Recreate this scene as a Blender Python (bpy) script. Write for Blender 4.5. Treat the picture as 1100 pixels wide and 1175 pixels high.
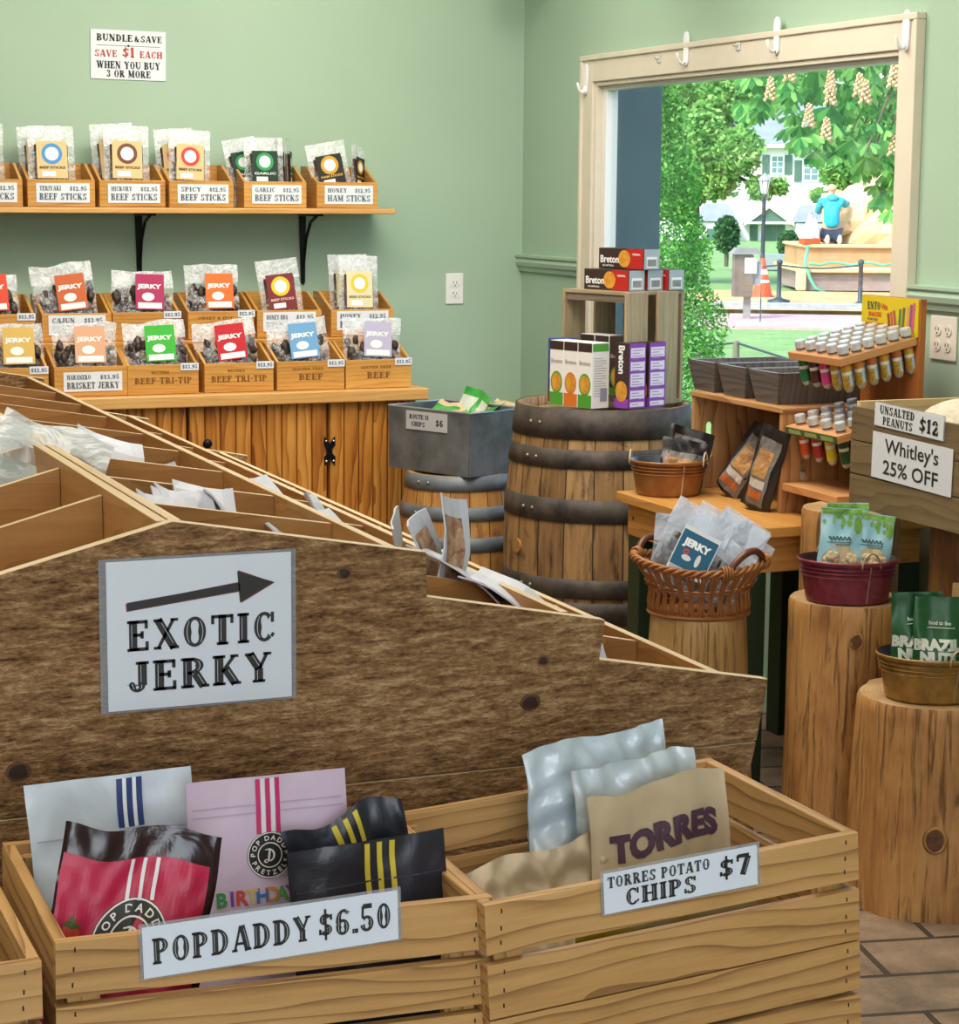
import bpy, bmesh, math, random
from mathutils import Vector, Matrix, noise, Euler
random.seed(7)
S = bpy.context.scene
COL = S.collection
for o in list(bpy.data.objects): bpy.data.objects.remove(o, do_unlink=True)
PI = math.pi
R = math.radians

# ------------------------------------------------------------------ camera
cam_d = bpy.data.cameras.new('camera'); cam = bpy.data.objects.new('camera', cam_d); COL.objects.link(cam)
cam_d.sensor_fit = 'HORIZONTAL'; cam_d.sensor_width = 36.0; cam_d.lens = 36.0 * 2400 / 1100
cam_d.clip_start = 0.05; cam_d.clip_end = 400
_r, _d, _f = Vector((0.9260, -0.3774, 0.0080)), Vector((-0.0500, -0.1436, -0.9884)), Vector((0.3742, 0.9150, -0.1516))
_f.normalize(); _r = (_r - _f * _r.dot(_f)).normalized(); _u = _r.cross(_f)
M = Matrix((_r, _u, -_f)).transposed().to_4x4(); M.translation = Vector((0, 0, 1.55))
cam.matrix_world = M
S.camera = cam

# ------------------------------------------------------------------ view, world, sun, room lights
S.view_settings.view_transform = 'Standard'; S.view_settings.look = 'None'
S.view_settings.exposure = 0.0; S.view_settings.gamma = 1.0; S.view_settings.use_curve_mapping = False
W = bpy.data.worlds.new('sky'); S.world = W; W.use_nodes = True
_n = W.node_tree.nodes; _bg = _n['Background']
_sky = _n.new('ShaderNodeTexSky'); _sky.sky_type = 'NISHITA'; _sky.sun_disc = False
_sky.sun_elevation = R(48); _sky.sun_rotation = R(250); _sky.air_density = 1.0; _sky.dust_density = 3.0
W.node_tree.links.new(_sky.outputs[0], _bg.inputs[0]); _bg.inputs[1].default_value = 0.62
sun_d = bpy.data.lights.new('sun', 'SUN'); sun_d.energy = 4.2; sun_d.angle = R(6); sun_d.color = (1, .96, .88)
sun = bpy.data.objects.new('sun', sun_d); COL.objects.link(sun); sun.location = (-10, 0, 20)
sun.rotation_euler = Vector((0.72, 0.42, -0.85)).to_track_quat('-Z', 'Y').to_euler()

def area(name, loc, tgt, sx, sy, power, col=(1, .93, .82), spread=160):
    d = bpy.data.lights.new(name, 'AREA'); d.shape = 'RECTANGLE'; d.size = sx; d.size_y = sy
    d.energy = power; d.color = col; d.spread = R(spread)
    o = bpy.data.objects.new(name, d); COL.objects.link(o); o.location = loc
    o.rotation_euler = (Vector(tgt) - Vector(loc)).to_track_quat('-Z', 'Y').to_euler()
    return o
CEIL = 2.75
# ceiling light panels over the aisle and over the wall shelves
area('ceiling_light_aisle', (1.9, 4.4, CEIL - .06), (1.9, 4.4, 0), 1.2, 2.4, 62)
area('ceiling_light_shelves', (1.7, 5.9, CEIL - .06), (1.4, 7.3, 1.2), 2.4, .35, 40)
area('ceiling_light_window', (2.5, 5.2, CEIL - .06), (3.15, 5.4, 1.7), .35, 1.2, 12)
area('ceiling_light_counter', (-.6, 2.6, CEIL - .06), (-.6, 2.6, 0), 1.0, 2.4, 40)
area('ceiling_light_entry', (1.0, .4, CEIL - .06), (1.0, .8, 0), 1.8, .8, 34)
# cool fill light added behind the viewer to lift the dim foreground
area('cool_front_fill', (.2, -1.45, 1.35), (.9, 2.5, .8), 1.6, 1.9, 44, (.86, .93, 1.0))

# ------------------------------------------------------------------ helpers
def C(h, a=1.0):
    h = h.lstrip('#'); c = [int(h[i:i+2], 16) / 255 for i in (0, 2, 4)]
    return tuple(x / 12.92 if x <= .04045 else ((x + .055) / 1.055) ** 2.4 for x in c) + (a,)

def tag(o, label=None, cat=None, group=None, kind=None):
    if label: o['label'] = label
    if cat: o['category'] = cat
    if group: o['group'] = group
    if kind: o['kind'] = kind
    return o

def thing(name, label, cat, loc=(0, 0, 0), rz=0, group=None, rx=0, ry=0):
    o = bpy.data.objects.new(name, None); COL.objects.link(o); o.empty_display_size = .05
    o.location = loc; o.rotation_euler = (R(rx), R(ry), R(rz))
    return tag(o, label, cat, group)

def kids(o): return [c for c in bpy.data.objects if c.parent == o]
def dup(root, loc, rz=None, label=None, group=None, rot=None):
    r = root.copy(); COL.objects.link(r); r.location = loc
    if rot is not None: r.rotation_euler = [R(a) for a in rot]
    elif rz is not None: r.rotation_euler = (root.rotation_euler[0], root.rotation_euler[1], R(rz))
    if label: r['label'] = label
    if group: r['group'] = group
    for ch in kids(root):
        c = ch.copy(); COL.objects.link(c); c.parent = r
        for g in kids(ch):
            d = g.copy(); COL.objects.link(d); d.parent = c
    return r

class MB:
    """collects faces, uvs (metres, grain along u) and material slots; build() links ONE mesh object"""
    def __init__(s): s.v = []; s.f = []; s.uv = []; s.m = []
    def face(s, idx, uv=None, m=0):
        s.f.append(idx); s.uv.append(uv or [(0, 0)] * len(idx)); s.m.append(m)
    def poly(s, pts, uv=None, m=0):
        b = len(s.v); s.v += [tuple(p) for p in pts]; s.face(list(range(b, b + len(pts))), uv, m)
    def box(s, x0, x1, y0, y1, z0, z1, m=0, mat=None, ends=None, top=None):
        L = [x1 - x0, y1 - y0, z1 - z0]; ax = L.index(max(L)); o = (random.random() * 7, random.random() * 7)
        P = [(x, y, z) for x in (x0, x1) for y in (y0, y1) for z in (z0, z1)]
        b = len(s.v)
        s.v += [tuple(mat @ Vector(p)) for p in P] if mat is not None else P
        for q, n in (((0, 1, 3, 2), 0), ((4, 6, 7, 5), 0), ((0, 4, 5, 1), 1), ((2, 3, 7, 6), 1), ((0, 2, 6, 4), 2), ((1, 5, 7, 3), 2)):
            oth = [a for a in (0, 1, 2) if a != ax]
            if n == ax: uv = [(P[i][oth[0]] * .15 + o[0], P[i][oth[1]] + o[1]) for i in q]
            else:
                va = [a for a in oth if a != n][0]
                uv = [(P[i][ax] + o[0], P[i][va] + o[1] + n * .31) for i in q]
            s.face([b + i for i in q], uv, top if (top is not None and q == (1, 5, 7, 3)) else ends if (ends is not None and n == ax) else m)
        return s
    def prism(s, pts, a0, a1, plane='xz', m=0, me=None):
        """polygon pts in a plane extruded along the third axis from a0 to a1"""
        def P(p, t): return {'xz': (p[0], t, p[1]), 'yz': (t, p[0], p[1]), 'xy': (p[0], p[1], t)}[plane]
        o = (random.random() * 7, random.random() * 7); n = len(pts); b = len(s.v)
        s.v += [P(p, a0) for p in pts] + [P(p, a1) for p in pts]
        uv = [(p[0] + o[0], p[1] + o[1]) for p in pts]
        s.face([b + i for i in range(n)], uv, m); s.face([b + n + i for i in range(n)][::-1], uv[::-1], m)
        for i in range(n):
            j = (i + 1) % n
            l = math.hypot(pts[j][0] - pts[i][0], pts[j][1] - pts[i][1])
            s.face([b + i, b + n + i, b + n + j, b + j], [(o[0], o[1]), (o[0], o[1] + abs(a1 - a0)), (o[0] + l, o[1] + abs(a1 - a0)), (o[0] + l, o[1])], m if me is None else me)
        return s
    def lathe(s, prof, seg=32, c=(0, 0, 0), sx=1, sy=1, m=0, cap0=False, cap1=False, fn=None, mfn=None):
        b = len(s.v); n = len(prof); acc = [0]
        for i in range(1, n): acc.append(acc[-1] + math.hypot(prof[i][0] - prof[i-1][0], prof[i][1] - prof[i-1][1]))
        for k in range(seg):
            a = 2 * PI * k / seg
            for (r, z) in prof:
                rr = r * (fn(a, z) if fn else 1)
                s.v.append((c[0] + rr * sx * math.cos(a), c[1] + rr * sy * math.sin(a), c[2] + z))
        R0 = max(p[0] for p in prof)
        for k in range(seg):
            k2 = (k + 1) % seg
            for i in range(n - 1):
                s.face([b + k * n + i, b + k2 * n + i, b + k2 * n + i + 1, b + k * n + i + 1],
                       [(acc[i], k / seg * 2 * PI * R0), (acc[i], (k + 1) / seg * 2 * PI * R0), (acc[i+1], (k + 1) / seg * 2 * PI * R0), (acc[i+1], k / seg * 2 * PI * R0)], mfn(i) if mfn else m)
        if cap0: s.face([b + k * n for k in range(seg)][::-1], [(s.v[b + k*n][0], s.v[b + k*n][1]) for k in range(seg)][::-1], m)
        if cap1: s.face([b + k * n + n - 1 for k in range(seg)], [(s.v[b + k*n+n-1][0], s.v[b + k*n+n-1][1]) for k in range(seg)], m if cap1 is True else cap1)
        return s
    def tube(s, pts, r, seg=8, m=0, closed=False, cap=True):
        pts = [Vector(p) for p in pts]; n = len(pts); b = len(s.v); prev = None; acc = 0
        for i in range(n):
            if closed: t = pts[(i + 1) % n] - pts[i - 1]
            else: t = pts[min(i + 1, n - 1)] - pts[max(i - 1, 0)]
            t.normalize()
            if prev is None:
                ref = Vector((0, 0, 1)) if abs(t.z) < .9 else Vector((1, 0, 0))
                u = t.cross(ref).normalized()
            else: u = (prev - t * prev.dot(t)).normalized()
            prev = u; w = t.cross(u); rr = r(i / max(1, n - 1)) if callable(r) else r
            for k in range(seg):
                a = 2 * PI * k / seg; s.v.append(tuple(pts[i] + (u * math.cos(a) + w * math.sin(a)) * rr))
        rng = n if closed else n - 1
        for i in range(rng):
            i2 = (i + 1) % n
            for k in range(seg):
                k2 = (k + 1) % seg
                s.face([b + i*seg + k, b + i*seg + k2, b + i2*seg + k2, b + i2*seg + k], [(i*.02, k*.01), (i*.02, k*.01+.01), (i*.02+.02, k*.01+.01), (i*.02+.02, k*.01)], m)
        if cap and not closed:
            s.face([b + k for k in range(seg)][::-1], None, m); s.face([b + (n-1)*seg + k for k in range(seg)], None, m)
        return s
    def grid(s, fn, nu, nv, m=0, mfn=None):
        b = len(s.v)
        for j in range(nv + 1):
            for i in range(nu + 1): s.v.append(tuple(fn(i / nu, j / nv)))
        for j in range(nv):
            for i in range(nu):
                s.face([b + j*(nu+1)+i, b + j*(nu+1)+i+1, b + (j+1)*(nu+1)+i+1, b + (j+1)*(nu+1)+i],
                       [(i/nu, j/nv), ((i+1)/nu, j/nv), ((i+1)/nu, (j+1)/nv), (i/nu, (j+1)/nv)], mfn((i+.5)/nu, (j+.5)/nv) if mfn else m)
        return s
    def flat(s, geo, fn, m=0):
        """2D geometry (verts, faces) mapped by fn(x, y) -> 3D"""
        b = len(s.v); s.v += [tuple(fn(x, y)) for x, y in geo[0]]
        for f in geo[1]: s.face([b + i for i in f], [geo[0][i] for i in f], m)
        return s
    def sphere(s, c, r, seg=12, rings=8, sc=(1, 1, 1), m=0, fn=None):
        def f(u, v):
            a = u * 2 * PI; t = v * PI - PI / 2; p = Vector((math.cos(t) * math.cos(a), math.cos(t) * math.sin(a), math.sin(t)))
            k = r * (fn(p) if fn else 1)
            return (c[0] + p.x * k * sc[0], c[1] + p.y * k * sc[1], c[2] + p.z * k * sc[2])
        return s.grid(f, seg, rings, m)
    def build(s, name, mats, parent=None, world=False, smooth=False, bevel=0, solid=0, loc=None):
        off = Vector((0, 0, 0))
        if world and parent is not None: off = parent.location
        if loc is not None: off = Vector(loc)
        me = bpy.data.meshes.new(name)
        me.from_pydata([(v[0] - off[0], v[1] - off[1], v[2] - off[2]) for v in s.v], [], s.f)
        ul = me.uv_layers.new(name='UVMap'); i = 0
        flatuv = [c for uv in s.uv for p in uv for c in p]
        ul.data.foreach_set('uv', flatuv)
        if not isinstance(mats, (list, tuple)): mats = [mats]
        for m in mats: me.materials.append(m)
        me.polygons.foreach_set('material_index', s.m)
        if smooth: me.polygons.foreach_set('use_smooth', [True] * len(s.f))
        me.update(); me.validate()
        o = bpy.data.objects.new(name, me); COL.objects.link(o)
        if parent is not None: o.parent = parent
        if loc is not None: o.location = loc
        if solid:
            md = o.modifiers.new('thickness', 'SOLIDIFY'); md.thickness = solid; md.offset = 0
        if bevel:
            md = o.modifiers.new('bevel', 'BEVEL'); md.width = bevel; md.segments = 2; md.limit_method = 'ANGLE'; md.angle_limit = R(40)
        return o
    def weld(s):
        return s

# ------------------------------------------------------------------ materials
class NT:
    def __init__(s, name):
        s.mat = bpy.data.materials.new(name); s.mat.use_nodes = True; s.t = s.mat.node_tree; s.b = s.t.nodes['Principled BSDF']
        s.out = s.t.nodes['Material Output']
    def n(s, typ, **kw):
        x = s.t.nodes.new('ShaderNode' + typ)
        for k, v in kw.items():
            if k in x.inputs.keys() if isinstance(k, str) else False: x.inputs[k].default_value = v
            elif hasattr(x, k): setattr(x, k, v)
        return x
    def l(s, a, b): s.t.links.new(a, b)
    def ramp(s, fac, stops):
        x = s.t.nodes.new('ShaderNodeValToRGB'); e = x.color_ramp.elements
        while len(e) > 1: e.remove(e[0])
        e[0].position = stops[0][0]; e[0].color = stops[0][1]
        for p, c in stops[1:]:
            q = e.new(p); q.color = c
        s.l(fac, x.inputs[0]); return x.outputs[0]
    def math(s, op, a, b=None, c=None):
        x = s.t.nodes.new('ShaderNodeMath'); x.operation = op
        for i, q in enumerate((a, b, c)):
            if q is None: continue
            if isinstance(q, (int, float)): x.inputs[i].default_value = q
            else: s.l(q, x.inputs[i])
        return x.outputs[0]
    def mix(s, fac, a, b, mode='MIX'):
        x = s.t.nodes.new('ShaderNodeMix'); x.data_type = 'RGBA'; x.blend_type = mode
        for i, q in ((0, fac), (6, a), (7, b)):
            if isinstance(q, (int, float, tuple)): x.inputs[i].default_value = q
            else: s.l(q, x.inputs[i])
        return x.outputs[2]
    def coords(s, kind='UV', scale=(1, 1, 1), rot=(0, 0, 0), loc=(0, 0, 0)):
        tc = s.t.nodes.new('ShaderNodeTexCoord'); mp = s.t.nodes.new('ShaderNodeMapping')
        mp.inputs['Scale'].default_value = scale; mp.inputs['Rotation'].default_value = rot; mp.inputs['Location'].default_value = loc
        s.l(tc.outputs[kind], mp.inputs[0]); return mp.outputs[0]
    def noise(s, vec, scale, detail=4, rough=.55, dist=0):
        x = s.t.nodes.new('ShaderNodeTexNoise'); s.l(vec, x.inputs['Vector']); x.inputs['Scale'].default_value = scale
        x.inputs['Detail'].default_value = detail; x.inputs['Roughness'].default_value = rough; x.inputs['Distortion'].default_value = dist
        return x.outputs[0]
    def bump(s, h, strength=.3, dist=.002, to=None):
        x = s.t.nodes.new('ShaderNodeBump'); x.inputs['Strength'].default_value = strength; x.inputs['Distance'].default_value = dist
        s.l(h, x.inputs['Height']); s.l(x.outputs[0], (to or s.b).inputs['Normal'])

MC = {}
def plain(name, col, rough=.6, metal=0, spec=.4, var=0, vscale=8):
    k = (name, col, rough, metal, var)
    if k in MC: return MC[k]
    t = NT(name); c = C(col) if isinstance(col, str) else col
    t.b.inputs['Base Color'].default_value = c; t.b.inputs['Roughness'].default_value = rough; t.b.inputs['Metallic'].default_value = metal
    t.b.inputs['Specular IOR Level'].default_value = spec
    if var:
        f = t.noise(t.coords('Object'), vscale, 5)
        d = tuple(x * (1 - var) for x in c[:3]) + (1,); u = tuple(min(1, x * (1 + var)) for x in c[:3]) + (1,)
        t.l(t.ramp(f, [(.3, d), (.7, u)]), t.b.inputs['Base Color'])
    MC[k] = t.mat; return t.mat

def wood(name, dark, mid, light, freq=9, rough=.55, ring=.5, knots=.6, bump=.15, bscale=1.0, stretch=.08, spec=.35, fine=70, dirt=None, sharp=2.2):
    """plank wood: grain along u of the UV map (metres)"""
    t = NT(name)
    uv = t.coords('UV')
    # knots: sparse stretched cells that bend the rings around them
    kv = t.coords('UV', (2.1, 6.0, 1)); vo = t.n('TexVoronoi'); t.l(kv, vo.inputs['Vector']); vo.inputs['Scale'].default_value = 1.0
    kd = vo.outputs['Distance']; sep = t.n('SeparateColor'); t.l(vo.outputs['Color'], sep.inputs[0])
    on = t.math('GREATER_THAN', sep.outputs[0], 1 - knots * .35)
    near = t.math('MULTIPLY', on, t.math('POWER', t.math('MAXIMUM', t.math('SUBTRACT', 1.0, t.math('MULTIPLY', kd, 2.2)), 0.0), 2.0))
    warp = t.noise(t.coords('UV', (1.2, 6, 1)), 1.0, 3, .5)
    xyz = t.n('SeparateXYZ'); t.l(uv, xyz.inputs[0])
    ph = t.math('ADD', t.math('MULTIPLY', xyz.outputs[1], freq * 10.0), t.math('MULTIPLY', warp, 7.0))
    ph = t.math('ADD', ph, t.math('MULTIPLY', near, 3.5))
    rings = t.math('POWER', t.math('FRACT', ph), sharp)
    rings = t.math('MULTIPLY', rings, ring)
    fv = t.noise(t.coords('UV', (fine * stretch, fine, 1)), 1.0, 6, .65)
    big = t.noise(t.coords('UV', (1.3, 5, 1), loc=(3, 3, 0)), 1.0, 2)
    f = t.math('ADD', t.math('MULTIPLY', fv, .45), t.math('MULTIPLY', big, .55))
    f = t.math('SUBTRACT', f, t.math('MULTIPLY', rings, .42))
    col = t.ramp(f, [(.18, C(dark)), (.42, C(mid)), (.66, C(light))])
    kn = t.math('MULTIPLY', on, t.math('LESS_THAN', kd, .085))
    kc = tuple(x * .35 for x in C(dark)[:3]) + (1,)
    soft = t.math('MULTIPLY', t.math('MINIMUM', t.math('MULTIPLY', near, 1.0), 1.0), .75)
    col = t.mix(t.math('MULTIPLY', on, t.math('POWER', soft, 2.2)), col, C(dark))
    col = t.mix(t.math('MULTIPLY', kn, .8), col, kc)
    if dirt:
        dn = t.noise(t.coords('UV', (4, 9, 1), loc=(9, 2, 0)), 1.0, 6, .7)
        col = t.mix(t.ramp(dn, [(.50, (0, 0, 0, 1)), (.68, (1, 1, 1, 1))]), col, C(dirt))
    t.l(col, t.b.inputs['Base Color']); t.b.inputs['Roughness'].default_value = rough; t.b.inputs['Specular IOR Level'].default_value = spec
    t.bump(t.math('ADD', fv, t.math('MULTIPLY', rings, -.4)), bump, .002 * bscale)
    return t.mat

def plastic(name, tint='#e9eef2', lo=.12, hi=.6, scale=22, rough=.16, seal=0, sv=.72):
    """clear crinkled plastic film"""
    t = NT(name); tr = t.n('BsdfTransparent'); mx = t.n('MixShader')
    nz = t.noise(t.coords('Object'), scale, 4, .6, 1.2)
    t.b.inputs['Base Color'].default_value = C(tint); t.b.inputs['Roughness'].default_value = rough; t.b.inputs['Specular IOR Level'].default_value = .9
    fac = t.ramp(nz, [(.40, (lo, lo, lo, 1)), (.66, (hi, hi, hi, 1))])
    if seal:   # the flat double film above the zip is cloudier
        xyz = t.n('SeparateXYZ'); t.l(t.coords('UV'), xyz.inputs[0])
        fac = t.math('ADD', fac, t.math('MULTIPLY', t.math('GREATER_THAN', xyz.outputs[1], sv), seal))
    t.l(fac, mx.inputs[0]); t.l(tr.outputs[0], mx.inputs[1]); t.l(t.b.outputs[0], mx.inputs[2]); t.l(mx.outputs[0], t.out.inputs[0])
    t.bump(nz, .9, .006)
    return t.mat

def film(name, col, rough=.35, scale=14, bump=.5, metal=0, col2=None, spec=.5):
    """printed foil / paper bag"""
    t = NT(name); nz = t.noise(t.coords('Object'), scale, 4, .55, .8)
    c = C(col)
    if col2: t.l(t.ramp(nz, [(.35, c), (.65, C(col2))]), t.b.inputs['Base Color'])
    else: t.b.inputs['Base Color'].default_value = c
    t.b.inputs['Roughness'].default_value = rough; t.b.inputs['Metallic'].default_value = metal; t.b.inputs['Specular IOR Level'].default_value = spec
    t.bump(nz, bump, .006)
    return t.mat
# ------------------------------------------------------------------ lettering: a western slab alphabet drawn from strokes, and the plain sans
SL = {}
TT, TN, TS = .27, .11, .095
class Gl:
    def __init__(s, w): s.w = w; s.q = []; s.i = []
    def seg(s, x0, y0, x1, y1, t):
        dx, dy = x1 - x0, y1 - y0; l = math.hypot(dx, dy); nx, ny = -dy / l * t / 2, dx / l * t / 2
        s.q.append([(x0 + nx, y0 + ny), (x0 - nx, y0 - ny), (x1 - nx, y1 - ny), (x1 + nx, y1 + ny)])
        if t >= TT * .9:
            k = .055; a, b = .14, .86
            ox, oy = nx * .35, ny * .35
            s.i.append([(x0 + dx*a + ox + nx*k, y0 + dy*a + oy + ny*k), (x0 + dx*a + ox - nx*k, y0 + dy*a + oy - ny*k), (x0 + dx*b + ox - nx*k, y0 + dy*b + oy - ny*k), (x0 + dx*b + ox + nx*k, y0 + dy*b + oy + ny*k)])
        return s
    def ser(s, x, y, hw=.20):
        y0 = y if y < .5 else y - TS
        s.q.append([(x - hw, y0), (x + hw, y0), (x + hw, y0 + TS), (x - hw, y0 + TS)]); return s
    def stem(s, x, top=True, bot=True, y0=0, y1=1):
        s.seg(x, y0, x, y1, TT)
        if bot: s.ser(x, y0)
        if top: s.ser(x, y1)
        return s
    def arc(s, cx, cy, rx, ry, a0, a1, n=14, wt=TT, wn=TN):
        p = []
        for k in range(n + 1):
            a = R(a0 + (a1 - a0) * k / n); c, d = math.cos(a), math.sin(a); w = wn + (wt - wn) * c * c
            p.append(((cx + rx * c, cy + ry * d), (cx + (rx - w) * c, cy + (ry - min(w, ry * .8)) * d), c))
        for k in range(n):
            s.q.append([p[k][0], p[k + 1][0], p[k + 1][1], p[k][1]])
            if abs(p[k][2]) > .55 and abs(p[k+1][2]) > .55 and wt >= TT:
                def mx(a, b, f): return (a[0] + (b[0] - a[0]) * f, a[1] + (b[1] - a[1]) * f)
                s.i.append([mx(p[k][0], p[k][1], .38), mx(p[k+1][0], p[k+1][1], .38), mx(p[k+1][0], p[k+1][1], .46), mx(p[k][0], p[k][1], .46)])
        return s
def _g(ch, w): SL[ch] = Gl(w); return SL[ch]
_g('A', .92).seg(.14, 0, .43, 1, TN).seg(.50, 1, .76, 0, TT).seg(.22, .3, .66, .3, TN).ser(.14, 0, .13).ser(.76, 0, .16)
_g('B', .80).stem(.2).arc(.34, .745, .36, .255, -90, 90).arc(.34, .27, .42, .27, -90, 90).seg(.2, 1-TN/2, .36, 1-TN/2, TN).seg(.2, TN/2, .36, TN/2, TN).seg(.2, .52, .36, .52, TN)
_g('C', .82).arc(.42, .5, .36, .5, 48, 312).seg(.70, .64, .70, .98, TN).seg(.66, .16, .74, .28, TN)
_g('D', .86).stem(.2).arc(.28, .5, .52, .5, -90, 90).seg(.2, 1-TN/2, .3, 1-TN/2, TN).seg(.2, TN/2, .3, TN/2, TN)
_g('E', .76).stem(.2).seg(.2, 1-TN/2, .66, 1-TN/2, TN).seg(.2, TN/2, .68, TN/2, TN).seg(.2, .52, .52, .52, TN).seg(.64, 1, .64, .72, TN).seg(.66, 0, .66, .3, TN).seg(.5, .40, .5, .64, TN)
_g('F', .72).stem(.2).seg(.2, 1-TN/2, .64, 1-TN/2, TN).seg(.2, .52, .52, .52, TN).seg(.62, 1, .62, .70, TN).seg(.5, .40, .5, .64, TN)
_g('G', .86).arc(.42, .5, .36, .5, 48, 300).seg(.70, .64, .70, .98, TN).seg(.68, .02, .68, .44, TT * .9).seg(.52, .44, .82, .44, TN)
_g('H', .92).stem(.2).stem(.72).seg(.2, .5, .72, .5, TN)
_g('I', .42).stem(.21)
_g('J', .64).stem(.42, bot=False, y0=.22).arc(.26, .24, .245, .24, -180, 0).arc(.10, .26, .09, .09, 0, 360, 8)
_g('K', .90).stem(.2).seg(.3, .44, .68, .97, TN).seg(.40, .56, .72, .02, TT).ser(.68, 1, .13).ser(.74, 0, .15)
_g('L', .72).stem(.2).seg(.2, TN/2, .66, TN/2, TN).seg(.64, 0, .64, .32, TN)
_g('M', 1.08).stem(.88).seg(.16, 0, .16, 1, TN).seg(.18, 1, .52, .12, TT).seg(.52, .12, .86, 1, TN).ser(.16, 0, .13).ser(.14, 1, .12)
_g('N', .94).seg(.16, 0, .16, 1, TN).seg(.16, .97, .74, .03, TT).seg(.74, 0, .74, 1, TN).ser(.16, 0, .13).ser(.12, 1, .12).ser(.74, 1, .13)
_g('O', .86).arc(.43, .5, .38, .5, 0, 360, 26)
_g('P', .78).stem(.2).arc(.32, .71, .4, .29, -90, 90).seg(.2, 1-TN/2, .34, 1-TN/2, TN).seg(.2, .46, .34, .46, TN)
_g('Q', .86).arc(.43, .5, .38, .5, 0, 360, 26).seg(.45, .22, .78, -.12, TT * .8)
_g('R', .88).stem(.2).arc(.32, .73, .38, .27, -90, 90).seg(.2, 1-TN/2, .34, 1-TN/2, TN).seg(.2, .49, .34, .49, TN).seg(.44, .48, .70, .02, TT).ser(.75, 0, .12)
_g('S', .74).arc(.37, .745, .29, .255, 20, 270, 14, TT, TN).arc(.37, .255, .31, .255, -160, 90, 14, TT, TN).seg(.63, .70, .63, .98, TN).seg(.09, .04, .09, .32, TN)
_g('T', .82).stem(.41, top=False).seg(.06, 1-TN/2, .76, 1-TN/2, TN).seg(.08, 1, .08, .70, TN).seg(.74, 1, .74, .70, TN)
_g('U', .90).seg(.2, .3, .2, 1, TT).ser(.2, 1).arc(.445, .32, .33, .32, -180, 0).seg(.74, .3, .74, 1, TN).ser(.74, 1, .13)
_g('V', .88).seg(.16, 1, .45, .02, TT).seg(.45, .02, .74, 1, TN).ser(.16, 1).ser(.74, 1, .13)
_g('W', 1.2).seg(.14, 1, .38, .02, TT).seg(.38, .02, .60, .95, TN).seg(.60, .95, .82, .02, TT).seg(.82, .02, 1.06, 1, TN).ser(.14, 1).ser(1.06, 1, .13).ser(.6, 1, .13)
_g('X', .88).seg(.17, .98, .71, .02, TT).seg(.16, .02, .70, .98, TN).ser(.17, 1, .15).ser(.72, 0, .15).ser(.15, 0, .13).ser(.72, 1, .13)
_g('Y', .88).seg(.16, .98, .46, .46, TT).seg(.72, .98, .47, .46, TN).seg(.45, 0, .45, .48, TT).ser(.16, 1, .15).ser(.72, 1, .13).ser(.45, 0)
_g('Z', .76).seg(.14, .04, .62, .96, TT).seg(.1, 1-TN/2, .66, 1-TN/2, TN).seg(.1, TN/2, .68, TN/2, TN).seg(.12, 1, .12, .72, TN).seg(.66, 0, .66, .3, TN)
_g('0', .72).arc(.36, .5, .31, .5, 0, 360, 22)
_g('1', .52).stem(.27, top=False).seg(.27, .96, .08, .78, TN)
_g('2', .72).arc(.34, .72, .28, .28, -15, 190, 12).seg(.56, .58, .14, .08, TT * .8).seg(.08, .06, .64, .06, TT * .7).seg(.62, 0, .62, .28, TN).arc(.13, .72, .09, .09, 0, 360, 8)
_g('3', .70).arc(.33, .75, .27, .25, -80, 180, 14).arc(.33, .27, .31, .27, -180, 80, 14).seg(.3, .52, .42, .52, TN)
_g('5', .70).seg(.16, .98, .58, .98, TT * .7).seg(.15, 1, .13, .52, TN).arc(.32, .31, .32, .31, -170, 130, 16)
_g('6', .72).arc(.36, .31, .31, .31, 0, 360, 20).arc(.44, .52, .39, .48, 75, 185, 12).arc(.58, .86, .08, .08, 0, 360, 8)
_g('7', .70).seg(.08, .96, .64, .96, TT * .7).seg(.60, .92, .32, 0, TT).seg(.1, 1, .1, .7, TN)
_g('9', .72).arc(.36, .69, .31, .31, 0, 360, 20).arc(.28, .48, .39, .48, -105, 5, 12).arc(.14, .14, .08, .08, 0, 360, 8)
_g('4', .72).stem(.48, top=False).seg(.48, .98, .08, .34, TN).seg(.06, .31, .68, .31, TN)
_g('8', .70).arc(.35, .75, .26, .25, 0, 360, 18).arc(.35, .27, .30, .27, 0, 360, 18)
_g('$', .72).arc(.36, .70, .28, .22, 20, 270, 12).arc(.36, .30, .30, .22, -160, 90, 12).seg(.36, -.1, .36, 1.1, TN).seg(.62, .66, .62, .88, TN).seg(.1, .12, .1, .34, TN)
_g('.', .32).seg(.16, 0, .16, .17, TT)
_g('-', .44).seg(.08, .45, .36, .45, TT * .7)
_g('&', .88).arc(.36, .76, .21, .24, 0, 360, 14, TT * .8).arc(.34, .27, .3, .27, 60, 330, 16).seg(.22, .66, .76, .03, TT).seg(.58, .2, .74, .48, TN).ser(.74, .49, .1)
_g("'", .24).seg(.12, .72, .12, 1, TN)
SL[' '] = Gl(.42)

def slab(text, track=.06):
    """(verts, faces, inline verts, inline faces, width), cap height 1"""
    v, f, iv, jf, x = [], [], [], [], 0
    for ch in text:
        g = SL.get(ch) or SL.get(ch.upper()) or SL[' ']
        for q in g.q: f.append(list(range(len(v), len(v) + 4))); v += [(px + x, py) for px, py in q]
        for q in g.i: jf.append(list(range(len(iv), len(iv) + 4))); iv += [(px + x, py) for px, py in q]
        x += g.w + track
    return v, f, iv, jf, x - track

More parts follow.
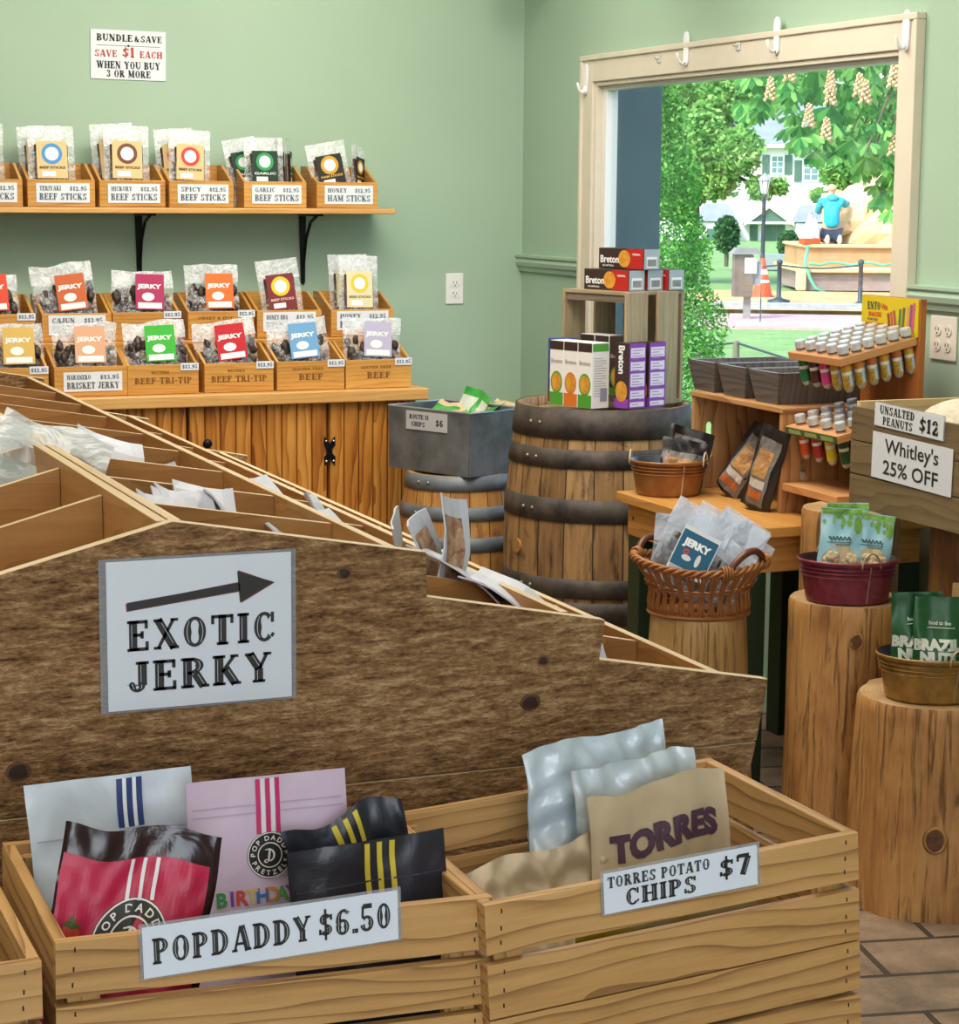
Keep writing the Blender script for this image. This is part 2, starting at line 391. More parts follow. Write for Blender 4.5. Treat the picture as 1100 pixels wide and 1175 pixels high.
_SC = {}
def sans(text, bold=0.0):
    """plain sans lettering, cap height 1: (verts, faces, [], [], width)"""
    k = (text, bold)
    if k in _SC: return _SC[k]
    cu = bpy.data.curves.new('lettering', 'FONT'); cu.body = text; cu.offset = bold; cu.resolution_u = 3; cu.size = 1.0; cu.dimensions = '2D'; cu.fill_mode = 'BOTH'
    o = bpy.data.objects.new('lettering', cu); COL.objects.link(o)
    dg = bpy.context.evaluated_depsgraph_get(); dg.update()
    me = bpy.data.meshes.new_from_object(o.evaluated_get(dg))
    cap = .73
    v = [(p.co.x / cap, p.co.y / cap) for p in me.vertices]; f = [list(p.vertices) for p in me.polygons]
    bpy.data.objects.remove(o, do_unlink=True); bpy.data.curves.remove(cu); bpy.data.meshes.remove(me)
    w = max([p[0] for p in v], default=0); _SC[k] = (v, f, [], [], w); return _SC[k]

def place(geo, x, y, h, w=None, align='c', rot=0):
    """scale lettering to cap height h (and width w), put its baseline anchor at x, y; returns (main, inline)"""
    v, f, iv, jf, W_ = geo; sx = h if w is None else w / max(W_, 1e-6)
    ox = {'c': -W_ * sx / 2, 'l': 0, 'r': -W_ * sx}[align]; c, s_ = math.cos(R(rot)), math.sin(R(rot))
    def T(p):
        a, b = p[0] * sx + ox, p[1] * h
        return (x + a * c - b * s_, y + a * s_ + b * c)
    return ([T(p) for p in v], f), ([T(p) for p in iv], jf)

def arc_text(text, cx, cy, r, h, mid, span_per=None, inward=False, bold=.02):
    """letters set round a circle of radius r centred on angle mid (degrees)"""
    out = []; ws = [max(sans(ch, bold)[4], .3) if ch != ' ' else .35 for ch in text]; tot = sum(ws) * h + len(text) * h * .22
    a = mid + (1 if not inward else -1) * math.degrees(tot / r) / 2
    for ch, w in zip(text, ws):
        st = math.degrees((w * h + h * .22) / r); am = a - st / 2 if not inward else a + st / 2
        if ch != ' ':
            rr = r if not inward else r + h
            out.append(place(sans(ch, bold), cx + rr * math.cos(R(am)), cy + rr * math.sin(R(am)), h, rot=(am - 90 if not inward else am + 90))[0])
        a = a - st if not inward else a + st
    return out

def rect2(x0, x1, y0, y1, nu=1, nv=1):
    v = [(x0 + (x1 - x0) * i / nu, y0 + (y1 - y0) * j / nv) for j in range(nv + 1) for i in range(nu + 1)]
    f = [[j*(nu+1)+i, j*(nu+1)+i+1, (j+1)*(nu+1)+i+1, (j+1)*(nu+1)+i] for j in range(nv) for i in range(nu)]
    return v, f
def disc2(cx, cy, r, n=28, ri=0, ry=None):
    ry = ry or r
    v, f = [], []
    if ri:
        for k in range(n):
            a = 2 * PI * k / n; v += [(cx + r * math.cos(a), cy + ry * math.sin(a)), (cx + ri * math.cos(a), cy + ri * ry / r * math.sin(a))]
        f = [[2*k, 2*((k+1) % n), 2*((k+1) % n)+1, 2*k+1] for k in range(n)]
    else:
        v = [(cx, cy)] + [(cx + r * math.cos(2*PI*k/n), cy + ry * math.sin(2*PI*k/n)) for k in range(n)]
        f = [[0, 1 + k, 1 + (k + 1) % n] for k in range(n)]
    return v, f

def deco(name, geos, fn, mat, parent, label=None):
    b = MB()
    for g in geos: b.flat(g, fn)
    o = b.build(name, mat, parent)
    if label: o['label'] = label
    return o
INK = plain('ink_charcoal', '#26282c', .6)
def front(off=.0006): return lambda x, y: (x, -off, y)

def write(parent, lines, mat=None, fn=None, inline=None, name='lettering'):
    """lines: (geo, x, y, h, w, align)"""
    fn = fn or front(.0012); o = None
    for ln in lines:
        a, b = place(*ln)
        if not a[1]: continue
        o = deco(name, [a], fn, mat or INK, parent)
        if inline and b[1] and len(b[1]) > 8: deco('letter_highlight', [b], (lambda x, y: Vector(fn(x, y)) + Vector((0, -.0004, 0))), inline, parent)
    return o
# ------------------------------------------------------------------ room shell
XW, YB, XL, YF = 3.15, 7.30, -2.6, -1.6
def struct(name, b, mat, label=None, bevel=0, parent=None, smooth=False, world=False):
    o = b.build(name, mat, parent, bevel=bevel, smooth=smooth, world=world)
    if parent is None: o['kind'] = 'structure'
    if label: o['label'] = label
    if label and parent is None: o['category'] = 'structure'
    return o

def wall_mat():
    t = NT('sage_green_paint'); n1 = t.noise(t.coords('Object'), 1.3, 3)
    t.l(t.ramp(n1, [(.3, C('#9fb8a2')), (.7, C('#a8c0aa'))]), t.b.inputs['Base Color']); t.b.inputs['Roughness'].default_value = .42
    t.b.inputs['Specular IOR Level'].default_value = .35
    t.bump(t.noise(t.coords('Object'), 160, 3), .06, .001); return t.mat
GREEN = wall_mat()
CREAM = plain('cream_trim_paint', '#d9cfbd', .4, var=.03)
WHITE = plain('white_gloss_paint', '#e8e8e6', .35)

def floor_mat():
    t = NT('tumbled_paver_stone'); co = t.coords('Object', rot=(0, 0, R(12)))
    br = t.n('TexBrick'); t.l(co, br.inputs['Vector']); br.inputs['Scale'].default_value = 1.0
    br.offset = .5; br.inputs['Mortar Size'].default_value = .007; br.inputs['Brick Width'].default_value = .34; br.inputs['Row Height'].default_value = .19
    br.inputs['Mortar Smooth'].default_value = .3; br.inputs['Bias'].default_value = 0
    br.inputs['Color1'].default_value = C('#8b7058'); br.inputs['Color2'].default_value = C('#6f6052'); br.inputs['Mortar'].default_value = C('#3c352c')
    n1 = t.noise(t.coords('Object'), 9, 6, .65); n2 = t.noise(t.coords('Object'), 38, 5, .6)
    col = t.mix(.55, br.outputs[0], t.ramp(n1, [(.3, C('#4f4035')), (.5, C('#85705c')), (.72, C('#b0937a'))]))
    col = t.mix(br.outputs['Fac'], col, C('#3a332a'))
    t.l(col, t.b.inputs['Base Color']); t.b.inputs['Roughness'].default_value = .55
    h = t.math('SUBTRACT', t.math('ADD', t.math('MULTIPLY', n1, .8), t.math('MULTIPLY', n2, .3)), t.math('MULTIPLY', br.outputs['Fac'], 1.2))
    t.bump(h, .9, .012); return t.mat

struct('floor', MB().box(XL, XW, YF, YB, -.08, 0), floor_mat(), 'tumbled brown paver stone floor')
struct('ceiling', MB().box(XL, XW + .1, YF, YB + .1, CEIL, CEIL + .1), plain('ceiling_white', '#d9dad3', .7), 'plain white ceiling')
struct('wall_back', MB().box(XL, XW + .12, YB, YB + .1, -.08, CEIL), GREEN, 'sage green wall behind the jerky shelves')
struct('wall_left', MB().box(XL - .1, XL, YF, YB + .1, -.08, CEIL), GREEN, 'sage green wall on the left')
b = MB(); b.box(XL, -.6, YF - .1, YF, -.08, CEIL); b.box(1.0, XW + .1, YF - .1, YF, -.08, CEIL); b.box(-.6, 1.0, YF - .1, YF, 2.3, CEIL)
struct('wall_front', b, GREEN, 'sage green wall behind the viewer')
# window opening: y 4.775..6.655, z .64..1.925
WY0, WY1, WZ0, WZ1 = 4.775, 6.655, .64, 1.925
b = MB(); T = .06
b.box(XW, XW + T, YF, WY0, -.08, CEIL); b.box(XW, XW + T, WY1, YB + .1, -.08, CEIL)
b.box(XW, XW + T, WY0, WY1, -.08, WZ0); b.box(XW, XW + T, WY0, WY1, WZ1, CEIL)
struct('wall_right', b, GREEN, 'sage green wall with the big window')
# window casing, jambs, sill, glass
win = thing('window_1', 'big picture window with cream casing looking out on the garden', 'window', (XW, (WY0 + WY1) / 2, WZ0)); win['kind'] = 'structure'
b = MB(); cw = .083
b.box(XW - .022, XW, WY0 - cw, WY0, WZ0 - .02, WZ1 + cw); b.box(XW - .022, XW, WY1, WY1 + cw, WZ0 - .02, WZ1 + cw)
b.box(XW - .022, XW, WY0 - .001, WY1 + .001, WZ1, WZ1 + cw)
for y0, y1 in ((WY0 - cw - .008, WY0 - cw + .01), (WY1 + cw - .01, WY1 + cw + .008)): b.box(XW - .03, XW, y0, y1, WZ0 - .02, WZ1 + cw - .0105)
b.box(XW - .03, XW, WY0 - cw - .008, WY1 + cw + .008, WZ1 + cw - .01, WZ1 + cw + .008)
struct('window_casing', b, CREAM, parent=win, bevel=.003, world=True)
b = MB(); jd = .055
b.box(XW - .012, XW + jd, WY0, WY0 + .014, WZ0, WZ1); b.box(XW - .012, XW + jd, WY1 - .014, WY1, WZ0, WZ1); b.box(XW - .012, XW + jd, WY0 + .014, WY1 - .014, WZ1 - .014, WZ1)
struct('window_jamb', b, CREAM, parent=win, bevel=.002, world=True)
b = MB(); s0 = XW + .012
b.box(s0, s0 + .045, WY0 + .014, WY0 + .05, WZ0 + .01, WZ1 - .014); b.box(s0, s0 + .045, WY1 - .045, WY1 - .014, WZ0 + .01, WZ1 - .014)
b.box(s0, s0 + .045, WY0 + .05, WY1 - .045, WZ1 - .028, WZ1 - .014); b.box(s0, s0 + .045, WY0 + .05, WY1 - .045, WZ0 + .01, WZ0 + .05)
struct('window_sash', b, WHITE, parent=win, bevel=.003, world=True)
b = MB(); b.box(XW - .045, XW + .07, WY0 - cw - .02, WY1 + cw + .02, WZ0 - .03, WZ0 + .012)
struct('window_sill', b, WHITE, parent=win, bevel=.004, world=True)
t = NT('window_glass'); tr = t.n('BsdfTransparent'); gl = t.n('BsdfGlossy'); mx = t.n('MixShader'); gl.inputs['Roughness'].default_value = .01
tr.inputs[0].default_value = (.93, .96, .95, 1); mx.inputs[0].default_value = .06
t.l(tr.outputs[0], mx.inputs[1]); t.l(gl.outputs[0], mx.inputs[2]); t.l(mx.outputs[0], t.out.inputs[0])
GLASS = t.mat
struct('window_glass', MB().box(s0 + .02, s0 + .025, WY0 + .045, WY1 - .042, WZ0 + .045, WZ1 - .026), GLASS, parent=win, world=True)
b = MB()
for x0, x1, z0, z1 in ((-.6, -.52, 0, 2.3), (.92, 1.0, 0, 2.3), (.17, .23, 0, 2.22), (-.52, .92, 2.22, 2.3), (-.52, .92, 0, .22)): b.box(x0, x1, YF - .06, YF - .02, z0, z1)
dr = struct('added_door_1', b, CREAM, 'added glazed double door behind the viewer, made to carry the cool fill light')  # unseen door, added only as a carrier for the front fill light
MB().box(-.52, .92, YF - .043, YF - .037, .22, 2.22).build('added_door_glass', GLASS, dr)
# chair rail either side of the window, baseboards
def rail(name, y0, y1, label):
    b = MB(); pr = [(0, 1.255), (-.012, 1.255), (-.016, 1.268), (-.024, 1.276), (-.028, 1.29), (-.022, 1.302), (-.030, 1.308), (-.030, 1.316), (0, 1.318)]
    b.prism([(XW + p[0], p[1]) for p in pr], y0, y1, 'xz'); struct(name, b, GREEN, label)
rail('trim_1', WY1 + cw + .008, YB, 'green chair rail between the corner and the window')
rail('trim_2', YF, WY0 - cw - .008, 'green chair rail to the right of the window')
struct('baseboard_right', MB().box(XW - .014, XW, YF, YB, 0, .1), GREEN, 'green baseboard under the window')
struct('baseboard_back', MB().box(XL, XW - .014, YB - .014, YB, 0, .1), GREEN, 'green baseboard along the back wall')

# adhesive hooks on the window casing
HOOK = plain('white_hook_plastic', '#eceef2', .2); CLEARHK = plain('clear_hook_plastic', '#c9ccc8', .1)
def hook(loc, label):
    t = thing('adhesive_hook', label, 'hook', loc, -90, 'white adhesive hooks on the window casing')
    b = MB(); b.prism([(.016 * math.cos(a), .034 + .026 * math.sin(a)) for a in [PI * k / 10 for k in range(11)]] + [(.013 * math.cos(a), -.030 + .016 * math.sin(a)) for a in [PI + PI * k / 10 for k in range(11)]], -.007, 0)
    b.build('backplate', HOOK, t, bevel=.002)
    b = MB(); b.tube([(0, -.004, -.018), (0, -.010, -.036), (0, -.018, -.040), (0, -.027, -.032), (0, -.033, -.016), (0, -.035, -.006)], lambda f: .006 - .002 * f, 10)
    b.build('hook_arm', HOOK, t, smooth=True); return t
hx = XW - .0225
for y, z, lb in ((6.70, 1.93, 'white adhesive hook on the left upright of the window casing'), (5.96, 1.99, 'white adhesive hook on the window head, nearer the corner'),
                 (5.40, 1.995, 'white adhesive hook at the middle of the window head'), (4.735, 1.965, 'white adhesive hook at the top right corner of the window casing')):
    hook((hx if y < 6.7 else hx, y, z), lb)
for y, z, lb in ((6.15, 1.976, 'small clear hook on the window head left of a white hook'), (5.63, 1.985, 'small clear hook on the window head between two white hooks')):
    b = MB(); b.box(-.012, .012, -.004, 0, -.012, .012); b.tube([(0, -.004, .004), (0, -.012, 0), (0, -.02, .006)], .003, 6); b.tube([(-.03, -.002, .002), (-.012, -.002, .004)], .0018, 6)
    o = b.build('clear_hook', CLEARHK, None, bevel=.001); o.location = (hx, y, z); o.rotation_euler = (0, 0, R(-90)); tag(o, lb, 'hook', 'small clear hooks on the window head')

# outlets
SLOT = plain('outlet_slot_dark', '#3a3a38', .6)
def outlet(loc, rz, gangs, label, mat):
    t = thing('wall_outlet', label, 'outlet', loc, rz)
    w = .035 + .023 * (gangs - 1)
    MB().box(-w, w, -.006, 0, -.0572, .0572).build('cover_plate', mat, t, bevel=.003)
    for g in range(gangs):
        cx = (g - (gangs - 1) / 2) * .046
        for cz in (.02, -.02):
            b = MB(); b.prism([(cx + .0165 * math.cos(a), cz + .0145 * math.sin(a)) for a in [2 * PI * k / 20 for k in range(20)]], -.0085, -.005)
            f = b.build('receptacle', mat, t)
            s = MB(); s.box(cx - .0075, cx - .0052, -.0092, -.008, cz - .001, cz + .008); s.box(cx + .0052, cx + .0075, -.0092, -.008, cz - .001, cz + .007)
            s.prism([(cx + .0026 * math.cos(a), cz - .0075 + .0026 * math.sin(a)) for a in [2 * PI * k / 10 for k in range(10)]], -.0092, -.008)
            s.build('slots', SLOT, f)
    return t
outlet((2.876, YB - .0005, 1.19), 0, 1, 'white duplex wall outlet on the green back wall', WHITE)
outlet((XW - .0005, 4.545, 1.185), -90, 2, 'cream double outlet plate on the green wall right of the window', plain('cream_plate', '#ddd6ca', .35))

# ceiling lamp housings that carry the room lights
LAMP = plain('lamp_housing', '#cfd0cc', .5)
for nm, x, y, sx, sy, lb in (('aisle', 1.9, 4.4, 1.24, 2.44, 'flat ceiling light panel over the aisle'), ('counter', -.6, 2.6, 1.04, 2.44, 'flat ceiling light panel left of the gabled bin'), ('entry', 1.0, .4, 1.84, .84, 'flat ceiling light panel near the entrance')):
    o = MB().box(x - sx/2, x + sx/2, y - sy/2, y + sy/2, CEIL - .05, CEIL).build('ceiling_light', LAMP); tag(o, lb, 'ceiling light', 'flat ceiling light panels')
# little track spot whose tip peeks in at the top by the corner
t = thing('track_spot', 'small pale ceiling spot lamp above the room corner', 'spot lamp', (2.98, 6.95, CEIL))
MB().lathe([(.006, 0), (.006, -.36)], 10).build('stem', LAMP, t)
MB().lathe([(.02, -.35), (.035, -.37), (.042, -.46), (.036, -.463), (.03, -.44)], 18, cap0=True).build('lamp_head', plain('spot_white', '#e6e0d4', .4), t, smooth=True)

# ------------------------------------------------------------------ wall sign, wall shelf, counter
PAPER = plain('white_card', '#dfe4ea', .5)
t = thing('wall_sign', 'white bundle and save sign card high on the green back wall', 'sign', (1.660, YB - .003, 1.915 + .09), 0, ry=.6)
sw, sh = .131, .0835
MB().box(-sw, sw, -.0015, .001, -sh, sh).build('card', PAPER, t)
RED = plain('ink_red', '#c8524c', .6)
write(t, [(slab('BUNDLE'), -.048, .045, .024, .125, 'c'), (slab('&'), .029, .045, .02, None, 'c'), (slab('SAVE'), .080, .045, .022, .075, 'c'),
          (slab('WHEN YOU BUY'), 0, -.047, .025, .222, 'c'), (slab('3 OR MORE'), 0, -.076, .024, .155, 'c')], fn=front(.0022))
write(t, [(slab('SAVE'), -.079, -.008, .023, .078, 'c'), (slab('$1'), 0, -.008, .034, None, 'c'), (slab('EACH'), .079, -.008, .023, .08, 'c')], RED, front(.0022), name='red_lettering')
deco('rule_line', [rect2(-.11, .11, .030, .0315), disc2(0, .031, .004)], front(.0022), INK, t)

HONEY = wood('honey_pine', '#9b5f22', '#c98a3e', '#dda656', freq=8, rough=.35, ring=.45, knots=.25, bump=.06, spec=.5)
HONEYC = wood('honey_pine_cabinet', '#84491a', '#b87730', '#d49a4c', freq=3.2, rough=.33, ring=.7, knots=.2, bump=.06, spec=.5)
HONEYL = wood('honey_pine_light', '#b27a36', '#cf9a55', '#dcb070', freq=6, rough=.35, ring=.35, knots=.1, bump=.05, spec=.5)
IRON = plain('black_iron', '#17181a', .45, .6, var=.2)
t = thing('wall_shelf', 'long honey pine shelf on black iron brackets on the back wall', 'shelf', (.9, YB, 1.486))
MB().box(-1.65, 1.652, -.25, -.001, -.019, 0).build('shelf_board', HONEYL, t, bevel=.003)
for x in (.786 - 1.14, .786, 1.385):
    b = MB(); b.box(x - .016, x + .016, -.2, -.002, -.028, -.0195)
    b.prism([(x - .013, -.03), (x + .013, -.03), (x + .008, -.268), (x, -.278), (x - .008, -.268)], -.007, -.001)
    b.tube([(x, -.17, -.028), (x, -.10, -.05), (x, -.045, -.11), (x, -.012, -.21)], .006, 8)
    b.lathe([(.003, 0), (.005, .002)], 8, (x, -.008, -.25))
    b.build('bracket', IRON, t, bevel=.001)

# counter: cabinet units under one worktop
wt = MB().box(-.9, 2.53, 6.65, YB - .002, .845, .885)
wt = wt.build('worktop', HONEYL, None, bevel=.004, loc=(0, 7.0, .845)); tag(wt, 'long honey pine worktop under the two rows of jerky boxes', 'worktop')
def cabinet(x0, x1, label, knob=None, hinge=None, two=True):
    t = thing('base_cabinet', label, 'cabinet', ((x0 + x1) / 2, 7.0, 0), 0, 'honey pine cabinets under the worktop')
    MB().box(x0 + .002, x1 - .002, 6.70, YB - .02, .002, .844).build('body', HONEYC, t, world=True)
    d = MB(); n = max(3, int(round((x1 - x0) / .052))); w = (x1 - x0 - .006) / n
    for k in range(n):
        a = x0 + .003 + k * w
        d.prism([(a, 6.70), (a, 6.683), (a + .006, 6.678), (a + w - .007, 6.678), (a + w - .003, 6.683), (a + w - .001, 6.70)], .06, .842, 'xy')
    # run the grain up each board
    d.uv = [[(v[1], v[0]) for v in uv] for uv in d.uv]
    z_uv(d)
    dr = d.build('door', HONEYC, t, world=True)
    if knob:
        k = MB().lathe([(.0, -.026), (.012, -.025), (.016, -.018), (.014, -.011), (.006, -.006), (.006, 0)], 16).build('knob', IRON, dr, smooth=True)
        k.rotation_euler = (R(-90), 0, 0); k.location = (knob[0] - t.location.x, 6.676 - 7.0, knob[1])
    if hinge:
        b = MB(); x, z = hinge
        for s_ in (-1, 1):
            b.prism([(x + s_*.004, z - .03), (x + s_*.018, z - .05), (x + s_*.02, z - .02), (x + s_*.009, z - .008), (x + s_*.009, z + .008), (x + s_*.02, z + .02), (x + s_*.018, z + .05), (x + s_*.004, z + .03)], 6.672, 6.677)
            for dz in (-.034, .034): b.sphere((x + s_*.013, 6.671, z + dz), .004, 8, 5, m=1)
        b.lathe([(.005, -.028), (.005, .028)], 10, (x, 6.672, z), cap0=True, cap1=True)
        h = b.build('hinge', [IRON, plain('steel_screw', '#b9bcc0', .3, .9)], dr, world=False)
        h.location = (-t.location.x, -7.0, 0)
    return t
def z_uv(b):
    """planks whose grain runs vertically: u follows z"""
    for i, f in enumerate(b.f):
        o = b.uv[i][0]; k = (i // 8)
        b.uv[i] = [(b.v[j][2] + k * 1.37, b.v[j][0] + b.v[j][1] + k * .73) for j in f]
cabinet(2.183, 2.500, 'narrow honey pine cabinet door nearest the grey tin', hinge=None)
cabinet(1.700, 2.180, 'honey pine cabinet door with round black knob and butterfly hinge', (1.756, .722), (2.182, .68))
cabinet(1.20, 1.697, 'honey pine cabinet left of the knob, mostly behind the gabled bin')
cabinet(.60, 1.197, 'honey pine cabinet further left behind the gabled bin')
# riser that lifts the rear row of boxes
t = thing('box_riser', 'honey pine riser lifting the rear row of jerky boxes', 'riser', (1.5, 7.05, .885))
MB().box(.55, 2.50, 6.925, 7.18, .887, 1.043).build('riser_block', HONEY, t, world=True, bevel=.003)
# ------------------------------------------------------------------ bags and pouches
def pouch_fn(w, h, d, seal=.12, bend=0, taper=.0, gus=.55, wob=.0, seed=0, sag=0, zipz=None, hf=.22):
    """front surface S(u, v, off): u -.5...5, v 0..1 ; local frame faces -Y, base at z=0"""
    def prof(v):
        if v < .18: return gus + (1 - gus) * math.sin(v / .18 * PI / 2)
        if v < .35: return 1
        k = (v - .35) / max(1e-6, 1 - seal - .35)
        return max(0, .5 + .5 * math.cos(min(1, k) * PI))
    def Sf(u, v, off=0, side=-1):
        g = max(0, 1 - abs(2 * u) ** 2.6)
        y = side * (d / 2 * prof(v) * g + .0006)
        wv = noise.noise(Vector((u * 3.1 + seed, v * 3.3, seed * 1.7))) + hf * noise.noise(Vector((u * 9 + seed, v * 11, seed)))
        wv += side * .35 * prof(v) * g * noise.noise(Vector((u * 4 - seed, v * 4, 3.3)))
        y += wob * wv * (1 if g > .02 else .3)
        y += side * off
        by = bend * v * v
        x = u * w * (1 - taper * v) + wob * .5 * noise.noise(Vector((v * 4 + seed, 3.1, u)))
        z = v * h + sag * noise.noise(Vector((u * 2.5, seed + 9.3, 0))) * v
        return Vector((x, y + by, z))
    return Sf

def pouch(name, w, h, d, mats, parent=None, nu=14, nv=16, mfn=None, **kw):
    """one closed bag mesh; returns (object, front surface function)"""
    Sf = pouch_fn(w, h, d, **kw); b = MB()
    b.grid(lambda u, v: Sf(u - .5, v, 0, -1), nu, nv, 0, mfn)
    b.grid(lambda u, v: Sf(.5 - u, v, 0, 1), nu, nv, 0, (lambda u, v: mfn(1 - u, v)) if mfn else None)
    b.grid(lambda u, v: Sf(u - .5, 0, 0, -1) * (1 - v) + Sf(u - .5, 0, 0, 1) * v, nu, 1)
    o = b.build(name, mats, parent, smooth=True)
    return o, Sf

CLEAR = plastic('clear_film', '#e8eef0', .10, .60, 30)
CLEAR2 = plastic('clear_film_crinkled', '#f0f4f6', .03, .42, 46, .12, .30, .74)
CLEAR3 = plastic('zip_bag_film', '#d3deee', .10, .34, 18, .2, .30, .66)
MEAT = film('dark_jerky', '#1d120f', .35, 60, .9, 0, '#4a342a')
STICK = film('snack_sticks', '#3a1d1a', .4, 40, .5, 0, '#5c3a34')
TAN = plain('tan_card', '#d9bd86', .55); BLACKC = plain('black_card', '#22211d', .45); DGREEN = plain('dark_green_card', '#16352a', .45); MAROON = plain('maroon_card', '#7c2a2f', .45); CREAMC = plain('cream_card', '#e0d6ac', .5)
WHITEP = plain('white_print', '#eef0f0', .5)
def col(h, r=.5): return plain('print_' + h.lstrip('#'), h, r)

def stick_pack(label, loc, rot, card, ring, w=.105, h=.175, group='beef stick packs on the wall shelf', ink='#5a3a22', txt='BEEF STICKS', d=.02, top='', light=False):
    t = thing('snack_stick_pack', label, 'snack pack', loc, rot[2], group, rot[0], rot[1])
    o, Sf = pouch('clear_bag', w, h, d, CLEAR2, t, 8, 10, seal=.16, wob=.006, seed=random.random() * 9)
    b = MB(); n = 7
    for k in range(n):
        x = (k / (n - 1) - .5) * w * .66
        b.tube([(x, 0, .012), (x, 0, h * .76)], .0055, 6)
    b.build('sticks', STICK, t, smooth=True)
    cw, ch = w * .66, h * .70
    fn = lambda x, y: Vector((x, -d / 2 - .0035, y))
    zc = h * .33; ch = h * .47
    dk = deco('header_card', [rect2(-cw / 2, cw / 2, zc, zc + ch)], fn, card, t)
    f2 = lambda x, y: Vector((x, -d / 2 - .0042, y)); f3 = lambda x, y: Vector((x, -d / 2 - .0048, y))
    deco('round_emblem', [disc2(0, zc + ch * .66, cw * .34, 24, cw * .22)], f2, col(ring), dk)
    deco('emblem_centre', [disc2(0, zc + ch * .66, cw * .225, 20)], f2, WHITEP, dk)
    write(dk, [(sans(txt, .03), 0, zc + ch * .26, .008, cw * .84, 'c')], col(ink), f3)
    deco('weight_panel', [rect2(-cw * .34, cw * .1, zc + ch * .05, zc + ch * .19)], f2, WHITEP, dk)
    return t

def jerky_bag(label, loc, rot, colr, w=.165, h=.16, group='jerky bags in the counter boxes', d=.045, lab=(.0, .045, .066, .092), word='JERKY', plasticm=None, lw=None, ltint=WHITEP):
    t = thing('jerky_bag', label, 'snack bag', loc, rot[2], group, rot[0], rot[1])
    sd = random.random() * 20
    pouch('clear_bag', w, h, d, plasticm or CLEAR2, t, 12, 12, seal=.2, wob=.012, seed=sd, sag=.012)
    b = MB(); r = random.Random(sd)
    for k in range(80):
        x, z = (r.random() - .5) * w * .84, .012 + r.random() * h * .62
        b.sphere((x, (r.random() - .5) * d * .35, z), .008 + r.random() * .010, 7, 5, (1, .5, 1.5), fn=lambda p: 1 + .55 * noise.noise(p * 2.5 + Vector((k, 0, 0))))
    b.build('jerky_pieces', MEAT, t, smooth=True)
    cx, z0, cw, ch = lab
    y = -d / 2 - .007
    dk = deco('label_card', [rect2(cx - cw/2, cx + cw/2, z0 - .03, z0 - .03 + ch)], lambda a, c: Vector((a, y, c)), colr, t)
    f3 = lambda a, c: Vector((a, y - .0008, c))
    write(dk, [(sans(word, .05), cx, z0 - .03 + ch * .60, .014, cw * .82, 'c')], ltint, f3)
    deco('product_panel', [rect2(cx - cw*.42, cx + cw*.42, z0 - .026, z0 - .026 + ch*.16), disc2(cx - cw*.06, z0 - .03 + ch*.36, cw*.22, 12, ry=ch*.12)], lambda a, c: Vector((a, y - .0006, c)), ltint, dk)
    return t

# ------------------------------------------------------------------ wooden display boxes
BOXW = wood('box_pine', '#98642a', '#c48c42', '#d8a65a', freq=7, rough=.38, ring=.4, knots=.15, bump=.06, spec=.5)
ENGR = plain('burnt_engraving', '#8a5a22', .6)
def display_box(label, x, y, z, w, hf, hb, dep, group):
    t = thing('display_box', label, 'display box', (x, y, z), 0, group); th = .009
    fr = MB().box(-w/2, w/2, 0, th, 0, hf).build('front_panel', BOXW, t, bevel=.001)
    for s in (-1, 1):
        x0 = -w/2 if s < 0 else w/2 - th
        MB().prism([(th, 0), (dep - th, 0), (dep - th, hb), (dep - th - .05, hb), (th, hf)], x0, x0 + th, 'yz').build('side_panel', BOXW, t)
    MB().box(-w/2, w/2, dep - th, dep, 0, hb).build('back_panel', BOXW, t)
    MB().box(-w/2 + th, w/2 - th, th, dep - th, 0, .006).build('base', BOXW, t)
    return t, fr
def box_card(t, w, h, x, z, top, price, bottom, big=.03):
    c = MB().box(x - w/2, x + w/2, -.002, -.0002, z - h/2, z + h/2).build('label_card', PAPER, t)
    L = [(slab(top), x - w*.44, z + h*.12, h*.24, w*.40, 'l'), (slab(price), x + w*.45, z + h*.12, h*.22, w*.33, 'r'), (slab(bottom), x, z - h*.36, h*.34, w*.89, 'c')]
    write(c, L, plain('ink_slate', '#5c6672', .6), front(.0028)); return c
def price_tag(t, x, z, txt='$13.95', w=.06, h=.024):
    c = MB().box(x - w/2, x + w/2, -.003, -.0006, z - h/2, z + h/2).build('price_tag', PAPER, t)
    write(c, [(slab(txt), x, z - h*.25, h*.5, w*.86, 'c')], plain('ink_navy', '#36476c', .6), front(.0036))
def engrave(fr, lines): write(fr, lines, ENGR, front(.0006), name='engraved_lettering')

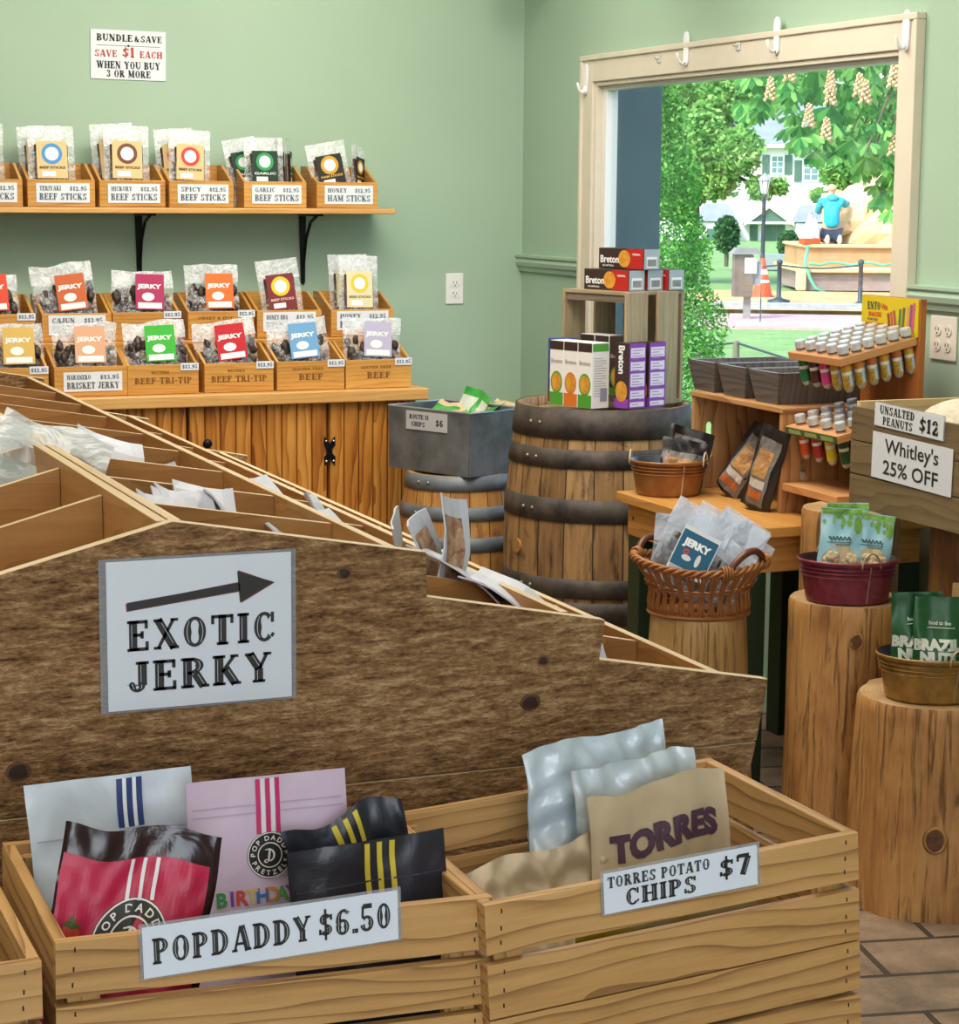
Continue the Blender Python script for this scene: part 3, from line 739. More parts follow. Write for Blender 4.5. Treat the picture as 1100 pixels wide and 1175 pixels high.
ups = [(1.132, 'CRACKED PEPPER', 'plain wooden box cut off by the left edge, on the wall shelf'), (1.373, 'TERIYAKI', 'wooden box with white teriyaki beef sticks card on the wall shelf'), (1.613, 'HICKORY', 'wooden box with white hickory beef sticks card on the wall shelf'),
       (1.852, 'SPICY', 'wooden box with white spicy beef sticks card on the wall shelf'), (2.114, 'GARLIC', 'wooden box with white garlic beef sticks card on the wall shelf'), (2.377, 'HONEY', 'wooden box with white honey ham sticks card on the wall shelf')]
for x, nm, lb in ups:
    t, fr = display_box(lb, x, 7.062, 1.4875, .225, .09, .145, .19, 'wooden boxes on the wall shelf')
    box_card(t, .178, .064, .005, .046, '' if nm.startswith('CR') else nm, '$12.95', 'HAM STICKS' if nm == 'HONEY' else 'BEEF STICKS')
zs = 1.4945
PK_ = [('clear pack with dark card standing at the left edge of the wall shelf', (1.125, 7.135, zs), (-5, 0, 0), BLACKC, '#3b4a66', .15, .265, {}),
('beef stick pack with tan card and blue ring emblem', (1.353, 7.105, zs), (-7, 0, 0), TAN, '#3f8fd0', .155, .262, {}),
('second pack tucked behind the blue ring teriyaki pack', (1.338, 7.165, zs), (-6, -3, 0), TAN, '#3f8fd0', .15, .262, {}),
('beef stick pack with tan card and brown ring emblem', (1.605, 7.105, zs), (-7, 1, 0), TAN, '#6e3f25', .155, .268, {}),
('second pack behind the brown ring hickory pack', (1.588, 7.165, zs), (-5, -4, 0), TAN, '#6e3f25', .15, .275, {}),
('beef stick pack with tan card and red ring emblem', (1.818, 7.105, zs), (-7, 3, 0), TAN, '#d2382f', .145, .258, {}),
('second pack leaning left behind the red ring spicy pack', (1.803, 7.165, zs), (-5, -4, 0), TAN, '#d2382f', .14, .262, {}),
('front beef stick pack with dark green card in the garlic box', (2.090, 7.105, zs), (-6, 0, 0), DGREEN, '#2f9a55', .14, .235, dict(ink='#d9e6d9', txt='GARLIC')),
('green card pack leaning left behind the front garlic pack', (2.055, 7.165, zs), (-5, -10, 0), DGREEN, '#2f9a55', .12, .235, dict(ink='#d9e6d9', txt='GARLIC')),
('garlic pack turned edge on, nearer the front pack', (2.160, 7.15, zs), (-2, 3, 62), DGREEN, '#2f9a55', .11, .235, dict(ink='#d9e6d9', txt='GARLIC', d=.014)),
('garlic pack turned edge on at the right end of its box', (2.192, 7.15, zs), (-2, 3, 66), DGREEN, '#2f9a55', .11, .235, dict(ink='#d9e6d9', txt='GARLIC', d=.014)),
('ham stick pack with black and gold card leaning left', (2.352, 7.105, zs), (-7, -10, 0), BLACKC, '#cf9a2b', .145, .225, dict(ink='#d8a838', txt='HAM STICKS')),
('ham stick pack turned nearly edge on in the honey ham box', (2.438, 7.135, zs), (-4, 10, 45), BLACKC, '#cf9a2b', .105, .215, dict(ink='#d8a838', txt='HAM STICKS', d=.014))]
for lb, lc, rt_, cd, rg, w_, h_, kw in PK_: stick_pack(lb, lc, rt_, cd, rg, w_, h_, **kw)

fronts = [(1.130, None, None, 'brisket box cut off by the left edge, front row on the counter'), (1.3845, 'card', ('HABANERO', 'BRISKET JERKY'), 'front row wooden box with white habanero brisket jerky card'),
          (1.6215, 'engr', 'BEEF TRI-TIP', 'front row wooden box engraved tri-tip below the green label bag'), (1.877, 'engr', 'BEEF TRI-TIP', 'front row wooden box engraved tri-tip below the red label bag'),
          (2.1255, 'engr', 'BEEF', 'front row wooden box engraved beef below the blue label bag'), (2.3665, 'engr', 'BEEF', 'front row wooden box engraved beef at the right end of the counter')]
for i, (x, kind, txt, lb) in enumerate(fronts):
    t, fr = display_box(lb, x, 6.70, .8865, .236, .096, .15, .205, 'wooden boxes in the front row on the counter')
    if kind == 'card': box_card(t, .19, .062, .006, .047, txt[0], '$13.95', txt[1])
    else:
        price_tag(t, .088, .088)
        if kind: engrave(fr, [(slab(txt), 0, .034, .02, .19 if len(txt) > 6 else .085, 'c'), (slab('WESTERN' if 'TRI' in txt else 'GLUTEN FREE'), -.01, .066, .009, .06 if 'TRI' in txt else .11, 'c')])
rears = [(1.139, 'tag', 'rear row wooden box cut off by the left edge'), (1.3945, ('CAJUN', '$13.95', 'BEEF STRIPS'), 'rear row wooden box with white cajun card'), (1.6295, 'tag', 'rear row wooden box below the magenta label bag'),
         (1.8875, 'engr', 'rear row engraved wooden box below the bright orange label bag'), (2.13, ('HONEY BBQ', '$12.95', 'BEEF STICKS'), 'rear row wooden box with honey bbq beef sticks card'), (2.3965, ('HONEY', '$12.95', 'BEEF STICKS'), 'rear row wooden box with honey beef sticks card at the right')]
for x, kind, lb in rears:
    t, fr = display_box(lb, x, 6.955, 1.0445, .232, .094, .15, .205, 'wooden boxes in the rear row on the riser')
    if kind in ('tag', 'engr'):
        price_tag(t, .088, .085)
        if kind == 'engr': engrave(fr, [(slab('SWEET & HOT'), -.02, .066, .010, .12, 'c')])
    else: box_card(t, .19, .066, 0, .055, *kind)
zf, zr = .894, 1.052
jb = [(1.145, 6.78, zf, '#d8b45c', 'front row jerky bag with mustard label at the left edge', 0), (1.385, 6.77, zf, '#e0a883', 'front row jerky bag with peach label in the habanero box', 0), (1.622, 6.77, zf, '#3cb63a', 'front row jerky bag with bright green label', -2),
      (1.872, 6.77, zf, '#c4202b', 'front row jerky bag with red label', -6), (2.122, 6.77, zf, '#6fa3cf', 'front row jerky bag with sky blue label', -5), (2.366, 6.77, zf, '#b9b2cb', 'front row jerky bag with pale lilac label at the right end', 3)]
for x, y, z, c, lb, ry in jb: jerky_bag(lb, (x, y, z), (-9, ry, 0), col(c), .212, .225, lab=(.012 + (.012 if x < 1.3 else 0), .122, .100, .118))
jr = [(1.12, 7.03, zr, '#e0482a', 'rear row jerky bag with red orange label at the left edge', -3, .21), (1.385, 7.02, zr, '#c8602c', 'rear row jerky bag with burnt orange label in the cajun box', -6, .25), (1.63, 7.02, zr, '#b02a5c', 'rear row jerky bag with magenta label', 2, .225), (1.878, 7.02, zr, '#e8702a', 'rear row jerky bag with bright orange label', 0, .245)]
for x, y, z, c, lb, ry, h in jr: jerky_bag(lb, (x, y, z), (-9, ry, 0), col(c), .212 if x != 1.878 else .19, h, lab=(.02, .120, .098, .120))
stick_pack('honey bbq pack with maroon card and yellow ring, leaning left', (2.132, 7.0, zr), (-8, -6, 0), MAROON, '#e4c62e', .15, .262, 'stick packs in the rear row', ink='#e8c0b0')
stick_pack('honey stick pack with cream card and yellow ring', (2.40, 7.0, zr), (-7, 1, 0), CREAMC, '#e4c62e', .145, .272, 'stick packs in the rear row', ink='#8a7a40')
stick_pack('second honey stick pack set behind the cream card pack', (2.388, 7.065, zr), (-5, -1, 0), CREAMC, '#e4c62e', .145, .274, 'stick packs in the rear row', ink='#8a7a40')
# ------------------------------------------------------------------ gabled bin display
def rough_mat():
    t = NT('rough_sawn_brown'); 
    g1 = t.noise(t.coords('UV', (24, 105, 1)), 1.0, 5, .62, .25); g2 = t.noise(t.coords('UV', (110, 210, 1)), 1.0, 4, .65); g3 = t.noise(t.coords('UV', (1.5, 9, 1)), 1.0, 4)
    vo = t.n('TexVoronoi'); t.l(t.coords('UV', (2.6, 5.5, 1), loc=(.37, .2, 0)), vo.inputs['Vector']); vo.inputs['Scale'].default_value = 1
    sep = t.n('SeparateColor'); t.l(vo.outputs['Color'], sep.inputs[0]); on = t.math('GREATER_THAN', sep.outputs[0], 1.5)
    kd = vo.outputs['Distance']
    f = t.math('ADD', t.math('MULTIPLY', g1, .52), t.math('ADD', t.math('MULTIPLY', g2, .30), t.math('MULTIPLY', g3, .23)))
    col = t.ramp(f, [(.38, C('#3b2817')), (.46, C('#765639')), (.54, C('#98744e')), (.63, C('#c2a078'))])
    halo = t.math('MULTIPLY', on, t.math('MAXIMUM', t.math('SUBTRACT', 1, t.math('MULTIPLY', kd, 4)), 0))
    col = t.mix(t.math('MULTIPLY', halo, .5), col, C('#5a4028'))
    col = t.mix(t.math('MULTIPLY', on, t.math('LESS_THAN', kd, .07)), col, C('#2e1d14'))
    t.l(col, t.b.inputs['Base Color']); t.b.inputs['Roughness'].default_value = .75; t.b.inputs['Specular IOR Level'].default_value = .2
    t.bump(t.math('ADD', g1, t.math('MULTIPLY', g2, .9)), 1.0, .007); return t.mat
ROUGH = rough_mat(); EDGE = wood('pale_sawn_edge', '#b09872', '#cbb792', '#d8c7a6', freq=7, rough=.6, ring=.2, knots=0, bump=.1)
PLY = wood('bin_plywood', '#7d542c', '#a2743f', '#b5874e', freq=1.2, rough=.5, ring=.35, knots=.1, bump=.05)
LIPM = wood('bin_lip_pine', '#b0966c', '#c8b088', '#d8c4a0', freq=5, rough=.5, ring=.3, knots=.05, bump=.05)
gd = thing('bin_display', 'long gabled wooden bin display with stepped rough brown end board', 'display bin', (.614, 3.83, 0))
PK = (.614, 1.145)
prof_r = [(.949, 1.087), (.950, 1.028), (1.208, .979), (1.200, .925), (1.463, .876)]
prof_l = [(.28, 1.060), (.279, 1.000), (.022, .950), (.03, .896), (-.235, .845)]
SEAM = .788
def gable(y0, y1):
    up = [PK] + prof_r + [(1.447, SEAM)] + [(-.22, SEAM)] + prof_l[::-1]
    MB().prism([(a, z) for a, z in up][::-1], y0, y1, 'xz', 0, 1).build('upper_end_board', [ROUGH, EDGE], gd, world=True, bevel=.0022)
    lo = [(1.446, SEAM - .0015), (1.405, .60), (-.18, .60), (-.219, SEAM - .0015)]
    MB().prism(lo[::-1], y0, y1, 'xz', 0, 1).build('lower_end_board', [ROUGH, EDGE], gd, world=True, bevel=.0012)
    MB().prism([(1.404, .597), (1.33, .30), (1.33, .0), (-.10, .0), (-.10, .30), (-.179, .597)][::-1], y0, y1, 'xz', 0, 1).build('base_end_board', [ROUGH, EDGE], gd, world=True, bevel=.003)
YA, YZ = 2.50, 5.165
gable(YA, YA + .02); gable(YZ - .02, YZ)
y0, y1 = YA + .021, YZ - .021
for x0, x1 in ((.598, .6125), (.6155, .630)): MB().box(x0, x1, y0, y1, .90, 1.143, top=1).build('ridge_board', [PLY, LIPM], gd, world=True, bevel=.001)
def mir(x): return 2 * .614 - x
lips = [(.904, 1.092, .96), (1.150, .990, .85), (1.384, .888, .75)]
for s in (0, 1):
    k = (lambda x: x) if s == 0 else mir
    dz = 0 if s == 0 else -.03
    for (x, zt, zb) in lips:
        a, b_ = sorted((k(x), k(x + .012)))
        MB().box(a, b_, y0, y1, zb + dz, zt + dz, top=1).build('bin_lip', [PLY, LIPM], gd, world=True, bevel=.001)
    # sloping bin floors
    fl = [((.63, 1.02), (.903, .965)), ((.917, .93), (1.149, .865)), ((1.163, .83), (1.383, .765))]
    for (p, q) in fl:
        pts = [(k(p[0]), p[1] + dz), (k(q[0]), q[1] + dz), (k(q[0]), q[1] - .01 + dz), (k(p[0]), p[1] - .01 + dz)]
        MB().prism(pts, y0, y1, 'xz').build('bin_floor', PLY, gd, world=True)
    dv = [2.763, 3.044, 3.335, 3.629, 3.905, 4.222, 4.485, 4.769] if s == 0 else [2.838, 3.139, 3.43, 3.72, 4.01, 4.30, 4.6, 4.88]
    for y in dv:
        for (p, q, lx, lz) in (((.631, 1.132), (.9035, 1.088), .967, 1.02), ((.9165, 1.030), (1.1495, .984), .868, .93), ((1.1625, .930), (1.3835, .884), .768, .835)):
            pts = [(k(p[0]), p[1] + dz * (0 if p[0] < .64 else 1)), (k(q[0]), q[1] + dz), (k(q[0]), lx + dz), (k(p[0]), lz + dz)]
            MB().prism(pts, y - .0065, y + .0065, 'xz', 0, 1).build('bin_divider', [PLY, LIPM], gd, world=True)
    a, b_ = sorted((k(1.31), k(1.325)))
    MB().box(a, b_, y0, y1, 0, .745).build('side_board', PLY, gd, world=True)
KNOTM = plain('board_knot', '#33211a', .8, var=.35, vscale=70); KNOTR = plain('board_knot_ring', '#5c4029', .8, var=.3, vscale=50)
for kx, kz, kr in ((.836, 1.066, .0062), (1.116, .930, .0055), (1.098, .874, .0095), (.418, .846, .0100)):
    b = MB(); b.v = [(kx, 2.4984, kz)] + [(kx + kr * 1.12 * math.cos(q) * (1 + .15 * math.sin(3 * q + kx * 9)), 2.4992, kz + kr * math.sin(q) * (1 + .12 * math.cos(2 * q + kz * 7))) for q in [2 * PI * i / 18 for i in range(18)]] + [(kx + kr * 1.6 * math.cos(q), 2.4999, kz + kr * 1.25 * math.sin(q)) for q in [2 * PI * i / 18 for i in range(18)]]
    for i in range(18):
        j = (i + 1) % 18; b.face([0, 1 + i, 1 + j]); b.face([1 + i, 19 + i, 19 + j, 1 + j], None, 1)
    b.build('knot', [KNOTM, KNOTR], gd, world=True)
gd['label'] = 'long gabled wooden bin display with stepped rough brown end board'

# laminated arrow sign on the end board
LAM = plastic('laminate_edge', '#aab0ba', .35, .45, 4, .12)
t = thing('arrow_sign', 'laminated white exotic jerky sign with black arrow on the brown end board', 'sign', (.6455, YA - .0035, 1.0045), 0, ry=.0)
SIGNP = plain('sign_paper', '#d3dbe6', .35)
MB().box(-.1255, .125, -.0006, .001, -.0955, .098).build('laminate_sleeve', LAM, t)
MB().box(-.1165, .1185, -.0016, -.0007, -.0925, .0945).build('paper', SIGNP, t)
SH = plain('letter_highlight_white', '#c3ccd6', .5)
BLK = plain('sign_black', '#2b2b2a', .5)
write(t, [(slab('EXOTIC', .10), .003, -.0185, .0385, .190, 'c'), (slab('JERKY', .10), .001, -.0705, .0385, .184, 'c')], BLK, front(.0022), SH)
def rot2(geo, a, cx, cy):
    c, s = math.cos(R(a)), math.sin(R(a)); return [( (x-cx)*c - (y-cy)*s + cx, (x-cx)*s + (y-cy)*c + cy) for x, y in geo[0]], geo[1]
arr = ([(-.092, .040), (.052, .045), (.052, .055), (-.092, .050), (.050, .030), (.096, .050), (.050, .070)], [[0, 1, 2, 3], [4, 5, 6]])
deco('arrow', [rot2(arr, 4.5, 0, .05)], front(.0022), BLK, t)
arr2 = ([(x + (-.0015 if x < 0 else .0012), y + (.0012 if y > .05 else -.0012)) for x, y in arr[0]], arr[1])
deco('arrow_outline', [rot2(arr2, 4.5, 0, .05)], front(.0019), plain('arrow_red_edge', '#7a3038', .5), t)

# ------------------------------------------------------------------ paper packets and bags in the bins
PAPERW = film('white_paper_packet', '#c6c8d2', .5, 7, .35)
KRAFT = plain('printed_photo_tan', '#b58a68', .55)
PIC = film('printed_pet_picture', '#d6ad90', .5, 45, .2, 0, '#85573e')
def packet(label, loc, rot, w=.12, h=.17, curl=.02, pic=False, group='white paper packets in the bins'):
    t = thing('paper_packet', label, 'paper packet', loc, rot[2], group, rot[0], rot[1])
    sd = random.random() * 9
    f = lambda u, v, o=0: Vector(((u - .5) * w, -curl * math.sin(v * PI) - curl * .8 * (u - .5) ** 2 * 4 * v + .004 * noise.noise(Vector((u * 3 + sd, v * 3, 0))) - o, v * h + .006 * noise.noise(Vector((u * 2, sd, 1)))))
    b = MB(); b.grid(lambda u, v: f(u, v), 6, 8); b.grid(lambda u, v: f(1 - u, v, -.0025), 6, 8)
    for (a, c) in (((0, 0), (1, 0)), ((0, 1), (1, 1)), ((0, 0), (0, 1)), ((1, 0), (1, 1))):
        b.grid(lambda u, v: f(a[0] + (c[0] - a[0]) * u, a[1] + (c[1] - a[1]) * u, -.0025 * v), 6, 1)
    b.build('packet', PAPERW, t, smooth=False)
    if pic:
        g = MB(); g.grid(lambda u, v: f(.16 + .68 * u, .22 + .6 * v, .0012), 6, 6, mfn=None); g.build('printed_picture', PIC, t)
    return t
# standing cards by the notch in the end board
packet('tall white card with printed pet picture standing by the notch', (1.088, 2.79, .955), (-4, 10, 40), .075, .158, .012, True)
packet('shorter white card with printed picture left of the tall one', (1.108, 2.90, .950), (-6, -20, 46), .065, .130, .012, True)
packet('thin white packet edge on left of the two picture cards', (1.078, 2.97, .950), (0, -24, 64), .06, .125, .006)
# lying papers spilling over the lips
packet('white packet draped over the middle lip below the picture cards', (1.165, 2.75, .958), (-62, 10, 62), .13, .16, .01)
packet('white packet lying beside the draped one on the middle lip', (1.21, 2.66, .935), (-64, 4, 52), .12, .15, .012)
packet('packet with pinkish picture showing in the lowest notch', (1.225, 2.57, .835), (-30, 10, 20), .09, .10, .008, True)
packet('white packet lying in the upper notch bin behind the end board', (.975, 2.545, .935), (-55, 20, 20), .14, .12, .012)
packet('flat white packet behind the upper notch one, dark print', (.99, 2.60, .93), (-55, 12, 15), .13, .10, .012)
packet('white packet with dark dot on the upper lip, fourth bin back', (1.035, 3.42, .950), (-30, 6, 62), .22, .125, .012)
packet('white packet leaning in the second tier, third bin back', (1.045, 3.10, .942), (-32, 6, 60), .20, .12, .012)
packet('white packet along the upper lip, second bin back', (.850, 3.0, 1.012), (-32, 8, 66), .22, .105, .012)
packet('white packet along the upper lip, first bin back', (.850, 2.70, 1.008), (-32, 8, 68), .18, .105, .012)
packet('white packet in the lowest tier far back, tip showing', (1.06, 3.25, .93), (-20, 14, 60), .08, .13, .012)
for k, (dx, dy, rz, lb) in enumerate(((0, 0, 14, 'front'), (.022, .03, 8, 'second'), (.045, .055, 20, 'third'), (.062, .085, 4, 'rear'))):
    packet('%s of four folded white packets fanned in the bin by the ridge' % lb, (.70 + dx, 2.83 + dy, 1.01), (-38, 12, rz), .095, .135, .014, group='fanned white packets by the ridge')
packet('white packet lying low in the third bin behind the ridge', (.70, 3.50, 1.03), (-60, 5, 10), .2, .10, .01)
packet('white packet in the shaded upper right bin, fourth back', (.83, 3.42, .99), (-20, -10, 10), .09, .10, .01)
packet('folded paper deep in the nearest left bin', (.50, 2.62, .98), (-45, 20, 30), .09, .10, .012)
ZIPB = plastic('zip_bag_glossy', '#dbe4e4', .10, .62, 11, .06, .25, .8)
def zipbag(label, loc, rot, w, h, d=.03, meat=False):
    t = thing('zip_bag', label, 'plastic bag', loc, rot[2], 'glossy zip bags piled in the far left bins', rot[0], rot[1])
    pouch('clear_bag', w, h, d, ZIPB, t, 12, 12, seal=.15, wob=.010, seed=random.random() * 20, sag=.012)
    MB().grid(lambda u, v: Vector(((u - .5) * w * .8, .002 + .006 * noise.noise(Vector((u * 4, v * 4, w * 50))), .01 + v * h * .6)), 6, 6).build('contents', film('pale_jerky_contents', '#b9c2ba', .4, 14, .3, 0, '#8c968f') if not meat else film('red_jerky_contents', '#7a3a2c', .5, 40, .6, 0, '#2a1a15'), t)
    return t
zipbag('large glossy zip bag nearest the left edge over the left bins', (.44, 3.38, .975), (-50, -10, -30), .26, .25)
zipbag('glossy zip bag standing against the ridge boards', (.555, 3.30, .985), (-22, 16, -30), .19, .21)
zipbag('zip bag with reddish jerky lying under the glossy bags', (.50, 3.24, .985), (-50, 25, -10), .20, .16, .025, True)
zipbag('clear zip bag flopped over the ridge toward the right bins', (.68, 3.62, 1.03), (-55, 24, 20), .16, .18, .02)
zipbag('zip bag further back along the left side of the ridge', (.46, 3.80, 1.0), (-25, 5, -20), .2, .19)
packet('crumpled white packet against the divider right of the ridge bags', (.715, 3.38, 1.04), (-30, 18, 10), .12, .12, .016)
packet('white packet over the divider at the far left bins', (.57, 4.15, 1.05), (-60, 0, 20), .2, .12, .012)
packet('pale striped packet at the far end by the left edge', (.70, 4.93, 1.07), (-12, 0, 0), .12, .075, .004)
# ------------------------------------------------------------------ crates in front
CRATE = wood('crate_pine', '#856038', '#b0864f', '#c69c66', freq=4.6, rough=.6, ring=.85, knots=.6, bump=.05, sharp=4.5, fine=110)
CRATE2 = wood('crate_pine_grey', '#7d6a48', '#a38c60', '#b8a274', freq=4.5, rough=.6, ring=.5, knots=.4, bump=.12)
GREYW = wood('weathered_crate', '#544a3e', '#74685a', '#8a7d6c', freq=4, rough=.7, ring=.5, knots=.5, bump=.2)
TAUPE = wood('taupe_crate', '#7d6c54', '#9c8a6c', '#b5a484', freq=4, rough=.6, ring=.4, knots=.2, bump=.15)
OLIVE = wood('olive_stained_crate', '#4b3d28', '#6d5b3e', '#7f6c4c', freq=4, rough=.6, ring=.45, knots=.7, bump=.15)
STAPLE = plain('staple_dark', '#2c2118', .5, .3)
def crate(label, loc, rz, w, d, zs, mats, group, ry=0, rx=0, post=.034, th=.013, cat='crate', ends=None, wallm=None, name='wooden_crate'):
    """open slatted crate: origin at the front-left-bottom corner of the base; zs = [(z0, z1), ...] slats"""
    t = thing(name, label, cat, loc, rz, group, rx, ry); top = zs[-1][1]
    def st(b, y, side):
        for z0, z1 in zs_now:
            for x in (.018, w - .018):
                for f in (.22, .5, .84): b.box(x + (f - .5) * .004 - .0009, x + (f - .5) * .004 + .0009, y - .0005, y + .0005, z0 + (z1 - z0) * f - .0026, z0 + (z1 - z0) * f + .0026, 1)
    for z0, z1 in zs:
        zs_now = [(z0, z1)]
        for y in (0, d - th):
            b = MB().box(0, w, y, y + th, z0, z1); 
            if y == 0: st(b, 0, 0)
            b.build('slat', [mats, STAPLE], t, bevel=.0015)
        for x in (0, w - th):
            MB().box(x, x + th, th + .0005, d - th - .0005, z0, z1).build('end_slat', wallm or mats, t, bevel=.0015)
    for x in (th, w - th - post):
        for y in (th + .0005, d - th - .0155): MB().box(x + .0005, x + post, y, y + .015, zs[0][0], top - .012).build('corner_post', mats, t)
    n = 4; g = .008; bw = (d - 2 * th - g * (n - 1)) / n
    for k in range(n): MB().box(th + .001, w - th - .001, th + .001 + k * (bw + g), th + k * (bw + g) + bw - .001, zs[0][0] + .002, zs[0][0] + .012).build('bottom_slat', mats, t)
    return t
# low table the crates stand on (hidden below the frame)
t = thing('low_table', 'low pine table carrying the three crates in front', 'table', (.7, 2.19, 0))
MB().box(-.42, 1.20, 1.99, 2.33, .26, .288).build('tabletop', CRATE, t, world=True)
for x in (-.38, 1.13):
    for y in (2.0, 2.27): MB().box(x, x + .05, y, y + .05, 0, .259).build('leg', CRATE, t, world=True)
P0 = .2895; DZ = .197
ca = crate('pine crate of pretzel pouches, left of the potato chip crate', (.3585 - .003, 1.985, P0 + .021), -.9, .464, .345, [(.0, .055), (.065, .12), (.13, .185)] + [(a + DZ, c + DZ) for a, c in [(.0, .048), (.057, .113), (.124, .178), (.187, .238), (.2475, .306)]], CRATE, 'pine crates in front of the gabled bin', ry=.9)
cb = crate('pine crate of potato chip bags at the front right', (.823 + .017, 1.957, P0), .8, .463, .345, [(.0, .055), (.062, .12), (.127, .19)] + [(a + DZ, c + DZ) for a, c in [(.0, .058), (.064, .124), (.131, .189), (.191, .2515), (.263, .319)]], CRATE, 'pine crates in front of the gabled bin', ry=-3.4)
cc = crate('pine crate cut off by the left edge of the frame', (-.118, 1.975, P0 + .002), 0, .466, .345, [(.0, .055), (.065, .12), (.13, .185)] + [(a + DZ, c + DZ) for a, c in [(.0, .05), (.06, .118), (.128, .183), (.193, .245), (.253, .312)]], CRATE, 'pine crates in front of the gabled bin')
o = MB().box(-.02, .315, 2.02, 2.24, .305, .775).build('cardboard_box', wood('weathered_board', '#8a7a52', '#a3946a', '#b8a880', freq=3, ring=.3, knots=.3), None, bevel=.004); tag(o, 'weathered board box inside the crate at the left edge', 'box')

# ------------------------------------------------------------------ price signs on the crates
def price_sign(label, loc, rz, w, h, lines, rx=0, ry=0, mat=None, inline=SH, group=None, sleeve=True):
    t = thing('price_sign', label, 'price sign', loc, rz, group, rx, ry)
    if sleeve: MB().box(-w/2 - .003, w/2 + .004, -.0004, .0008, -h/2 - .002, h/2 + .003).build('laminate_sleeve', LAM, t)
    MB().box(-w/2, w/2, -.0014, -.0005, -h/2, h/2).build('paper', mat or SIGNP, t)
    write(t, lines, BLK, front(.002), inline); return t
price_sign('long white pretzel price sign reading six fifty on its crate', (.5845, 1.979, .7965), -.8, .270, .0535, [(slab('POPDADDY', .09), -.0425, -.0130, .0272, .166, 'c'), (slab('$6.50', .07), .0875, -.0125, .028, .080, 'c')], ry=-1.6)
price_sign('white potato chips price sign reading seven dollars on its crate', (1.0425, 1.9565, .8065), .8, .190, .0455, [(slab('TORRES POTATO', .08), -.028, .006, .0125, .126, 'c'), (slab('CHIPS', .08), -.026, -.0175, .0195, .088, 'c'), (slab('$7', .08), .066, -.008, .023, .040, 'c')], ry=-3.2)

# ------------------------------------------------------------------ pretzel pouches
def stripes(Sf, xs, v0, v1, w, mat, parent, off=.0012, name='stripe'):
    for x in xs: deco(name, [rect2(x - w/2, x + w/2, v0, v1, 2, 16)], lambda a, c: Sf(a, c, off), mat, parent)
def logo(Sf, t, cu, cv, ru, w, h, ring='#e6e2da'):
    """round black emblem with lettering round the rim, draped on the bag"""
    f = lambda o: (lambda x, y: Sf(cu + x / w, cv + y / h, o))
    k = deco('round_emblem', [disc2(0, 0, ru, 36)], f(.0016), BLACKC, t)
    W_ = col(ring)
    deco('emblem_rim', [disc2(0, 0, ru * .985, 36, ru * .94), disc2(0, 0, ru * .55, 30, ru * .50)], f(.0022), W_, k)
    deco('rim_lettering', arc_text('POP DADDY', 0, 0, ru * .645, ru * .22, 90) + arc_text('PRETZELS', 0, 0, ru * .645, ru * .22, -90, inward=True) + [disc2(-ru * .74, -.0, ru * .035, 8), disc2(ru * .74, 0, ru * .035, 8)], f(.0023), W_, k)
    g = Gl(1); g.seg(.36, .08, .50, .92, .15); g.arc(.40, .5, .46, .46, -82, 98, 16, .15, .09); g.arc(.20, .10, .16, .13, 60, 330, 10, .1, .07); g.seg(.16, .88, .5, .93, .07)
    v, fc = [], []
    for q in g.q: fc.append(list(range(len(v), len(v) + 4))); v += [((x - .48) * ru * .62, (y - .5) * ru * .62) for x, y in q]
    deco('emblem_letter', [(v, fc)], f(.0023), W_, k)
PINK = film('pale_pink_foil', '#c9b3c6', .38, 10, .35); HOT = col('#c22763'); WHITEF = film('white_foil_pouch', '#c6d0da', .35, 10, .45); CRIM = film('crimson_foil', '#b01440', .42, 12, .3); DARKF = film('dark_maroon_foil', '#2a1618', .22, 14, .5); INKF = film('ink_black_foil', '#23252f', .36, 12, .55); YEL = col('#c8b436'); NAVY = col('#2c3f78'); PALEW = col('#dcd8de')
GR = 'foil pretzel pouches in the crate'
# white pouch
t = thing('pretzel_pouch', 'white foil pouch with navy stripes at the back left of the crate', 'snack pouch', (.490, 2.225, .60), -6, GR, -8, -3)
o, Sf = pouch('pouch_body', .185, .30, .03, WHITEF, t, 40, 50, seal=.18, wob=.006, seed=2)
stripes(Sf, (.06, .12, .18), .80, .985, .035, NAVY, t); stripes(Sf, (.09, .15), .80, .985, .022, col('#eef2f4'), t, .0011)
MB().flat(rect2(-.46, .46, .78, .785, 8, 1), lambda a, c: Sf(a, c, .0015)).build('zip_line', plain('zip_grey', '#a8b2be', .4), t)
# pink pouch
t = thing('pretzel_pouch', 'pale pink birthday pouch with hot pink stripes behind the front pouches', 'snack pouch', (.640, 2.165, .578), 0, GR, -4, 0)
o, Sf = pouch('pouch_body', .186, .325, .03, PINK, t, 40, 50, seal=.14, wob=.004, seed=5)
stripes(Sf, (-.062, .0, .062), .80, .992, .028, HOT, t); stripes(Sf, (-.031, .031), .80, .992, .026, PALEW, t, .0011)
for v_ in (.90, .872): MB().flat(rect2(-.47, .47, v_, v_ + .006, 12, 1), lambda a, c: Sf(a, c, .0009)).build('zip_line', plain('zip_pink', '#b7a0b6', .35), t)
logo(Sf, t, 0, .725, .026, .186, .325)
bd = ['#3f8a4a', '#7a3f92', '#c24a3a', '#c9b05a', '#3a6aa0', '#c27a3a', '#57984f', '#8a4a8c']
for k, ch in enumerate('BIRTHDAY'):
    deco('birthday_letter', [place(sans(ch, .035), (k - 3.5) * .0118 - .017, 0, .0165)[0]], lambda x, y: Sf(x / .186, .565 + y / .325, .0018), col(bd[k]), t)
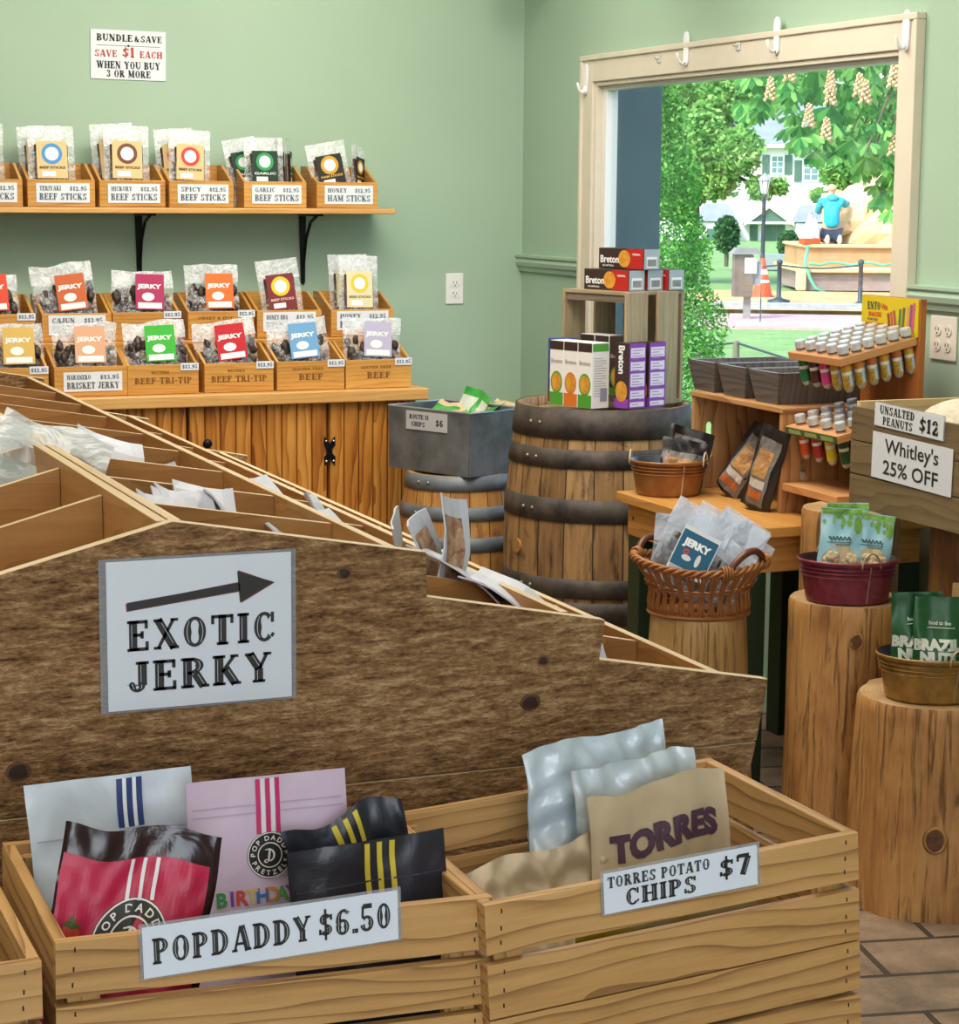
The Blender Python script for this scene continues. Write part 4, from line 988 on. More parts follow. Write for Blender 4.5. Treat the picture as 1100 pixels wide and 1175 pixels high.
# black pouches
t = thing('pretzel_pouch', 'rear black pouch with yellow stripes leaning back in the crate', 'snack pouch', (.778, 2.115, .585), 4, GR, -8, -12)
o, Sf = pouch('pouch_body', .14, .285, .035, INKF, t, 40, 50, seal=.2, wob=.014, seed=9, sag=.02)
stripes(Sf, (-.09, .0, .09), .80, .985, .04, YEL, t)
t = thing('pretzel_pouch', 'front black pouch with yellow stripes at the right of the crate', 'snack pouch', (.733, 2.05, .56), 2, GR, -6, -2.2)
o, Sf = pouch('pouch_body', .186, .292, .035, INKF, t, 40, 50, seal=.16, wob=.009, seed=12)
stripes(Sf, (-.005, .075, .155), .70, .99, .034, YEL, t)
MB().flat(rect2(-.46, .46, .84, .847, 12, 1), lambda a, c: Sf(a, c, .0012)).build('zip_line', plain('zip_black', '#3a3c48', .3), t)
# red pouch
t = thing('pretzel_pouch', 'crimson strawberry pouch with dark rim at the front of the crate', 'snack pouch', (.412, 2.055, .588), -3, GR, -9, 13)
o, Sf = pouch('pouch_body', .172, .305, .04, [DARKF, CRIM], t, 44, 50, seal=.12, wob=.012, seed=15, sag=.014)
MB().flat(rect2(-.49, .44, .02, .895, 40, 42), lambda a, c: Sf(a, c, .0008)).build('front_print', CRIM, t)
stripes(Sf, (-.05, .03, .11), .75, .892, .024, PALEW, t, .0022)
logo(Sf, t, 0, .63, .040, .172, .305)
SB = film('strawberry_print', '#a02a1c', .5, 60, .1, 0, '#c4442a'); LEAFP = col('#4a5a22')
for (a, c, r_) in ((-.37, .62, .011), (.33, .62, .013)):
    sx = lambda x, y, a=a, c=c: Sf(a + x / .172, c + y / .305, .0022)
    deco('strawberry_print', [([(0, -r_*1.6), (r_, 0), (r_*.8, r_*.9), (0, r_*1.2), (-r_*.8, r_*.9), (-r_, 0)], [[0, 1, 2, 3, 4, 5]])], sx, SB, t)
    deco('leaf_print', [([(-r_*1.1, r_*1.1), (0, r_*.8), (r_*1.1, r_*1.2), (r_*.3, r_*1.5), (0, r_*2.2), (-r_*.4, r_*1.5)], [[0, 1, 2, 3, 4, 5]])], lambda x, y, sx=sx: sx(x, y) + Vector((0, -.0004, 0)), LEAFP, t)
# a card lower down with small print, seen between the slats
t = thing('pretzel_pouch', 'black pouch low in the crate with white print seen between the slats', 'snack pouch', (.69, 2.008, .515), 0, GR)
o, Sf = pouch('pouch_body', .19, .20, .008, INKF, t, 8, 8, seal=.1, seed=21)
write(t, [(sans('FLAVOR SO BOLD', .03), 0.03, .098, .014, .12, 'c'), (sans('HANDMADE', .02), -.055, .098, .012, .06, 'c')], col('#cfcfd4'), lambda x, y: Sf(x / .19, y / .20, .0015))

# ------------------------------------------------------------------ potato chip bags
SILV = film('silver_white_foil', '#c0ccd4', .30, 11, .9, .05); KRAFTB = film('cream_chip_bag', '#b5a283', .42, 8, .7, 0, '#c4b294')
GC = 'potato chip bags in the crate'; PURP = plain('print_aubergine', '#50384a', .5)
def chipbag(label, loc, rot, w, h, d, sd, mats, band=True, txt=True, wob=.014, hf=.22):
    t = thing('chip_bag', label, 'chip bag', loc, rot[2], GC, rot[0], rot[1])
    mfn = (lambda u, v: 1 if v > .875 else 0) if band else None
    o, Sf = pouch('bag_body', w, h, d, mats, t, 44, 50, mfn=mfn, seal=.13, wob=wob, seed=sd, sag=.016, hf=hf)
    if txt: write(t, [(sans('TORRES', .06), 0.004, 0, .030, .150, 'c')], PURP, lambda x, y: Sf(x / w, .765 + y / h + .04 * x, .0022))
    return t
chipbag('rear potato chip bag showing its silver white back', (1.098, 2.205, .585), (-6, -5, 10), .205, .315, .06, 31, [SILV, SILV], txt=False, wob=.018, hf=.6)
chipbag('middle potato chip bag with silver white crimped top', (1.118, 2.15, .57), (-6, -4, 8), .175, .31, .055, 34, [SILV, SILV], txt=False, wob=.016, hf=.6)
chipbag('front potato chip bag with dark lettering standing upright', (1.118, 2.10, .535), (-5, -3, 6), .192, .335, .055, 38, [KRAFTB, KRAFTB], wob=.010)
chipbag('left potato chip bag slumped low with only its creased top showing', (.985, 2.045, .545), (-18, -9, 6), .19, .275, .045, 44, [KRAFTB, KRAFTB], txt=False, wob=.02, hf=.7)
t = chipbag('yellow printed chip bag low in the crate seen through the slats', (1.07, 2.02, .52), (0, -2, 3), .24, .235, .03, 48, [film('chip_bag_print', '#a9a890', .5, 8, .4, 0, '#9a9010')] * 2, txt=False)
o = MB().sphere((0, 0, 0), .03, 12, 8, (1, .7, .55)).build('wrapped_snack', WHITEP, None, smooth=True); o.location = (1.245, 2.13, .77); tag(o, 'small pale wrapped snack at the right side of the chip crate', 'snack')
bpy.data.objects.remove(o, do_unlink=True)
# ------------------------------------------------------------------ barrels, tin
def oak_mat(name, n, R0, dark, mid, light, grime):
    t = NT(name); uv = t.coords('UV'); xyz = t.n('SeparateXYZ'); t.l(uv, xyz.inputs[0])
    sv = t.math('MULTIPLY', xyz.outputs[1], n / (2 * PI * R0)); fr = t.math('FRACT', sv); fl = t.math('FLOOR', sv)
    wn = t.n('TexWhiteNoise', noise_dimensions='1D'); t.l(fl, wn.inputs['W'])
    g = t.noise(t.coords('UV', (3, 60, 1)), 1.0, 6, .65); big = t.noise(t.coords('UV', (3, 5, 1)), 1.0, 5, .6)
    f = t.math('ADD', t.math('MULTIPLY', g, .45), t.math('ADD', t.math('MULTIPLY', big, .35), t.math('MULTIPLY', wn.outputs[0], .28)))
    col = t.ramp(f, [(.28, C(dark)), (.5, C(mid)), (.74, C(light))])
    st = t.noise(t.coords('UV', (5, 28, 1), loc=(4, 1, 0)), 1.0, 5, .7)
    col = t.mix(t.ramp(st, [(.50, (0, 0, 0, 1)), (.66, (.85, .85, .85, 1))]), col, C(grime))
    bp = t.noise(t.coords('UV', (5, 5, 1), loc=(1, 8, 0)), 1.0, 5, .7)
    col = t.mix(t.ramp(bp, [(.60, (0, 0, 0, 1)), (.68, (.8, .8, .8, 1))]), col, C(grime))
    gap = t.math('LESS_THAN', t.math('ABSOLUTE', t.math('SUBTRACT', fr, .5)), .478)
    col = t.mix(gap, C('#1e150e'), col)
    t.l(col, t.b.inputs['Base Color']); t.b.inputs['Roughness'].default_value = .6
    t.bump(t.math('ADD', t.math('MULTIPLY', gap, 1.0), t.math('MULTIPLY', g, .25)), .5, .004); return t.mat
def metal_mat(name, a, b_, rough=.5, metal=.7, scale=9):
    t = NT(name); nz = t.noise(t.coords('Object'), scale, 6, .65)
    t.l(t.ramp(nz, [(.32, C(a)), (.68, C(b_))]), t.b.inputs['Base Color']); t.b.inputs['Metallic'].default_value = metal
    t.b.inputs['Roughness'].default_value = rough; t.bump(t.noise(t.coords('Object'), 60, 4), .15, .002); return t.mat
HOOPD = metal_mat('dark_iron_hoop', '#2a2522', '#5a5048', .62, .25, 14); HOOPG = metal_mat('grey_steel_hoop', '#596066', '#7f868b', .55, .35)
RIVET = plain('rivet_steel', '#8d847a', .35, .8)
def barrel(name, label, loc, H, rt, rb, n, mat, headmat, hoops, hmat, rivet_a, bung=None):
    t = thing(name, label, 'barrel', loc)
    rad = lambda z: rt + (rb - rt) * math.sin(PI * max(0, min(1, z / H)))
    N = 22; zs_ = [H * k / N for k in range(N + 1)]
    b = MB(); b.lathe([(rad(z), z) for z in zs_] + [(rt - .018, H), (rt - .02, H - .03)], 66); b.build('staves', mat, t, smooth=True)
    b = MB(); b.lathe([(.0001, H - .028), (rt - .019, H - .028)], 40); b.uv = [[(b.v[j][0], b.v[j][1]) for j in f] for f in b.f]; b.build('barrel_head', headmat, t)
    for z0, z1 in hoops:
        h = MB().lathe([(rad(z0) - .001, z0), (rad(z0) + .004, z0 + .001), (rad((z0+z1)/2) + .0042, (z0+z1)/2), (rad(z1) + .004, z1 - .001), (rad(z1) - .001, z1)], 66).build('hoop', hmat, t, smooth=True)
        b = MB(); zc = (z0 + z1) / 2
        for da in (-1.1, 1.1):
            a = R(rivet_a) + da * .018 / rad(zc); rr = rad(zc) + .004
            b.sphere((rr * math.cos(a), rr * math.sin(a), zc), .0065, 8, 6)
        b.build('rivets', RIVET, h, smooth=True)
    if bung:
        a, z = R(bung[0]), bung[1]; rr = rad(z); d = Vector((math.cos(a), math.sin(a), 0)); c = d * (rr - .004)
        b = MB(); b.tube([c + Vector((0, 0, z)), c + d * .010 + Vector((0, 0, z))], .022, 20); b.build('bung', plain('bung_wood', '#a3773f', .6, var=.15), t)
    return t
OAKH = wood('barrel_head_oak', '#6f5a40', '#a58d6a', '#c0aa88', freq=2.2, rough=.6, ring=.5, knots=0, bump=.1, dirt='#4b3c2c')
barrel('oak_barrel', 'big old oak whisky barrel with black iron hoops by the window', (2.785, 5.81, 0), .91, .266, .303, 21, oak_mat('old_oak', 21, .303, '#523a24', '#8f6b42', '#b4905f', '#2b1d13'), OAKH,
       [(.0, .09), (.115, .175), (.265, .335), (.345 + .0, .405), (.575, .645), (.735, .793), (.822, .911)], HOOPD, -163, (-172, .485))
barrel('oak_keg', 'small oak keg with grey steel hoops under the grey tin', (2.515, 6.335, 0), .644, .168, .202, 18, oak_mat('keg_oak', 18, .202, '#7d4f22', '#b07a3c', '#c79552', '#6a4420'), OAKH,
       [(.0, .045), (.10, .14), (.20, .24), (.40, .447), (.50, .545), (.595, .644)], HOOPG, -152)
GALV = metal_mat('galvanised_zinc', '#55595c', '#84898d', .5, .45, 7); GALVIN = metal_mat('galvanised_inside', '#5d6266', '#8e9499', .45, .5, 9)
t = thing('zinc_tin', 'rectangular grey zinc tin of chip bags on the small keg', 'tin', (2.517, 6.362, .6455), -65.5)
w2, d2, h2 = .186, .130, .205; b = MB(); th = .004
for s in (-1, 1):
    b.prism([(-w2 * .965, 0), (w2 * .965, 0), (w2, h2), (-w2, h2)], s * d2 - th/2, s * d2 + th/2)
    b.prism([(-d2 + th/2, 0), (d2 - th/2, 0), (d2 - th/2, h2), (-d2 + th/2, h2)], s * w2 * .985 - th/2, s * w2 * .985 + th/2, 'yz')
b.box(-w2 * .96, w2 * .96, -d2 + th/2, d2 - th/2, 0, th)
b.build('tin_wall', GALV, t)
b = MB(); b.tube([(-w2, -d2, h2), (w2, -d2, h2), (w2, d2, h2), (-w2, d2, h2)], .0035, 6, closed=True); b.build('rolled_rim', plain('bright_zinc', '#b9bec6', .3, .7), t)
sg = MB().box(-.098, .088, -d2 - .0055, -d2 - .0025, .135, .195).build('sign_card', plain('grey_card', '#b9bcbc', .5), t)
write(sg, [(slab('ROUTE 11'), -.038, .170, .015, .088, 'c'), (slab('CHIPS'), -.042, .146, .015, .062, 'c'), (slab('$6'), .055, .152, .022, .034, 'c')], INK, lambda x, y: (x, -d2 - .0062, y))
CHIPG = film('green_chip_bag', '#1f8a34', .3, 16, .5, 0, '#4fae4a'); CHIPW = film('pale_chip_bag', '#c9cfc4', .3, 16, .5); CHIPT = film('tan_chip_bag', '#c9a878', .35, 16, .5, 0, '#d9c4a0')
def tinbag(label, loc, rot, m1, m2, w=.16, h=.19, d=.045):
    t = thing('chip_bag', label, 'chip bag', loc, rot[2], 'green chip bags in the zinc tin', rot[0], rot[1])
    pouch('bag_body', w, h, d, [m1, m2], t, 14, 14, mfn=lambda u, v: 1 if (v > .88 or abs(u - .62) < .07) else 0, seal=.14, wob=.015, seed=random.random() * 20, sag=.015)
tinbag('green chip bag lying at the front left of the zinc tin', (2.44, 6.36, .776), (-66, 4, -50), CHIPG, CHIPT)
tinbag('green chip bag with tan top in the middle of the zinc tin', (2.51, 6.36, .778), (-66, -10, -72), CHIPG, CHIPT)
tinbag('green chip bag at the right side of the zinc tin', (2.60, 6.33, .776), (-66, 8, -60), CHIPG, CHIPT)
tinbag('pale chip bag tip at the back of the zinc tin', (2.545, 6.43, .72), (-20, 12, -70), CHIPW, CHIPG, .13)

# ------------------------------------------------------------------ crate of cracker boxes on the barrel
CRZ = 18.0; ca_, sa_ = math.cos(R(CRZ)), math.sin(R(CRZ)); CR0 = Vector((2.768, 5.640, .9115))
def crl(x, y, z=0): return Vector((CR0.x + x * ca_ - y * sa_, CR0.y + x * sa_ + y * ca_, CR0.z + z))
t = thing('upended_crate', 'weathered taupe slatted crate standing on end on the big barrel', 'crate', CR0, CRZ)
W3, D3, H3, th = .245, .262, .345, .012
for z in (0, H3 - th): MB().box(0, W3, 0, D3, z, z + th).build('end_board', TAUPE, t, bevel=.002)
for y in (-th - .0005, D3 + .0005):
    for x0, x1 in ((.0, .088), (.132, .218)): MB().box(x0, x1, y, y + th, 0, H3 - .002).build('slat', TAUPE, t, bevel=.0015)
for y0 in (0.002, .092, .182): MB().box(W3 + .0005, W3 + th, y0, y0 + .076, 0, H3).build('slat', TAUPE, t, bevel=.0015)
for z in (th + .001, H3 - th - .021): MB().box(.004, .024, .004, D3 - .004, z, z + .02).build('batten', GREYW, t)
BRN = col('#3b2a26'); REDB = col('#b3261e'); CRK = film('cracker_print', '#d8a03c', .5, 60, .1, 0, '#c47e26'); SILVP = plain('box_silver', '#aeb2bb', .35, .3); LILAC = col('#e4dcee'); PURPB = col('#8d3fb0'); WHB = col('#e9e6e2'); GRNB = col('#4f9a34'); ORGB = col('#d8742a'); BLUEB = col('#32508f')
FB = lambda o=.0008: front(o)
def lying_box(label, lx, ly, lz, yaw=0):
    """red-brown cracker carton lying on its side, long face toward local -Y"""
    t = thing('cracker_box', label, 'carton', crl(lx, ly, lz), CRZ - 90 + yaw, 'cracker cartons on and under the upended crate'); L, d, h = .195, .068, .062
    MB().box(-L, 0, 0, d, 0, h).build('carton', [BRN], t, bevel=.0012)
    deco('red_panel', [rect2(-L * .38, -.001, .001, h - .001)], FB(.0006), REDB, t)
    deco('cracker_picture', [disc2(-L * .42, h * .5, h * .42, 22)], FB(.0012), CRK, t)
    write(t, [(sans('Breton', .025), -L * .96, h * .30, h * .36, L * .42, 'l')], WHITEP, FB(.0014))
    write(t, [(sans('ORIGINAL', .02), -.012, h * .68, .006, .036, 'r'), (sans('NO ARTIFICIAL', .02), -L * .9, .007, .005, .05, 'l')], WHITEP, FB(.0014), name='small_lettering')
    e = MB().flat(rect2(.002, d - .002, .001, h - .001), lambda x, y: (.0006, x, y)).build('end_panel', SILVP, t)
    MB().flat(rect2(.012, d - .012, h * .1, h * .62), lambda x, y: (.0011, x, y)).build('facts_panel', WHITEP, e)
    v, f = [], []
    for k in range(14):
        g = rect2(.016 + k * .0027, .0175 + k * .0027, h * .16, h * .5); f.append([len(v) + i for i in g[1][0]]); v += g[0]
    MB().flat((v, f), lambda x, y: (.0015, x, y)).build('barcode', INK, e)
    return t
top = H3 + .0006
lying_box('cracker carton lying at the front of the stack on the upended crate', .028, .012, top)
lying_box('second cracker carton in the bottom layer, beside the front one', .104, .010, top)
lying_box('cracker carton at the right rear of the bottom layer on the crate', .180, -.005, top, 0)
lying_box('topmost cracker carton on the stack above the upended crate', .075, -.002, top + .0632)
def standing_box(label, p, kind, yaw=0):
    """tall carton: narrow spine on local -X ... built with its near corner at the origin"""
    t = thing('cracker_box', label, 'carton', p, CRZ + yaw, 'cracker cartons on and under the upended crate'); a, d, h = .070, .061, .195
    base = {'green': WHB, 'orange': WHB, 'purple': BRN, 'blue': BLUEB, 'dark': BRN}[kind]
    MB().box(0, a, 0, d, 0, h).build('carton', base, t, bevel=.0012)
    sp = lambda o: (lambda x, y: (-o, x, y))          # spine faces local -X, x runs along +Y
    if kind in ('green', 'orange', 'dark'):
        c = GRNB if kind != 'orange' else ORGB
        deco('colour_band', [rect2(.001, d - .001, .001, h * .2)], sp(.0006), c, t)
        deco('oval_print', [disc2(d/2, h * .36, d * .42, 20, ry=h * .17)], sp(.0009), c, t)
        deco('cracker_picture', [disc2(d/2, h * .36, d * .34, 18, ry=h * .14)], sp(.0012), CRK, t)
        deco('brand_band', [rect2(.001, d - .001, h * .86, h * .995)], sp(.0006), BRN, t)
        write(t, [(sans('Breton', .02), d/2, h * .66, .012, d * .8, 'c')], col('#a89a8c'), lambda x, y: (-.0012, d - x, y))
        deco('top_band', [rect2(.002, a * .95, h * .87, h * .99)], FB(.0006), c if kind == 'green' else BRN, t)
        v, f = [], []
        for k in range(16):
            g = rect2(.008, .008 + (.05 if k % 3 else .036), h * .76 - k * .0075, h * .76 - k * .0075 + .0022); f.append([len(v) + i for i in g[1][0]]); v += g[0]
        deco('fine_print', [(v, f)], FB(.0006), col('#a9a9ad'), t)
        deco('facts_panel', [rect2(.034, .062, .02, .06)], FB(.0008), col('#8d90a8'), t)
    elif kind == 'purple':
        deco('cracker_picture', [disc2(d * .5, h * .26, d * .42, 18, ry=h * .16)], sp(.0010), CRK, t)
        deco('colour_band', [rect2(.001, d - .001, .001, h * .15)], sp(.0006), PURPB, t)
        g, _ = place(sans('Breton', .03), 0, 0, .026, h * .44, 'l')
        deco('lettering', [([(d * .30 + y, h * .97 - x) for x, y in g[0]], g[1])], lambda x, y: (-.0012, d - x, y), WHITEP, t)
        deco('side_panel_print', [rect2(.001, a - .001, .001, h - .001)], FB(.0006), PURPB, t)
        deco('pale_panels', [rect2(.006, a - .006, h * q0, h * q1) for q0, q1 in ((.03, .10), (.15, .28), (.34, .54), (.58, .72), (.78, .93))], FB(.0010), LILAC, t)
        v, f = [], []
        for k in range(20):
            g = rect2(.012, .012 + (.045 if k % 2 else .03), h * .06 + k * .0085, h * .06 + k * .0085 + .0022); f.append([len(v) + i for i in g[1][0]]); v += g[0]
        deco('fine_print', [(v, f)], FB(.0013), col('#9a78b4'), t)
    elif kind == 'blue':
        deco('cracker_picture', [disc2(d * .5, h * .42, d * .36, 18, ry=h * .15)], sp(.0010), CRK, t)
        deco('lower_band', [rect2(.001, d - .001, .001, h * .22)], sp(.0008), col('#6a4a3a'), t)
        deco('side_print', [rect2(.002, a - .002, .002, h * .985)], FB(.0006), col('#b9c0d0'), t)
    return t
bx = lambda x, y: crl(x, y, .0006)
q = Vector((2.652, 5.612, .9121))
yl = Vector((-sa_, ca_, 0)); xl = Vector((ca_, sa_, 0))
standing_box('white and green cracker carton at the near end of the row of three', q, 'green')
standing_box('white and orange cracker carton in the middle of the row of three', q + yl * .0625, 'orange')
standing_box('white and green cracker carton at the far end of the row of three', q + yl * .125, 'green')
standing_box('blue cracker carton standing behind the row of three', q + yl * .192 + xl * .052, 'blue')
p = Vector((2.752, 5.574, .9121))
standing_box('purple cracker carton with dark spine left of its twin', p - xl * .0 - yl * .004, 'purple')
standing_box('purple cracker carton nearest the window on the barrel', p + xl * .0835 - yl * .004, 'purple')
for k, kd in enumerate(('dark', 'orange', 'green')):
    standing_box(['near', 'middle', 'far'][k] + ' cracker carton of the row tucked inside the upended crate', crl(.030, .030 + k * .064, th + .001), kd)

# ------------------------------------------------------------------ bench, pine crate with slots, dark trays
PINE = wood('bench_pine', '#96602c', '#bf8844', '#d09c58', freq=3.2, rough=.42, ring=.5, knots=.5, bump=.08)
PINER = wood('red_pine_crate', '#80502a', '#b08050', '#c89c6c', freq=2.4, rough=.45, ring=.6, knots=.5, bump=.08)
LEGG = plain('dark_green_leg_paint', '#20331f', .5, var=.15)
t = thing('display_bench', 'pine topped bench with dark green legs below the pine crate', 'bench', (2.83, 4.86, 0))
MB().box(2.545, 3.11, 4.505, 5.215, .697, .7245).build('bench_top', PINE, t, world=True, bevel=.003)
MB().box(2.570, 2.592, 4.53, 5.19, .605, .6965).build('apron', PINE, t, world=True, bevel=.002)
for y0 in (4.53, 5.168): MB().box(2.5925, 3.09, y0, y0 + .022, .605, .6965).build('apron', PINE, t, world=True, bevel=.002)
for x in (2.572, 3.03):
    for y, l in ((4.532, .15), (5.118, .07)): MB().box(x, x + .065, y, y + l, 0, .6045).build('leg', LEGG, t, world=True, bevel=.003)
MB().lathe([(.0001, 0), (.006, 0)], 10).build('peg_hole', SLOT, t)
k = [c for c in bpy.data.objects if c.parent == t][-1]; k.rotation_euler = (0, R(-90), 0); k.location = (2.5695 - 2.83, 5.155 - 4.86, .655)
def slot_panel(x0, x1, z0, z1, sx, sz, sw_, sh_, y0, y1):
    out = [(x0, z0), (x1, z0), (x1, z1), (x0, z1)]
    inn = [(sx + sw_ * math.cos(a), sz + (sh_ - sw_) * (1 if math.sin(a) >= 0 else -1) + sw_ * math.sin(a)) for a in [2 * PI * k / 20 + .01 for k in range(20)]]
    j = min(range(20), key=lambda i: (inn[i][0] - x0) ** 2 + (inn[i][1] - z0) ** 2)
    inn = inn[j:] + inn[:j]
    pts = [out[0], out[1], out[2], out[3], (x0, z0 + 1e-5)] + [inn[0]] + inn[1:][::-1] + [(inn[0][0], inn[0][1] - 1e-5)]
    b = MB(); b.prism(pts, y0, y1); return b
t = thing('slotted_crate', 'pine crate lying on its side with oval hand slots on the bench', 'crate', (2.93, 4.95, .7255))
def v_uv(b):
    b.uv = [[(b.v[j][2] + .3, b.v[j][0] + b.v[j][1] * .5) for j in f] for f in b.f]; return b
v_uv(slot_panel(2.772, 3.095, .7255, .9855, 2.842, .858, .0125, .052, 4.705, 4.721)).build('end_panel', PINER, t, world=True)
v_uv(slot_panel(2.772, 3.095, .7255, .9855, 2.822, .862, .0125, .052, 5.189, 5.205)).build('end_panel', PINER, t, world=True)
MB().box(2.768, 3.097, 4.70, 5.21, .986, 1.0).build('top_board', PINER, t, world=True, bevel=.002)
for z0, z1 in ((.727, .80), (.812, .885), (.90, .975)): MB().box(3.08, 3.094, 4.7215, 5.1885, z0, z1).build('back_slat', PINER, t, world=True)
b = MB()
for x in (2.83, 2.88, 2.935, 2.99, 3.045): b.box(x - .003, x + .003, 4.7035, 4.7048, .979, .985)
b.build('staples', STAPLE, t, world=True)
TRAYW = wood('charcoal_stained_tray', '#37322f', '#5a5450', '#736c66', freq=5, rough=.6, ring=.4, knots=.5, bump=.2)
TRAYE = plain('tray_rim_grey', '#8d8d92', .45)
def tray(label, y, rz):
    t = thing('tapered_tray', label, 'tray', (2.795, y, 1.0008), rz, 'charcoal wooden trays on the pine crate'); h, th = .084, .010
    x0, x1, w0, w1, fl = .004, .262, .056, .081, .012
    for s in (-1, 1): # long sides run along local X
        pr = [(s * w0, 0), (s * (w0 - th), 0), (s * (w1 - th), h), (s * w1, h)]
        MB().prism([(a, c) for a, c in (pr if s > 0 else pr[::-1])], x0 + .004, x1, 'yz').build('long_side', TRAYW, t)
    for xa, s in ((x0, -1), (x1, 1)):
        b = MB(); q = lambda yy, z, o: (xa + s * (fl * z / h + o), yy, z)
        P8 = [q(-w0, 0, 0), q(w0, 0, 0), q(w1, h, 0), q(-w1, h, 0), q(-w0, 0, -th), q(w0, 0, -th), q(w1, h, -th), q(-w1, h, -th)]
        b.v = P8
        for f in ((0, 1, 2, 3), (7, 6, 5, 4), (0, 4, 5, 1), (1, 5, 6, 2), (3, 2, 6, 7), (0, 3, 7, 4)): b.face(list(f), [(P8[i][1] + .3, P8[i][2] + .7) for i in f])
        b.build('end_side', TRAYW, t)
    MB().box(x0, x1, -w0 + th, w0 - th, 0, .006).build('base', TRAYW, t)
    b = MB(); z = h + .0006
    b.poly([(x0 - fl, -w1, z), (x1 + fl, -w1, z), (x1 + fl, -w1 + th, z), (x0 - fl, -w1 + th, z)]); b.poly([(x0 - fl, w1 - th, z), (x1 + fl, w1 - th, z), (x1 + fl, w1, z), (x0 - fl, w1, z)])
    b.poly([(x0 - fl, -w1, z), (x0 - fl + th, -w1, z), (x0 - fl + th, w1, z), (x0 - fl, w1, z)]); b.build('rim', TRAYE, t)
    return t
tray('charcoal tapered tray furthest along the crate, by the arborvitae side', 5.185, 0)
tray('middle of the three charcoal tapered trays on the pine crate', 5.012, 0)
tray('charcoal tapered tray nearest, beneath the tube rack', 4.838, 0)
# dark pouches leaning in the crate
COFB = film('black_matte_pouch', '#1d1716', .35, 14, .5); LBLG = plain('pouch_label_grey', '#6f6a68', .5); LBLT = film('pouch_label_tan', '#bb9058', .5, 40, .1, 0, '#8f6236')
def dark_pouch(label, loc, rot, w, h, d=.05, group='black pouches with tan labels in the pine crate', wide=False):
    t = thing('black_pouch', label, 'pouch', loc, rot[2], group, rot[0], rot[1])
    o, Sf = pouch('pouch_body', w, h, d, COFB, t, 14, 16, seal=.16, wob=.012, seed=random.random() * 20)
    if wide:
        deco('label', [rect2(-.44, .44, .10, .74, 8, 12)], lambda a, c: Sf(a, c, .001), LBLG, t)
        deco('label_picture', [rect2(-.40, .40, .14, .62, 8, 8)], lambda a, c: Sf(a, c, .0022), LBLT, t)
        return t
    deco('label', [rect2(-.34, .34, .06, .86, 8, 14)], lambda a, c: Sf(a, c, .001), LBLG, t)
    deco('label_picture', [rect2(-.26, .22, .40, .72, 6, 8)], lambda a, c: Sf(a, c, .0022), LBLT, t)
    deco('label_strip', [rect2(-.28, .26, .14, .24, 6, 3)], lambda a, c: Sf(a, c, .0022), col('#a85a2c'), t)
    deco('label_panel', [rect2(-.28, .26, .27, .37, 6, 3)], lambda a, c: Sf(a, c, .0022), col('#b9b0a6'), t)
    return t
dark_pouch('black pouch with grey label strip leaning at the front of the pine crate', (2.735, 4.775, .728), (-4, 15, -72), .105, .225, .05)
dark_pouch('black pouch slumped behind the front one, tilted to the right', (2.790, 5.015, .731), (-8, 33, -76), .12, .215, .045)
dark_pouch('black pouch standing deepest inside the pine crate', (2.90, 4.80, .7275), (-4, 0, -85), .13, .24, .04)

# ------------------------------------------------------------------ tubs
def tub_mat(name, a, b_, inner=None): return metal_mat(name, a, b_, .38, .45, 22)
def tub(name, label, loc, rz, rx, ry, h, mat, inmat, hmat, cat='tub', ha=(-70, 110)):
    t = thing(name, label, cat, loc, rz)
    pr = [(.80, .002), (.815, .0), (.83, .004)]
    n = 90
    for k in range(n + 1):
        z = .006 + (h - .012) * k / n; f = z / h; r = .83 + .16 * f
        if f > .62: r += .032 * math.sin((f - .62) / .38 * PI * 2 * 4)
        pr.append((r, z))
    pr += [(1.03, h - .004), (1.035, h), (1.01, h + .002)]
    b = MB(); b.lathe([(r * rx, z) for r, z in pr], 56, sy=ry / rx); b.build('tub_wall', mat, t, smooth=True)
    b = MB(); b.lathe([(.0001, .005), (.78 * rx, .005), (.96 * rx, h - .002), (1.01 * rx, h + .0015)], 56, sy=ry / rx); b.build('tub_inside', inmat, t, smooth=True)
    b = MB(); b.tube([(.02 * rx * 0 + rx * .835 * math.cos(R(-70)), ry * .835 * math.sin(R(-70)), .006), (rx * 1.0 * math.cos(R(-70)), ry * 1.0 * math.sin(R(-70)), h)], .0016, 6); b.build('seam', hmat, t)
    for a in ha:
        c, s = math.cos(R(a)), math.sin(R(a)); tx, ty = -s, c; px, py = rx * 1.0 * c, ry * 1.0 * s
        b = MB(); b.tube([(px + tx * .024 * math.cos(q) , py + ty * .024 * math.cos(q), h - .012 + .036 * math.sin(q)) for q in [PI * k / 14 for k in range(15)]], .0022, 7); b.build('handle', hmat, t, smooth=True)
    return t
WIRE = plain('handle_wire', '#b09a80', .35, .6)
tub('maroon_tub', 'maroon ribbed oval tub of nut pouches on a log stump', (2.585, 4.075, .6225), -22, .113, .09, .099, metal_mat('maroon_enamel', '#641e2a', '#8a3a48', .34, .2, 30), metal_mat('maroon_inside', '#2a1a1c', '#40282c', .4, .3), WIRE)
tub('bronze_tub', 'bronze ribbed oval tub of green pouches on the nearest log stump', (2.59, 3.735, .4705), -22, .118, .095, .099, metal_mat('bronze_enamel', '#7a5828', '#a8803e', .36, .35, 26), metal_mat('bronze_inside', '#2c2d33', '#5d6068', .3, .6), WIRE)
